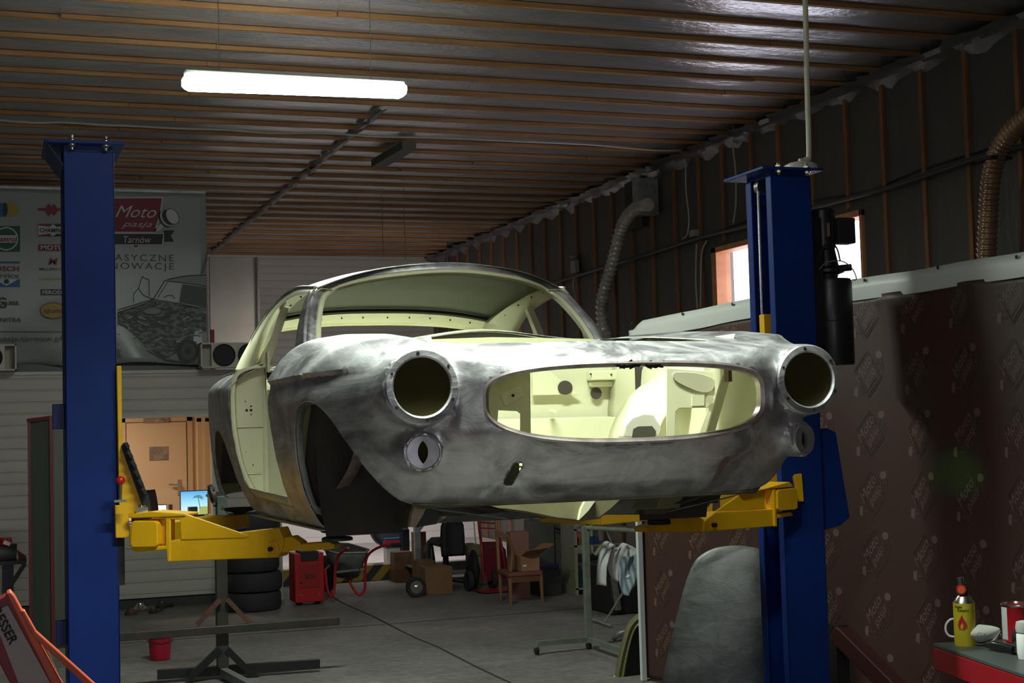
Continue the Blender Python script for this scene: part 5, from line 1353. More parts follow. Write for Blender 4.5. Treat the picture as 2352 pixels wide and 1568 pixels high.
mx = N.new('ShaderNodeMix'); mx.data_type = 'RGBA'; mx.inputs[6].default_value = (.03, .03, .028, 1); mx.inputs[7].default_value = (.34, .23, .03, 1); L_.new(m4.outputs[0], mx.inputs[0]); L_.new(mx.outputs[2], hb.inputs['Base Color'])
struct(MB().box2((2.66, KY, 0), (4.55, KY + .12, .17)).build('trim_%d' % n_, hz, bevel=.004)); n_ += 1
struct(MB().box2((2.62, KY + .12, 0), (6.24, YB - .03, .12)).build('trim_%d' % n_, nmat('light_platform', (.62, .58, .56), .6, col2=(.5, .47, .45), nscale=3))); n_ += 1
wp = MB(); siding(wp, 2.62, 6.24, 18.9, .12, 2.1, .20, .02); wp.box2((2.62, 18.93, .12), (6.24, 18.98, 2.1))
struct(wp.build('wall_rear_partition', nmat('bright_siding', (.78, .74, .72), .5), smooth=40))
wl_ = thing('partition_fill_lamp', 'added unseen lamp brightening the white slatted partition behind the hazard kerb', 'lamp', (4.2, 15.5, 2.25))  # added lamp, hidden behind the car, stands in for daylight on the partition
MB().box2((3.7, 15.44, 2.22), (4.7, 15.56, 2.30)).build('housing', white, wl_)
area('partition_fill_light', (4.2, 15.7, 2.2), (4.4, 18.4, .3), 1.0, .3, 48, (1.0, .93, .92))
# spare wheel leaning on the partition, red and blue box in front
def tyre(b, c, R, w, rot, r_in=.0):
    ri = r_in or R * .62; h = w / 2
    b.lathe([(ri, -h * .72), (ri + .01, -h * .9), (R * .86, -h), (R * .955, -h * .93), (R, -h * .62), (R, h * .62), (R * .955, h * .93), (R * .86, h), (ri + .01, h * .9), (ri, h * .72)], c, 40, rot, closed=True)
c = at(893, 1212, 1, 15.9); t = thing('wheel', 'spare wheel with grey rim standing against the bright partition', 'wheel', (c.x, 15.9, .12))
cw = Vector((c.x, 15.9, c.z)); RR = .215; RX = Matrix.Rotation(PI / 2, 3, 'X')
cw.z = .12 + .335 if False else c.z
b = MB(); tyre(b, cw, RR, .14, RX); b.build('tyre', tyre_m, t, smooth=45)
b = MB(); b.lathe([(.135, .05), (.125, .03), (.11, .02), (.06, .03), (.04, .05), (0, .052)], cw, 32, RX); b.build('rim', nmat('dark_rim', (.16, .16, .17), .4, .6), t, smooth=35)
b = MB(); b.bar((cw.x, 15.98, .12), (cw.x, 15.98, cw.z), .05, .05); b.build('wheel_stand', dsteel, t)
a = at(884, 1236, 1, 15.75); c2 = at(921, 1256, 1, 15.75)
bx = thing('box', 'small blue and red printed box below the spare wheel', 'box', (a.x, 15.75, .12))
MB().box2((a.x, 15.68, .12), (c2.x, 15.82, c2.z)).build('pedestal', nmat('bright_pedestal', (.6, .56, .55), .6), bx)
MB().box2((a.x - .01, 15.67, c2.z), (c2.x, 15.82, a.z)).build('carton', nmat('box_blue', (.03, .08, .20), .5), bx)
q1 = at(882, 1242, 1, 15.66); q2 = at(920, 1252, 1, 15.66); MB().box2((q1.x, 15.655, q2.z), (q2.x, 15.665, q1.z)).build('label', nmat('box_red', (.75, .04, .04), .5), bx)
a = at(922, 1215, 1, 15.6); c2 = at(938, 1252, 1, 15.6); tag(MB().box2((a.x, 15.55, .12), (c2.x, 15.7, a.z)).build('box', nmat('navy_box', (.012, .02, .05), .5)), 'dark navy box standing right of the spare wheel', 'box')
# stacked wooden blocks
for k in range(3):
    a = at(896, 1266 + k * 13, 1, 15.2); c2 = at(944, 1279 + k * 13, 1, 15.2)
    tag(MB().box2((a.x, 15.02, c2.z + .004), (c2.x - .03, 15.2, a.z)).build('wooden_crate', nmat('crate_wood', (.22, .11, .055), .7, col2=(.12, .06, .03), nscale=8), bevel=.004), ('uppermost', 'middle', 'lowest')[k] + ' of the three brown wooden crates stacked beside the hazard kerb', 'crate', 'wooden crates beside the kerb')
q = at(905, 1320, 1, 15.1); tag(MB().box2((at(900, 1320, 1, 15.1).x, 15.0, 0), (at(946, 1320, 1, 15.1).x, 15.22, at(900, 1306, 1, 15.1).z)).build('pallet', woodd), 'dark low pallet under the three wooden crates', 'pallet')
# ---- tyre stack
for k in range(5):
    cc = Vector((2.24 + .012 * math.sin(k * 2.3), 13.55 + .01 * math.cos(k * 3), .088 + k * .178))
    t = thing('tyre', ('lowest', 'second lowest', 'middle', 'second highest', 'topmost')[k] + ' of the black car tyres stacked behind the steel stand', 'tyre', (cc.x, cc.y, k * .178), 0, 'stacked car tyres')
    b = MB(); tyre(b, cc, .272, .172, None); b.build('tread', tyre_m, t, smooth=50)
    b = MB(); b.lathe([(.175, -.055), (.168, -.04), (.168, .04), (.175, .055), (.180, 0)], cc, 32, closed=True); b.build('bead', black, t)
# ---- red compressor box
def P2(px, py, Y): return at(px, py, 1, Y)
Y = 13.55; a = P2(676, 1272, Y); c2 = P2(746, 1384, Y)
t = thing('battery_charger', 'red upright battery charger box standing beside the tyre stack', 'charger', ((a.x + c2.x) / 2, Y + .1, 0))
MB().box2((a.x, Y, .03), (c2.x, Y + .28, a.z)).build('body', redp, t, bevel=.008)
MB().box2((a.x + .06, Y - .004, a.z - .075), (c2.x - .05, Y + .26, a.z + .012)).build('handle_recess', black, t, bevel=.004)
MB().box2((a.x + .045, Y - .006, a.z - .32), (c2.x - .045, Y, a.z - .10)).build('front_panel', nmat('red_panel', (.30, .012, .014), .45), t, bevel=.003)
MB().box2((a.x + .10, Y - .009, a.z - .24), (c2.x - .08, Y - .005, a.z - .19)).build('meter', dred, t)
for dx in (.06, -.05):
    for z in (.10, .21): MB().cyl(((a.x if dx > 0 else c2.x) + dx, Y - .006, z), ((a.x if dx > 0 else c2.x) + dx, Y, z), .007, 10).build('screw', zinc, t)
for dx in (.05, -.05): MB().cyl(((a.x if dx > 0 else c2.x) + dx, Y + .05, .03), ((a.x if dx > 0 else c2.x) + dx, Y + .09, .03), .03, 16).build('wheel', black, t)
# ---- wheelbarrow
Y = 13.9; t = thing('wheelbarrow', 'grey wheelbarrow with red tubular frame and legs beside the red charger', 'wheelbarrow', (3.2, Y, 0))
top = [P2(x, y, yy) for x, y, yy in ((745, 1262, 13.7), (775, 1270, 13.62), (840, 1268, 13.62), (848, 1262, 14.0), (800, 1248, 14.3), (752, 1246, 14.2))]
cen_ = sum(top, Vector()) / 6; bot = [cen_.lerp(p, .55) - Vector((0, 0, .26)) for p in top]
b = MB(); b.grid([top + [top[0]], [p.lerp(q, .5) for p, q in zip(top + [top[0]], bot + [bot[0]])], bot + [bot[0]]]); b.add(bot, [tuple(range(6))])
tr = b.build('tray', nmat('grey_tray', (.17, .18, .165), .5, .3, col2=(.10, .10, .09), nscale=8), t, smooth=60, solid=.004)
MB().tube(top, .009, 8, closed=True).build('rim', galv, tr)
fr = smooth_path([P2(922, 1250, 13.4), P2(880, 1253, 13.5), P2(845, 1275, 13.7), P2(838, 1320, 13.75), P2(838, 1352, 13.75), P2(826, 1366, 13.75), P2(812, 1352, 13.78), P2(792, 1314, 13.85)], 5)
MB().tube(fr, .013, 10).build('leg_frame', redp, t)
MB().tube([P2(922, 1250, 13.4), P2(899, 1251, 13.45)], .018, 10).build('grip', black, t)
fr = smooth_path([P2(800, 1258, 13.3), P2(777, 1276, 13.5), P2(770, 1310, 13.55), P2(768, 1350, 13.55), P2(762, 1370, 13.55), P2(752, 1352, 13.6), P2(747, 1310, 13.7)], 5)
MB().tube(fr, .013, 10).build('leg_frame', redp, t)
MB().bar(P2(768, 1314, 13.6), P2(838, 1306, 13.75), .02, .02).build('crossbar', galv, t)
wc = Vector((cen_.x - .02, 14.65, .18)); b = MB(); tyre(b, wc, .18, .08, Matrix.Rotation(PI / 2, 3, 'Y')); b.build('front_wheel', tyre_m, t)
MB().bar((wc.x - .06, 14.65, .18), (wc.x - .06, 14.0, .36), .02, .02).bar((wc.x + .06, 14.65, .18), (wc.x + .06, 14.0, .36), .02, .02).bar((wc.x - .07, 14.65, .18), (wc.x + .07, 14.65, .18), .02, .02).build('fork', redp, t)
# ---- shelving along the right rear
Y = 14.6
t = thing('shelving_rack', 'grey steel shelving rack with perforated uprights crowded with dark goods', 'shelf', (5.3, Y, 0))
for px in (957, 1218): q = P2(px, 1200, Y); MB().box2((q.x - .03, Y - .03, 0), (q.x + .03, Y + .03, 1.75)).build('upright', galv, t)
MB().box2((6.1, Y - .03, 0), (6.16, Y + .03, 1.75)).build('upright', galv, t)
for z in (P2(1100, 1184, Y).z, .18, 1.45): MB().box2((P2(950, 1200, Y).x, Y - .02, z - .045), (6.16, Y + .02, z + .045)).box2((P2(950, 1200, Y).x, Y + .02, z - .01), (6.16, Y + .6, z)).build('shelf_beam', galv, t)
MB().bar(P2(957, 1225, Y - .04), P2(1003, 1168, Y - .04), .02, .02).build('brace', galv, t)
zt = P2(1100, 1184, Y).z + .045
rng = random.Random(11)
def carton(px0, py0, px1, py1, Y, lab, mat=card, dep=.3, ry=0.0, flaps=False, zfix=None, name='cardboard_box', cat='box', grp=None):
    a = P2(px0, py0, Y); c = P2(px1, py1, Y); z0 = c.z if zfix is None else zfix
    t = thing(name, lab, cat, ((a.x + c.x) / 2, Y, z0), 0, grp)
    MB().box2((a.x, Y, z0), (c.x, Y + dep, a.z)).build('carton' if 'box' in name else 'body', mat, t, bevel=.004)
    if flaps:
        w = c.x - a.x
        MB().prism([(a.x, Y, a.z), (c.x, Y, a.z), (c.x + .05, Y - .12, a.z + .07), (a.x + .02, Y - .12, a.z + .05)], (0, 0, .004)).build('flap', mat, t)
        MB().prism([(c.x, Y, a.z), (c.x, Y + dep, a.z), (c.x + .13, Y + dep, a.z + .08), (c.x + .15, Y, a.z + .09)], (0, 0, .004)).build('flap', mat, t)
    return t
carton(976, 1304, 1040, 1352, 13.7, 'brown cardboard box on the floor left of the red hand truck', zfix=0, dep=.25)
carton(958, 1288, 1000, 1312, 14.2, 'low tan cardboard box lying behind the brown floor box', zfix=0, dep=.2)
carton(948, 1222, 980, 1285, 15.21, 'upright brown cardboard sheet box behind the grey rack upright', nmat('brown_card', (.25, .14, .05), .8), .07, zfix=0)
carton(1073, 1252, 1106, 1276, 14.3, 'flat tan carton behind the red hand truck', nmat('tan_card', (.20, .16, .09), .8), .3, zfix=.30)
carton(1086, 1278, 1120, 1308, 14.32, 'tan carton under the flat carton behind the hand truck', MATS['tan_card'], .25, zfix=0)
# chrome wheel on the floor
q = P2(955, 1338, 13.6); c0 = Vector((q.x, 13.6, .10)); t = thing('wheel', 'small dark wheel with chrome spokes on the floor left of the brown box', 'wheel', (c0.x, c0.y, 0))
b = MB(); tyre(b, c0, .098, .06, RX); b.build('tyre', tyre_m, t)
b = MB(); b.lathe([(.069, .02), (.06, .0), (.02, .02), (0, .03)], c0, 20, RX); b.build('rim', zinc, t)
# heap of black hose reels / office chair
t = thing('office_chair', 'black office chair turned away, standing in front of the rack', 'chair', (4.72, 14.05, 0))
q = P2(1035, 1190, 14.05); q2 = P2(1035, 1290, 14.05); xa, xb = P2(1008, 1200, 14.05).x, P2(1062, 1200, 14.05).x
b = MB(); rows = []
for z in np.linspace(q2.z + .06, q.z, 12):
    f = (z - q2.z) / (q.z - q2.z); w = (xb - xa) / 2 * (.92 + .12 * math.sin(f * PI)) * (1 - .25 * max(0, f - .85) / .15)
    rows.append([Vector(((xa + xb) / 2 + w * s, 14.0 + .10 * (1 - abs(s) ** 2) * .5, z)) for s in np.linspace(-1, 1, 9)])
b.grid(rows); b.build('backrest', black, t, smooth=60, solid=.05)
MB().box2((xa + .01, 14.05, .42), (xb + .03, 14.48, .50)).build('seat', black, t, bevel=.03)
MB().cyl(((xa + xb) / 2, 14.25, .08), ((xa + xb) / 2, 14.25, .42), .03, 16).build('column', blackgl, t)
for k in range(5):
    a = 2 * PI * k / 5 + .3; c0 = Vector(((xa + xb) / 2, 14.25, .09)); e = c0 + Vector((.26 * math.cos(a), .26 * math.sin(a), -.03))
    lg = MB().bar(c0, e, .04, .025).build('base_leg', blackgl, t); MB().cyl(e + Vector((-.02, 0, -.03)), e + Vector((.02, 0, -.03)), .03, 14).build('castor', black, lg)
# dark bags beside the chair
for k, (px0, py0, px1, py1, yy, lab) in enumerate(((974, 1240, 998, 1300, 14.5, 'dark blue bin bag slumped left of the black office chair'), (1076, 1262, 1098, 1318, 13.95, 'black bin bag slumped right of the black office chair'))):
    a = P2(px0, py0, yy); c = P2(px1, py1, yy); cx_, rz_ = (a.x + c.x) / 2, (a.z - 0) / 2
    b = MB(); rows = []
    for i in range(13):
        th = PI * i / 12
        rows.append([Vector((cx_ + (c.x - a.x) / 2 * math.sin(th) * math.cos(p) * (1 + .12 * math.sin(5 * p + i)), yy + .12 * math.sin(th) * math.sin(p), a.z * (.5 - .5 * math.cos(th)) * (1 if i > 3 else .8))) for p in np.linspace(0, 2 * PI, 17)])
    b.grid(rows); tag(b.build('bin_bag', nmat('bag_dark', (.012, .016, .022), .4) if k == 0 else black, smooth=60), lab, 'bag')
# red hand truck
Y = 13.75; t = thing('hand_truck', 'red hand truck with solid back plate, standing in front of the rack', 'hand truck', (4.75, Y, 0))
def HT(px, py, yy=Y): return P2(px, py, yy)
dark_red = nmat('hand_truck_red', (.30, .010, .018), .45)
for (x0_, x1_) in ((1098, 1112), (1138, 1165)):
    MB().tube(smooth_path([HT(x0_, 1178, 13.95), HT(x0_ + 3, 1215, 13.92), HT((x0_ + x1_) / 2 + 1, 1255), HT(x1_, 1335)], 4), .014, 10).build('frame_tube', dark_red, t)
MB().prism([HT(1104, 1244, Y + .02), HT(1145, 1243, Y + .02), HT(1162, 1262, Y + .02), HT(1167, 1325, Y + .02), HT(1120, 1336, Y + .02), HT(1112, 1300, Y + .02)], (0, .01, 0)).build('back_plate', nmat('maroon_plate', (.13, .006, .010), .5), t)
MB().bar(HT(1101, 1199, 13.93), HT(1140, 1202, 13.93), .02, .015).bar(HT(1102, 1212, 13.92), HT(1143, 1214, 13.92), .015, .012).build('crossbar', dark_red, t)
q = HT(1131, 1257, Y - .0); MB().box((q.x, Y + .015, q.z), (.05, .006, .02)).build('name_plate', zinc, t)
MB().prism([(HT(1085, 1336).x, Y - .02, .012), (HT(1160, 1336).x, Y - .02, .012), (HT(1160, 1336).x, Y - .28, .012), (HT(1088, 1336).x, Y - .28, .012)], (0, 0, .008)).build('toe_plate', dark_red, t)
for px in (1082, 1136):
    q = HT(px, 1338, Y); c0 = Vector((q.x, Y + .06, .10)); b = MB(); tyre(b, c0, .10, .05, Matrix.Rotation(PI / 2, 3, 'Y')); b.lathe([(.06, -.01), (.06, .01)], c0, 20, Matrix.Rotation(PI / 2, 3, 'Y')); b.build('wheel', tyre_m, t)
tag(MB().cyl(P2(1088, 1198, 14.45), P2(1092, 1250, 14.4), .008, 8).build('rod', nmat('chrome_rod', (.9, .9, .9), .15, 1.0)), 'thin chrome rod standing left of the red hand truck', 'rod')
# wooden chair with an open cardboard box
Y = 12.5; t = thing('wooden_chair', 'brown wooden chair with a reddish seat holding an open cardboard box', 'chair', (4.6, Y, 0))
sz = P2(1230, 1312, Y).z
q = [P2(x, 1312, Y) for x in (1168, 1246)]
sx0, sx1 = q[0].x, q[1].x
MB().prism([(sx0, Y, sz - .035), (sx1, Y, sz - .035), (sx1 + .02, Y + .40, sz - .035), (sx0 + .03, Y + .40, sz - .035)], (0, 0, .035)).build('seat', nmat('red_brown_seat', (.22, .07, .055), .5), t, bevel=.006)
MB().box2((sx0 + .01, Y + .01, sz - .09), (sx1 - .01, Y + .03, sz - .035)).build('apron', woodd, t)
for (x, yy) in ((sx0 + .02, Y + .02), (sx1 - .02, Y + .02), (sx0 + .05, Y + .38), (sx1 + .12, Y + .40)):
    MB().tube([(x, yy, sz - .04), (x + (.0 if x < sx1 - .1 else .01), yy, .25), (x + (.0 if x < sx1 - .1 else .02), yy, 0)], [.024, .020, .013], 10).build('leg', nmat('varnished_leg', (.25, .12, .05), .45), t)
MB().tube(smooth_path([P2(1172, 1312, Y + .02), P2(1176, 1265, Y + .02), P2(1165, 1230, Y - .03)], 4), .018, 8).build('back_post', nmat('varnished_leg', (.25, .12, .05), .45), t)
MB().tube(smooth_path([Vector((sx0 + .04, Y + .38, sz)), Vector((sx0 + .04, Y + .42, sz + .45))], 4), .018, 8).build('back_post', MATS['varnished_leg'], t)
MB().bar((sx0 + .02, Y + .0, sz + .30), (sx0 + .04, Y + .42, sz + .34), .02, .05).build('back_rail', MATS['varnished_leg'], t)
cb2 = carton(1196, 1276, 1240, 1306, Y + .03, 'open cardboard box with raised flaps on the wooden chair', nmat('light_card', (.34, .17, .085), .8), .26, zfix=sz + .002, flaps=True)
a = P2(1206, 1299, Y + .02); MB().box((a.x, Y + .028, a.z), (.035, .004, .016)).build('label', white, cb2)
carton(1172, 1222, 1216, 1272, Y + .45, 'tilted pinkish cardboard box behind the open box', nmat('pink_card', (.27, .13, .10), .8), .12, zfix=.0)
tag(MB().prism([P2(1246, 1300, Y + .5), P2(1284, 1296, Y + .5), P2(1284, 1304, Y + .5), P2(1246, 1308, Y + .5)], (0, .25, 0)).build('folder', nmat('violet_folder', (.05, .03, .13), .5)), 'violet folder lying on the grey cabinet behind the chair', 'folder')
a = P2(1246, 1308, Y + .46); c = P2(1290, 1380, Y + .46)
tag(MB().box2((a.x, Y + .46, 0), (c.x, Y + .85, P2(1260, 1306, Y + .5).z - .006)).build('cabinet', nmat('low_dark_cabinet', (.035, .036, .03), .6)), 'low dark cabinet under the violet folder', 'cabinet')
# tall grey cabinet and more shelf clutter to the right
a = P2(1238, 1198, 13.6); c = P2(1312, 1375, 13.6)
t = thing('locker', 'tall dull grey-green locker standing behind the wooden chair', 'locker', ((a.x + c.x) / 2, 13.8, 0))
lm = nmat('grey_green_locker', (.115, .12, .10), .55, col2=(.09, .09, .075), nscale=3); MB().box2((a.x, 13.6, 0), (c.x, 14.05, a.z)).build('body', lm, t, bevel=.004)
MB().box2(((a.x + c.x) / 2 - .004, 13.592, .05), ((a.x + c.x) / 2 + .004, 13.6, a.z - .04)).build('door_gap', black, t)
MB().tube([P2(1273, 1212, 13.5), P2(1300, 1220, 13.5), P2(1322, 1217, 13.5)], .012, 8).build('handle_bar', black, t)
a = P2(1318, 1205, 12.9); c = P2(1375, 1380, 12.9)
t = thing('shelf', 'narrow open shelf with small coloured goods behind the clothes rack', 'shelf', ((a.x + c.x) / 2, 13.0, 0))
sm = nmat('pale_yellow_shelf', (.30, .29, .20), .5)
xr_ = P2(1440, 1250, 12.9).x
MB().box2((a.x, 12.9, 0), (a.x + .03, 13.25, a.z)).box2((P2(1340, 1250, 12.9).x, 12.88, 0), (P2(1346, 1250, 12.9).x, 12.92, a.z)).build('side_panel', sm, t)
for py in (1214, 1252, 1350): z = P2(1350, py, 12.9).z; MB().box2((a.x, 12.9, z - .012), (xr_, 13.25, z + .004)).build('board', sm, t)
def obj_on(px0, py0, px1, py1, yy, name, lab, mat, cat='box', z0=None, dep=.12):
    a = P2(px0, py0, yy); c = P2(px1, py1, yy); z = c.z if z0 is None else z0
    return tag(MB().box2((a.x, yy, z), (c.x, yy + dep, a.z)).build(name, mat, bevel=.003), lab, cat)
z1 = P2(1350, 1252, 12.9).z + .004; z0 = P2(1350, 1350, 12.9).z + .004; z2 = P2(1350, 1214, 12.9).z + .004
obj_on(1354, 1234, 1376, 1250, 12.92, 'box', 'blue box on the upper board of the narrow open shelf', nmat('blue_box', (.02, .06, .16), .5), z0=z1)
for k, (x, col, nm) in enumerate(((1326, (.35, .12, .07), 'salmon'), (1333, (.28, .08, .05), 'rust-coloured'))):
    obj_on(x - 3, 1222 + 12 * k, x + 10, 1231 + 12 * k, 12.92, 'folded_cloth', nm + ' folded cloth on the left of the narrow open shelf', nmat(nm.replace('-', '_') + '_cloth', col, .8), 'cloth', z0=z1 + .07 * (1 - k))
obj_on(1356, 1292, 1372, 1300, 12.92, 'canister', 'yellow canister on the lower board of the narrow open shelf', nmat('yellow_canister', (.30, .22, .03), .5), 'can', z0=z0)
obj_on(1322, 1300, 1336, 1330, 12.92, 'bottle', 'dark teal bottle on the lower board of the narrow open shelf', nmat('teal_bottle', (.01, .04, .045), .4), 'bottle', z0=z0)
obj_on(1350, 1360, 1398, 1382, 12.8, 'drawer_box', 'low orange-brown drawer box on the floor under the open shelf', nmat('rusty_drawer', (.22, .075, .03), .6), z0=0, dep=.3)
c = P2(1362, 1275, 12.84); t = thing('hand_torch', 'black and pale yellow hand torch hanging behind the clothes rack', 'torch', tuple(c))
MB().cyl(c + Vector((-.03, 0, -.02)), c + Vector((.06, .02, -.02)), .030, 20).build('torch_head', black, t); MB().cyl(c + Vector((.02, 0, .0)), c + Vector((.09, 0, .08)), .02, 16).build('torch_body', nmat('pale_yellow', (.5, .5, .3), .4), t)
MB().cyl(c + Vector((.02, .0, .02)), Vector((c.x + .02, 12.9, z2 - .01)), .002, 6).build('cord', black, t)
# long dark bench on castors behind the shirt
a = P2(1400, 1300, 11.4); c = P2(1478, 1400, 11.4)
tag(MB().box2((a.x, 11.4, 0), (c.x + .2, 12.0, a.z)).build('trunk', nmat('black_trunk', (.010, .011, .011), .5), bevel=.02), 'large black trunk on the floor behind the hanging shirt', 'trunk')
q = P2(1412, 1340, 11.3); tag(MB().tube([P2(1410, 1325, 11.35), P2(1420, 1400, 11.35)], .03, 12).build('roll', nmat('patterned_roll', (.06, .09, .08), .6, col2=(.18, .15, .09), nscale=40)), 'mottled roll leaning against the black trunk', 'roll')
# ---- clothes rack with shirt
t = thing('clothes_rack', 'grey tubular clothes rack on castors standing left of the white lath', 'rack', (4.23, 10.2, 0))
gp = nmat('grey_green_paint', (.20, .23, .19), .45, col2=(.14, .15, .12), nscale=9)
ub = at(1352, 1468, 2, .07); ut = atp(1344, 1210, ub, FW); ut.x, ut.y = ub.x, ub.y; ut.z = at(1346, 1208, 1, ub.y).z
MB().bar(ub, ut, .045, .045, up=(0, 1, 0)).build('upright', gp, t, bevel=.003)
te = at(1478, 1226, 1, 9.35); te.z = ut.z - .02
MB().tube([ut - Vector((0, 0, .01)), te], .016, 10).build('top_rail', gp, t)
bl = at(1232, 1478, 2, .08); br = at(1447, 1500, 2, .07)
MB().bar(bl, ub, .035, .035).build('foot', gp, t); MB().bar(ub, br, .035, .035).build('foot', gp, t)
MB().bar(te, te + Vector((.0, 0, -te.z + .08)), .035, .035, up=(0, 1, 0)).build('upright', gp, t) if False else None
for p in (bl, ub): 
    q = p - Vector((0, 0, .045)); cs = MB().cyl(q + Vector((-.012, 0, 0)), q + Vector((.012, 0, 0)), .028, 16).build('castor', black, t); MB().box(p - Vector((0, 0, .02)), (.03, .03, .02)).build('castor_fork', galv, cs)
# extra tube pieces on the floor
tag(MB().tube([at(1405, 1437, 2, .02), at(1362, 1422, 2, .02)], .014, 8).build('pipe', galv), 'short grey pipe lying on the floor under the hanging shirt', 'pipe')
tag(MB().tube([at(1388, 1430, 2, .03), at(1450, 1330, 1, 10.6)], .010, 8).build('pipe', galv), 'thin grey pipe leaning from the floor towards the black trunk', 'pipe')
tag(MB().tube(smooth_path([at(1408, 1466, 2, .02), at(1420, 1457, 2, .05), at(1440, 1452, 2, .05), at(1460, 1455, 2, .02)], 5), .022, 10).build('hoop', galv), 'curved grey metal hoop lying on the floor beside the rack foot', 'hoop')
# shirt: crumpled sheet modelled in panels
Yc = 9.9
def cloth(nm, pxs, mat, par, y0=Yc, amp=.03, fr=9, n=14):
    # pxs: two polylines (left edge, right edge) top to bottom
    Lp = smooth_path([at(x, y, 1, y0) for x, y in pxs[0]], 4); Rp = smooth_path([at(x, y, 1, y0) for x, y in pxs[1]], 4); m = min(len(Lp), len(Rp)); rows = []
    for i in range(m):
        a = Lp[int(i * (len(Lp) - 1) / (m - 1))]; b_ = Rp[int(i * (len(Rp) - 1) / (m - 1))]
        rows.append([a.lerp(b_, s) + Vector((0, -amp * math.sin(PI * s) * (1 + .6 * math.sin(fr * s + i * .25)), 0)) for s in np.linspace(0, 1, n)])
    return MB().grid(rows).build(nm, mat, par, smooth=60, solid=.004)
t = thing('shirt', 'crumpled white shirt with a blue striped cloth hanging from the clothes rack', 'shirt', tuple(at(1410, 1290, 1, Yc)))
wsh = nmat('white_cotton', (.70, .69, .70), .8, bump=.4, bscale=9, col2=(.58, .57, .54), nscale=6)
cloth('sleeve', [((1385, 1247), (1376, 1270), (1371, 1300), (1370, 1342)), ((1404, 1262), (1396, 1290), (1392, 1310), (1394, 1344))], wsh, t, Yc, .05)
cloth('collar', [((1380, 1252), (1389, 1244), (1394, 1243)), ((1398, 1262), (1408, 1256), (1413, 1254))], wsh, t, Yc - .02, .03)
cloth('shoulder', [((1412, 1258), (1396, 1290), (1402, 1320), (1418, 1335)), ((1430, 1247), (1448, 1256), (1440, 1290), (1420, 1330))], wsh, t, Yc + .01, .05)
cloth('front_panel', [((1428, 1247), (1418, 1262), (1416, 1300), (1422, 1320)), ((1448, 1254), (1472, 1270), (1476, 1300), (1440, 1330))], wsh, t, Yc - .01, .05)
stripe = bpy.data.materials.new('blue_striped_cotton'); stripe.use_nodes = True; nt = stripe.node_tree; N = nt.nodes; sb_ = N['Principled BSDF']; wv = N.new('ShaderNodeTexWave'); wv.inputs['Scale'].default_value = 11; wv.bands_direction = 'X'; wv.inputs['Distortion'].default_value = .6
tc = N.new('ShaderNodeTexCoord'); nt.links.new(tc.outputs['Object'], wv.inputs['Vector']); cr = N.new('ShaderNodeValToRGB'); cr.color_ramp.elements[0].color = (.13, .19, .24, 1); cr.color_ramp.elements[1].color = (.42, .47, .50, 1); nt.links.new(wv.outputs[0], cr.inputs[0]); nt.links.new(cr.outputs[0], sb_.inputs['Base Color']); sb_.inputs['Roughness'].default_value = .8
cloth('striped_cloth', [((1432, 1278), (1422, 1300), (1420, 1325), (1430, 1365)), ((1472, 1268), (1474, 1300), (1466, 1335), (1436, 1366))], stripe, t, Yc - .05, .05)
MB().tube([at(1390, 1212, 1, Yc), at(1400, 1235, 1, Yc), at(1408, 1256, 1, Yc)], .006, 8).build('hanger', grey, t)
MB().tube([at(1390, 1212, 1, Yc), ut.lerp(te, .35)], .004, 6).build('hanger_hook', grey, t)
# ---- steel rotisserie stand in the middle ground
Yp = 9.87
t = thing('steel_stand', 'dark square-tube steel stand with braces and a bolted flange on top', 'stand', (1.42, Yp, 0))
pb_ = at(512, 1545, 1, Yp); pt_ = at(503, 1166, 1, Yp)
X0 = at(511, 1500, 1, Yp).x
MB().box2((X0 - .037, Yp - .037, .08), (X0 + .037, Yp + .037, at(510, 1276, 1, Yp).z + .25)).build('post', dsteel, t, bevel=.004)
a = at(285, 1456, 1, Yp - .05); c = at(778, 1430, 1, Yp - .05); zb1 = at(511, 1443, 1, Yp - .05).z
MB().box2((a.x - .2, Yp - .085, zb1 - .030), (c.x, Yp - .040, zb1 + .022)).build('cross_beam', dsteel, t, bevel=.003)
for s_, px in ((-1, 452), (1, 578)): q = at(px, 1435, 1, Yp - .06); q3 = at(506 if s_ < 0 else 522, 1376, 1, Yp - .06); MB().bar(q, q3, .03, .03, up=(0, 1, 0)).build('brace', rust, t)
zl = .055; e = at(776, 1552, 2, zl)
MB().bar((X0 - .42, Yp + .07, zl), (e.x, Yp - .02, zl), .05, .06).build('base_beam', blackgl, t)
for s_, px in ((-1, 432), (1, 590)): q = at(px, 1560, 1, Yp - .02); q3 = at(505 if s_ < 0 else 520, 1490, 1, Yp - .02); MB().bar(q, q3, .045, .045, up=(0, 1, 0)).build('brace', blackgl, t)
MB().bar((X0, Yp - .04, zl), (X0 + .08, Yp - .75, zl), .05, .05).build('base_foot', nmat('worn_tube', (.20, .20, .19), .5, .4), t)
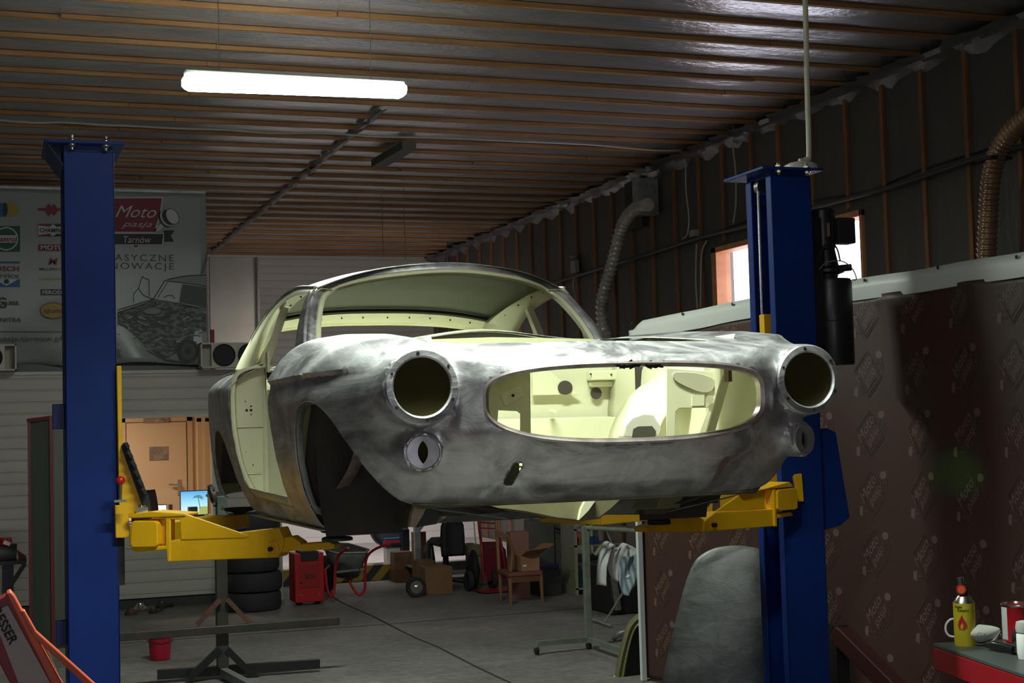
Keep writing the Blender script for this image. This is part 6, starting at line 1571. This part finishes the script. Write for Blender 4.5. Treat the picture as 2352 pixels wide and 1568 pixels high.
# upper head of the stand: upright sleeve, flange disc and screws
hz0 = at(510, 1205, 1, Yp).z; hz1 = at(510, 1138, 1, Yp).z; hx0 = at(497, 1170, 1, Yp).x; hx1 = at(521, 1170, 1, Yp).x
MB().box2((hx0, Yp - .045, at(510, 1276, 1, Yp).z + .2), (hx1, Yp + .045, hz1)).build('head_sleeve', nmat('grey_green_steel', (.14, .17, .15), .45, .4, col2=(.08, .09, .08), nscale=10), t, bevel=.004)
fc = at(484, 1138, 1, Yp + .02); b = MB(); b.lathe([(0, -.02), (.055, -.02), (.075, -.014), (.078, .0), (.075, .014), (.04, .02), (0, .02)], (fc.x + .015, Yp + .02, fc.z), 28, Matrix.Rotation(PI / 2.4, 3, 'Y')); fl2 = b.build('flange', dsteel, t, smooth=40)
b = MB(); b.bar((fc.x, Yp + .02, fc.z), ((hx0 + hx1) / 2, Yp, fc.z), .05, .05); b.build('axle', dsteel, fl2)
for (x, y) in ((492, 1122), (477, 1138), (492, 1157)): q = at(x, y, 1, Yp - .06); MB().cyl(q, q + Vector((0, .03, 0)), .010, 8).build('flange_bolt', zinc, fl2)
for (x, y) in ((511, 1165), (523, 1174)): q = at(x, y, 1, Yp - .05); MB().cyl(q, q + Vector((0, .03, 0)), .011, 10).build('clamp_bolt', zinc, t)
# red bucket
q = at(368, 1514, 2, 0); t = thing('bucket', 'small red plastic bucket on the floor under the steel cross beam', 'bucket', (q.x, q.y, 0))
b = MB(); b.lathe([(0, .003), (.072, .003), (.082, .16), (.088, .165), (.088, .175), (.078, .175), (.068, .01), (0, .01)], (q.x, q.y, 0), 32); b.build('pail', nmat('bucket_red', (.40, .01, .03), .35), t, smooth=40)
MB().tube([Vector((q.x - .088, q.y, .165)), Vector((q.x - .093, q.y, .15)), Vector((q.x - .085, q.y - .05, .135)), Vector((q.x, q.y - .09, .125)), Vector((q.x + .085, q.y - .05, .135)), Vector((q.x + .093, q.y, .15)), Vector((q.x + .088, q.y, .165))], .003, 6).build('handle', black, t)
# scrap parts on the floor by the plinth
for k, (px, py, sz_, lab) in enumerate(((300, 1412, .05, 'small reddish scrap part on the floor beside the lift column foot'), (322, 1404, .06, 'shiny round scrap fitting on the floor by the plinth'), (352, 1408, .04, 'dark bent scrap part beside the shiny fitting'), (372, 1396, .05, 'pointed dark scrap bracket furthest right by the plinth'))):
    q = at(px, py, 2, 0); b = MB(); b.lathe([(0, 0), (sz_, 0), (sz_ * 1.1, sz_ * .5), (sz_ * .6, sz_), (sz_ * .5, sz_ * 1.3), (0, sz_ * 1.3)], (q.x, q.y, 0), 10 if k != 1 else 20); b.bar((q.x, q.y, sz_ * .4), (q.x + sz_ * 2.2, q.y + .05, sz_ * .5), sz_ * .5, sz_ * .4)
    tag(b.build('scrap_part', (rust, zinc, dsteel, dsteel)[k]), lab, 'scrap')
# ---- red framed smoked panel leaning beside the left column
Yq = 12.0
t = thing('framed_panel', 'tall smoked panel in a dark red frame standing left of the lift column', 'panel', (.4, Yq, 0))
rf = nmat('dark_red_frame', (.12, .012, .010), .45)
A = at(63, 968, 1, Yq); Bq = at(113, 955, 1, Yq - .05); C_ = at(165, 955, 1, Yq - .1)
z1 = 1.79
MB().box2((A.x, Yq - .02, 0), (A.x + .022, Yq + .02, z1)).build('frame_stile', rf, t); MB().box2((Bq.x, Yq - .07, 0), (Bq.x + .028, Yq - .03, z1 + .02)).build('frame_stile', rf, t)
MB().bar((A.x, Yq, z1 - .015), (Bq.x + .02, Yq - .05, z1 + .005), .04, .03).build('frame_rail', rf, t)
MB().prism([(A.x + .02, Yq, .02), (Bq.x, Yq - .05, .02), (Bq.x, Yq - .05, z1), (A.x + .02, Yq, z1 - .02)], (0, .012, 0)).build('smoked_sheet', glassd, t)
MB().prism([(Bq.x + .028, Yq - .05, .02), (C_.x + .1, Yq - .06, .02), (C_.x + .1, Yq - .06, z1), (Bq.x + .028, Yq - .05, z1)], (0, .012, 0)).build('pale_sheet', nmat('pale_green_sheet', (.10, .11, .085), .4, col2=(.075, .08, .06), nscale=2, stretch=(5, 5, .5)), t)
# far left machine: bench stand with red topped grinder
Ym = 12.6
t = thing('bench_grinder', 'dark grinder with a red cover on a black tripod stand at the left edge', 'grinder', (.05, Ym, 0))
g0 = at(8, 1268, 1, Ym)
MB().cyl(g0 + Vector((-.10, 0, -.01)), g0 + Vector((.10, 0, -.02)), .085, 24).build('motor', nmat('dark_grey_cast', (.05, .05, .047), .5), t)
MB().lathe([(0, -.03), (.05, -.03), (.055, 0), (.05, .03), (0, .03)], at(12, 1243, 1, Ym), 20).build('red_cap', redp, t)
q = at(16, 1247, 1, Ym - .08); MB().box(q, (.055, .02, .03), Matrix.Rotation(.4, 3, 'Y')).build('label', white, t)
MB().prism([at(38, 1262, 1, Ym - .05), at(60, 1277, 1, Ym - .05), at(62, 1287, 1, Ym - .05), at(44, 1287, 1, Ym - .05)], (0, .05, 0)).build('tool_rest', dred, t)
q = at(30, 1285, 1, Ym); MB().box2((g0.x - .2, Ym - .12, q.z - .03), (q.x + .1, Ym + .12, q.z)).build('table', blackgl, t)
MB().bar(at(18, 1292, 1, Ym), at(18, 1362, 1, Ym), .09, .05, up=(0, 1, 0)).build('stem', blackgl, t)
MB().bar(at(57, 1294, 1, Ym), at(24, 1345, 1, Ym), .035, .03, up=(0, 1, 0)).build('strut', blackgl, t)
q = at(18, 1362, 1, Ym); MB().box2((q.x - .045, Ym - .05, 0), (q.x + .045, Ym + .05, q.z + .02)).build('foot', blackgl, t)
# ---- office furniture behind the opening
Yd = 15.3
dk = thing('desk', 'beige office desk just behind the office opening', 'desk', (1.6, Yd, 0))
zd = at(440, 1186, 1, Yd).z
MB().box2((1.0, Yd - .25, zd - .03), (2.35, Yd + .35, zd)).build('desk_top', offw, dk); MB().box2((1.02, Yd - .2, 0), (1.06, Yd + .3, zd - .03)).build('leg', offw, dk); MB().box2((2.29, Yd - .2, 0), (2.33, Yd + .3, zd - .03)).build('leg', offw, dk)
def monitor(px0, py0, px1, py1, Y, lab, em, zb):
    a = at(px0, py0, 1, Y); c = at(px1, py1, 1, Y); t = thing('monitor', lab, 'monitor', ((a.x + c.x) / 2, Y, zb), 0)
    MB().box2((a.x - .008, Y, c.z - .008), (c.x + .008, Y + .03, a.z + .008)).build('case', nmat('navy_bezel', (.01, .025, .07), .4), t, bevel=.002)
    MB().box2((a.x, Y - .004, c.z), (c.x, Y - .001, a.z)).build('screen', em, t)
    cx_ = (a.x + c.x) / 2
    if c.z > zb: MB().box2((cx_ - .02, Y + .01, zb), (cx_ + .02, Y + .03, c.z)).build('stand', black, t)
    MB().box2((cx_ - .1, Y - .05, zb), (cx_ + .1, Y + .08, zb + .01)).build('foot', black, t)
    return t, a, c
sky = bpy.data.materials.new('beach_screen'); sky.use_nodes = True; nt = sky.node_tree; N = nt.nodes; bs = N['Principled BSDF']; tc = N.new('ShaderNodeTexCoord'); sp = N.new('ShaderNodeSeparateXYZ'); nt.links.new(tc.outputs['Generated'], sp.inputs[0]); cr = N.new('ShaderNodeValToRGB'); nt.links.new(sp.outputs[2], cr.inputs[0])
E_ = cr.color_ramp.elements; E_[0].position = 0; E_[0].color = (.45, .60, .18, 1); E_[1].position = 1; E_[1].color = (.10, .45, .85, 1)
for p_, c_2 in ((.15, (.80, .90, .92, 1)), (.45, (.45, .85, 1, 1))): q = E_.new(p_); q.color = c_2
bs.inputs['Base Color'].default_value = (0, 0, 0, 1); nt.links.new(cr.outputs[0], bs.inputs['Emission Color']); bs.inputs['Emission Strength'].default_value = 1.0
mt_, a, c = monitor(415, 1129, 477, 1180, Yd, 'large monitor showing a beach with palms on the office desk', sky, zd)
pm_ = nmat('palm_green', (.02, .12, .09), .6); s_ = [ch for ch in mt_.children if ch.name.startswith('screen')][0]
b = MB(); q = at(455, 1142, 1, Yd - .006)
for k in range(9):
    an = -.5 + k * PI / 7; b.prism([q, q + Vector((.04 * math.cos(an - .15), 0, .025 * math.sin(an - .15))), q + Vector((.062 * math.cos(an), 0, .035 * math.sin(an) - .01)), q + Vector((.04 * math.cos(an + .15), 0, .025 * math.sin(an + .15)))], (0, .001, 0))
q2 = at(460, 1168, 1, Yd - .006); b.bar(q, q2, .006, .002, up=(0, 1, 0)); b.build('palm_image', emat('palm_glow', (.015, .16, .12), .6), s_)
a2 = at(457, 1163, 1, Yd - .005); c2 = at(477, 1185, 1, Yd - .005); MB().box2((a2.x, Yd - .007, c.z), (c.x, Yd - .005, a2.z)).build('garden_image', emat('garden_glow', (.42, .50, .16), .8), s_)
monitor(348, 1161, 382, 1178, Yd, 'small bright laptop screen on the left of the office desk', emat('white_screen', (.75, .82, 1), 1.3), zd)
a = at(432, 1164, 1, Yd - .15); c = at(453, 1190, 1, Yd - .15); tag(MB().box2((a.x, Yd - .2, zd), (c.x, Yd - .1, a.z)).build('pen_holder', nmat('dark_holder', (.05, .05, .05), .5), bevel=.003), 'dark square pen holder in front of the beach monitor', 'holder')
a = at(387, 1158, 1, Yd); c = at(396, 1178, 1, Yd); tag(MB().box2((a.x, Yd - .03, zd), (c.x, Yd + .03, a.z)).build('bottle', nmat('brown_bottle', (.10, .05, .05), .4), bevel=.006), 'small dark brown bottle right of the laptop screen', 'bottle')
t = thing('office_chair', 'dark violet high-backed office chair seen through the office opening', 'chair', (1.3, 15.0, 0))
b = MB(); rows = []
q = at(332, 1125, 1, 14.9)
for z in np.linspace(.55, q.z, 8):
    f = (z - .55) / (q.z - .55); w = .12 * (1 - .4 * f ** 3); rows.append([Vector((q.x + .0 + w * s, 14.9 - .03 * (1 - s * s), z)) for s in np.linspace(-1, 1, 7)])
b.grid(rows); b.build('backrest', nmat('violet_black', (.022, .014, .026), .6), t, smooth=60, solid=.05)
MB().box2((q.x - .2, 14.72, .45), (q.x + .2, 14.88, .53)).build('seat', MATS['violet_black'], t, bevel=.02); MB().cyl((q.x, 14.8, 0), (q.x, 14.8, .45), .03).build('column', black, t)
# ================================================================ FOREGROUND, RIGHT
# bare metal bonnet leaning upright on the curtain
Ph = (3.42, 7.25, 0); nh = Vector((-.50, -.866, 0)).normalized()
out = [(1519, 1575), (1535, 1500), (1556, 1410), (1578, 1330), (1592, 1297), (1608, 1277), (1640, 1260), (1680, 1254), (1720, 1256), (1752, 1264), (1772, 1280), (1782, 1330), (1786, 1420), (1790, 1575)]
cv = smooth_path([atp(x, y, Ph, nh) for x, y in out], 5)
bot = .02; sc = []
z_lo = min(p.z for p in cv)
t = thing('bonnet', 'bare dull steel car bonnet standing upright behind the right lift column', 'bonnet', (3.42, 7.25, 0))
tg = Vector((-nh.y, nh.x, 0)); tg = tg if tg.x > 0 else -tg
top_i = max(range(len(cv)), key=lambda i: cv[i].z); ztp = cv[top_i].z
def side_at(pts, z):
    zs = [p.z for p in pts]; ss = [(p - Vector(Ph)).dot(tg) for p in pts]; o = np.argsort(zs); zs = np.array(zs)[o]; ss = np.array(ss)[o]
    if z < zs[0]: return ss[0] + (ss[1] - ss[0]) / (zs[1] - zs[0] + 1e-9) * (z - zs[0]) * .6
    return float(np.interp(z, zs, ss))
rows = []
for z in list(np.linspace(.01, ztp - .12, 14)) + list(ztp - .12 * (1 - np.linspace(.12, .995, 12)) ** 2):
    l = side_at(cv[:top_i + 1], z); r = side_at(cv[top_i:], z); tp = min(1, max(0, (ztp - z) / .25)) ** .5
    rows.append([Vector(Ph) + tg * (l + (r - l) * (s * .5 + .5)) + Vector((0, 0, z)) + nh * (.06 * (1 - abs(s) ** 3) * tp) for s in np.linspace(-1, 1, 21)])
bon = MB().grid(rows).build('outer_skin', steel2, t, smooth=70, solid=.004)
# pale olive door frame part leaning beside the lath
t = thing('car_door_frame', 'olive painted curved car panel edge leaning in front of the white lath', 'car part', (3.74, 8.72, 0))
Pn = (3.74, 8.72, 0); nn = Vector((-.35, -.94, 0)).normalized()
om = nmat('olive_paint', (.20, .20, .09), .3, col2=(.14, .13, .06), nscale=4, coat=.4)
outer = smooth_path([atp(x, y, Pn, nn) for x, y in ((1404, 1620), (1410, 1568), (1418, 1520), (1430, 1470), (1442, 1435), (1458, 1415), (1484, 1403), (1510, 1400))], 4)
inner = smooth_path([atp(x, y, Pn, nn) for x, y in ((1428, 1620), (1434, 1568), (1441, 1520), (1450, 1478), (1459, 1450), (1470, 1435), (1488, 1424), (1512, 1420))], 4)
b = MB(); b.grid([[a, a.lerp(c, .35) - nn * -.0 + nn * .03, a.lerp(c, .6) + nn * .018, a.lerp(c, .8) + nn * .028, c, c - nn * .05] for a, c in zip(outer, inner)]); b.build('pressed_edge', om, t, smooth=45, solid=.004)
lo = [Vector((p.x, p.y, .01)) for p in (outer[0], inner[0])]
MB().grid([[outer[0], lo[0]], [outer[0].lerp(inner[0], .5) + nn * .02, lo[0].lerp(lo[1], .5) + nn * .02], [inner[0], lo[1]]]).build('lower_edge', om, t, solid=.004)
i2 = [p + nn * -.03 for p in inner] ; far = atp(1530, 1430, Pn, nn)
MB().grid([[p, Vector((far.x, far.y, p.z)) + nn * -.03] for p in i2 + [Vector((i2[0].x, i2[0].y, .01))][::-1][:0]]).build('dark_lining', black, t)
# red trolley with grey top
Yb = 4.2
t = thing('workbench', 'red steel workbench with a thin grey top in the lower right corner', 'bench', (3.3, Yb, 0))
zt = .855
A = at(2142, 1476, 2, zt); Bq = at(2352, 1548, 2, zt)
d = (Bq - A); d.z = 0; d.normalize(); nb = Vector((-d.y, d.x, 0))
if nb.x < 0: nb = -nb
def Q(s, w, z): return A + d * s + nb * w + Vector((0, 0, z - zt))
bm_ = MB(); bm_.prism([Q(0, 0, zt - .012), Q(.95, 0, zt - .012), Q(.95, .62, zt - .012), Q(0, .62, zt - .012)], (0, 0, .012)); bm_.build('top_sheet', nmat('grey_laminate', (.060, .070, .068), .4), t, bevel=.002)
rb = nmat('bench_red', (.28, .006, .012), .4)
MB().prism([Q(.0, .0, zt - .09), Q(.95, .0, zt - .09), Q(.95, .0, zt - .013), Q(.0, .0, zt - .013)], nb * .03).build('front_rail', rb, t, bevel=.003)
MB().prism([Q(0, 0.03, zt - .09), Q(0, .62, zt - .09), Q(0, .62, zt - .013), Q(0, 0.03, zt - .013)], d * .03).build('side_rail', rb, t)
for s, w in ((.55, .03), (.92, .03), (.05, .56), (.92, .56)): q = Q(s, w, 0); MB().box2((q.x - .02, q.y - .02, 0), (q.x + .02, q.y + .02, zt - .09)).build('leg', rb, t)
MB().bar(Q(.08, .10, .25), Q(.42, .05, zt - .09), .05, .05).build('diagonal_brace', nmat('brown_red_tube', (.09, .022, .018), .5), t)
def on(px, py): return at(px, py, 2, zt)
# gas torch cartridge
q = Q(.075, .085, zt); t = thing('gas_torch', 'yellow gas cartridge with a red flame and an orange torch knob on the workbench', 'torch', tuple(q))
k = at(2231, 1480, 1, q.y).x - at(2190, 1480, 1, q.y).x; r = k / 2; z1 = at(2208, 1384, 1, q.y).z; z2 = at(2208, 1372, 1, q.y).z
MB().lathe([(0, zt), (r, zt), (r, z1), (0, z1)], (q.x, q.y, 0), 36).build('cartridge', nmat('gas_yellow', (.55, .45, .02), .35), t, smooth=40)
MB().lathe([(r * .98, z1), (r * .9, z1 + .006), (r * .62, z2 + .004), (r * .5, z2 + .008), (0, z2 + .008)], (q.x, q.y, 0), 32).build('shoulder', zinc, t, smooth=40)
kn = at(2208, 1353, 1, q.y); hd = MB().cyl((q.x, q.y, z2), (q.x, q.y, kn.z + .01), .014, 16).build('torch_head', black, t)
vd = Vector((0, 0, HC)) - kn; vd.z = 0; vd.normalize()
MB().cyl(kn - vd * .01, kn + vd * .022, .0115, 20).build('orange_knob', nmat('knob_orange', (.75, .10, .02), .35), hd); MB().cyl(kn - vd * .012, kn + vd * .015, .0165, 20).build('knob_collar', redp, hd)
MB().cyl(kn + Vector((0, 0, .01)), kn + Vector((-.004, 0, .04)), .009, 14).build('burner_tube', nmat('dull_tube', (.10, .10, .11), .4, .6), hd)
tn = Vector((-vd.y, vd.x, 0)); tn = tn if tn.x > 0 else -tn
def lab(px_, py_, off=.0015):                      # point on the cartridge surface towards the camera
    p = atp(px_, py_, q, vd); s = max(-.98, min(.98, (p - q).dot(tn) / r)); an = math.asin(s)
    return q + tn * (r + off) * math.sin(an) + vd * (r + off) * math.cos(an) + Vector((0, 0, p.z - q.z))
def decal(nm, pxs, mat, off=.0012):
    c = lab(sum(p[0] for p in pxs) / len(pxs), sum(p[1] for p in pxs) / len(pxs), off); P = [lab(x, y, off) for x, y in pxs]
    b = MB(); b.add([c] + P, [(0, i + 1, (i + 1) % len(P) + 1) for i in range(len(P))]); return b.build(nm, mat, t, smooth=0)
fr_ = nmat('flame_red', (.55, .01, .015), .4)
decal('flame_print', [(2209, 1408), (2213, 1418), (2220, 1428), (2221, 1436), (2216, 1442), (2204, 1443), (2201, 1434), (2202, 1424), (2206, 1416)], fr_)
decal('flame_core', [(2210, 1426), (2213, 1434), (2212, 1441), (2208, 1442), (2206, 1435)], nmat('gas_yellow', (.55, .45, .02), .35), .0022)
for (s_, px_, py_, w_) in (('Super', 2194, 1393, 16), ('Camping', 2199, 1401, 26)):
    o = text('lettering', s_, 1.0, black, None, (0, 0, 0), (1, 0, 0), (0, 0, 1), bold=.02)
    xs = [v.co.x for v in o.data.vertices]; zs = [v.co.z for v in o.data.vertices]; mx_, mn_ = max(xs), min(xs)
    for v in o.data.vertices:
        u_ = (v.co.x - mn_) / (mx_ - mn_); ww = v.co.z / max(zs)
        p = lab(px_ + u_ * w_, py_ - ww * 6, .0014); v.co = p
    o.parent = t; o.data.transform(Matrix.Translation(-Vector(t.location)))
# mug behind
q = Q(.030, .120, zt); tm_ = thing('mug', 'white mug almost hidden behind the gas cartridge, only its handle showing', 'mug', tuple(q))
mc = Vector(q)
MB().lathe([(0, zt + .001), (.022, zt + .001), (.024, zt + .080), (.022, zt + .080), (.020, zt + .006), (0, zt + .006)], (mc.x, mc.y, 0), 28).build('cup', nmat('glazed_white', (.75, .74, .73), .15), tm_, smooth=40)
hp = smooth_path([atp(x, y, mc, vd) for x, y in ((2212, 1426), (2196, 1422), (2184, 1422), (2174, 1432), (2172, 1446), (2178, 1458), (2190, 1462), (2212, 1460))], 4)
MB().tube(hp, .004, 10).build('handle', MATS['glazed_white'], tm_)
# dust mask
q = on(2262, 1482); t = thing('dust_mask', 'white folded dust mask lying on the workbench right of the gas cartridge', 'mask', tuple(q))
vm = vd; 
top = [atp(x, y, q, vm) for x, y in ((2213, 1453), (2228, 1443), (2246, 1435), (2265, 1436), (2285, 1439), (2297, 1444))]
botm = [atp(x, y, q, vm) for x, y in ((2213, 1453), (2222, 1463), (2236, 1472), (2255, 1475), (2280, 1466), (2297, 1446))]
top = smooth_path(top, 4); botm = smooth_path(botm, 4); rows = []
for a, c in zip(top, botm): rows.append([a.lerp(c, s) + vm * (.030 * math.sin(PI * s) * math.sin(PI * min(1, max(.02, (a - top[0]).length / (top[-1] - top[0]).length)))) for s in np.linspace(0, 1, 9)])
mm = nmat('mask_white', (.62, .60, .56), .8); b = MB().grid(rows); mk_ = b.build('mask_cup', mm, t, smooth=60, solid=.002)
botl = [p + Vector((0, 0, -.001)) for p in botm]; fl_ = smooth_path([atp(x, y, q, vm) for x, y in ((2213, 1453), (2226, 1474), (2240, 1480), (2262, 1482), (2285, 1479), (2298, 1448))], 4)
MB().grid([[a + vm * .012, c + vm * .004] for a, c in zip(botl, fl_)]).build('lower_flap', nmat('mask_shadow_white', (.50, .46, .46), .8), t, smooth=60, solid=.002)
MB().tube(smooth_path([atp(x, y, q, vm) for x, y in ((2296, 1446), (2300, 1462), (2308, 1474), (2316, 1480))], 4), .0012, 6).build('elastic', mm, t)
o = text('lettering', 'CLX', .016, nmat('print_grey_small', (.15, .15, .15), .5), t, atp(2243, 1456, q, vm) + vm * .038, tn, (0, 0, 1), .2)
# red paint tin
q = Q(.058, .285, zt); t = thing('paint_tin', 'open red paint tin with a white label stripe at the right edge of the picture', 'tin', (q.x, q.y, zt))
z1 = at(2340, 1386, 1, q.y).z; rr_ = .052
MB().lathe([(0, zt + .001), (rr_, zt + .001), (rr_ + .002, zt + .004), (rr_, zt + .007), (rr_, z1 - .004), (rr_ + .003, z1), (rr_ - .002, z1 + .001), (rr_ - .004, z1 - .01), (rr_ - .004, zt + .01), (0, zt + .01)], (q.x, q.y, 0), 36).build('tin_body', nmat('tin_red', (.42, .010, .016), .3), t, smooth=40)
MB().lathe([(rr_ + .0005, z1 - .006), (rr_ + .0035, z1 - .001), (rr_ + .003, z1 + .002), (rr_ - .002, z1 + .003), (rr_ - .003, z1 - .004)], (q.x, q.y, 0), 36, closed=True).build('rim', zinc, t, smooth=40)
b = MB(); a0 = math.atan2(vd.y, vd.x); sgn_ = 1 if (Vector((-math.sin(a0), math.cos(a0), 0)).dot(tn) < 0) else -1
b.grid([[Vector((q.x + (rr_ + .0012) * math.cos(a0 + sgn_ * an), q.y + (rr_ + .0012) * math.sin(a0 + sgn_ * an), z)) for z in (zt + .01, z1 - .008)] for an in np.linspace(.72, 1.35, 8)]); b.build('label_stripe', nmat('label_white', (.6, .6, .6), .4), t)
# white jar with lid at the picture edge
q = on(2352, 1512) + d * .012; t = thing('jar', 'white plastic jar with a grey lid cut by the right edge of the picture', 'jar', (q.x, q.y, zt))
z1 = at(2348, 1450, 1, q.y).z; MB().lathe([(0, zt + .001), (.022, zt + .001), (.026, zt + .02), (.026, z1 - .01), (.020, z1), (0, z1)], (q.x, q.y, 0), 28).build('jar_body', white, t, smooth=40)
MB().lathe([(0, z1 - .002), (.026, z1 - .002), (.028, z1 + .012), (.025, z1 + .03), (.012, z1 + .034), (0, z1 + .034)], (q.x, q.y, 0), 24).build('lid', nmat('lid_grey', (.42, .43, .40), .5), t, smooth=35)
# black hand tool
a = on(2268, 1492); c = on(2330, 1504); t = thing('hand_tool', 'black hand tool with a round head lying on the workbench', 'tool', tuple(a))
MB().tube([a + Vector((0, 0, .016)), a.lerp(c, .3) + Vector((0, 0, .020)), a.lerp(c, .7) + Vector((0, 0, .018)), c + Vector((0, 0, .016))], [.010, .016, .015, .012], 16).build('grip', nmat('glossy_black', (.012, .012, .012), .2), t)
h_ = on(2322, 1480) + nb * .04; MB().lathe([(0, 0), (.030, 0), (.034, .01), (.034, .03), (.028, .045), (0, .05)], h_, 24).build('head', black, t, smooth=40); MB().bar(c + Vector((0, 0, .018)), h_ + Vector((0, 0, .015)), .02, .02).build('neck', black, t)
# slanting red-brown tube of a jack frame left of the bench
t = thing('steel_strut', 'thick red-brown steel strut slanting down to the floor left of the workbench', 'strut', (3.0, 5.0, 0))
Ys = 5.4
a = at(1925, 1450, 1, Ys); c = at(2060, 1585, 1, Ys - .3); e = c + (c - a) * ((c.z - .02) / (a.z - c.z))
MB().bar(a, e, .075, .075).build('tube', nmat('brown_red_strut', (.075, .022, .018), .5), t, bevel=.006)
MB().bar(Vector((a.x, a.y, 0)), a + Vector((0, 0, .03)), .06, .06, up=(0, 1, 0)).build('support', blackgl, t)
# ================================================================ FOREGROUND, LEFT: orange hoist
Yh = 3.6; n0 = Vector((0, 1, 0))
t = thing('engine_hoist', 'orange workshop hoist with a white lettered plate in the lower left corner', 'hoist', (.1, Yh, 0))
def H(px, py, dy=0.0): return at(px, py, 1, Yh + dy)
om2 = orange
arm = [H(-30, 1392), H(22, 1360), H(33, 1372), H(50, 1405), H(150, 1600), H(120, 1700), H(60, 1620), H(10, 1500)]
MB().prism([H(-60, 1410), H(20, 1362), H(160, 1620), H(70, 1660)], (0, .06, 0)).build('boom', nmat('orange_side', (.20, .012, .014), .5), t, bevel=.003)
MB().prism([H(14, 1364, -.01), H(24, 1358, -.01), H(34, 1370, -.01), H(150, 1582, -.01), H(146, 1600, -.01), H(134, 1600, -.01)], (0, .075, 0)).build('boom_flange', om2, t, bevel=.003)
pl_ = MB().prism([H(-20, 1406, -.006), H(18, 1390, -.006), H(122, 1580, -.006), H(60, 1612, -.006)], (0, .004, 0)).build('label_plate', nmat('pinkish_plate', (.34, .27, .26), .5), t)
dx = (H(80, 1496) - H(20, 1388)).normalized(); dz = Vector((-dx.z, 0, dx.x)); dz = dz if dz.z > 0 else -dz
p0 = H(-28, 1428, -.008)
dxr = (H(62, 1506) - H(6, 1404)).normalized(); up_ = Vector((-dxr.z, 0, dxr.x)); up_ = up_ if up_.x > 0 else -up_
lo_ = text('lettering', 'PRESSER', .030, black, pl_, H(-27, 1390, -.008), dxr, Vector((dxr.z * -1, 0, dxr.x)) if (Vector((dxr.z * -1, 0, dxr.x)).x > 0) else Vector((dxr.z, 0, -dxr.x)), 0, .03, spacing=1.05, sx=.92)
MB().prism([H(46, 1404, -.03), H(56, 1400, -.03), H(84, 1450, -.03), H(240, 1590, -.03), H(230, 1604, -.03), H(76, 1462, -.03)], (0, .035, 0)).build('lever_arm', om2, t, bevel=.003)
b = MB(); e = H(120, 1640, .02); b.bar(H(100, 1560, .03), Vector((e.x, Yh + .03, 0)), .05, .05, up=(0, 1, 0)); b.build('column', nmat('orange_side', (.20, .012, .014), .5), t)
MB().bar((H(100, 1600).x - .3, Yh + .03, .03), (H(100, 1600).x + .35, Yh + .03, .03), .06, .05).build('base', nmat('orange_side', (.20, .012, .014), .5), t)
MB().tube([H(95, 1470, .05), H(150, 1600, .05)], .006, 8).build('brass_rod', nmat('dull_brass', (.20, .15, .07), .4, .6), t)
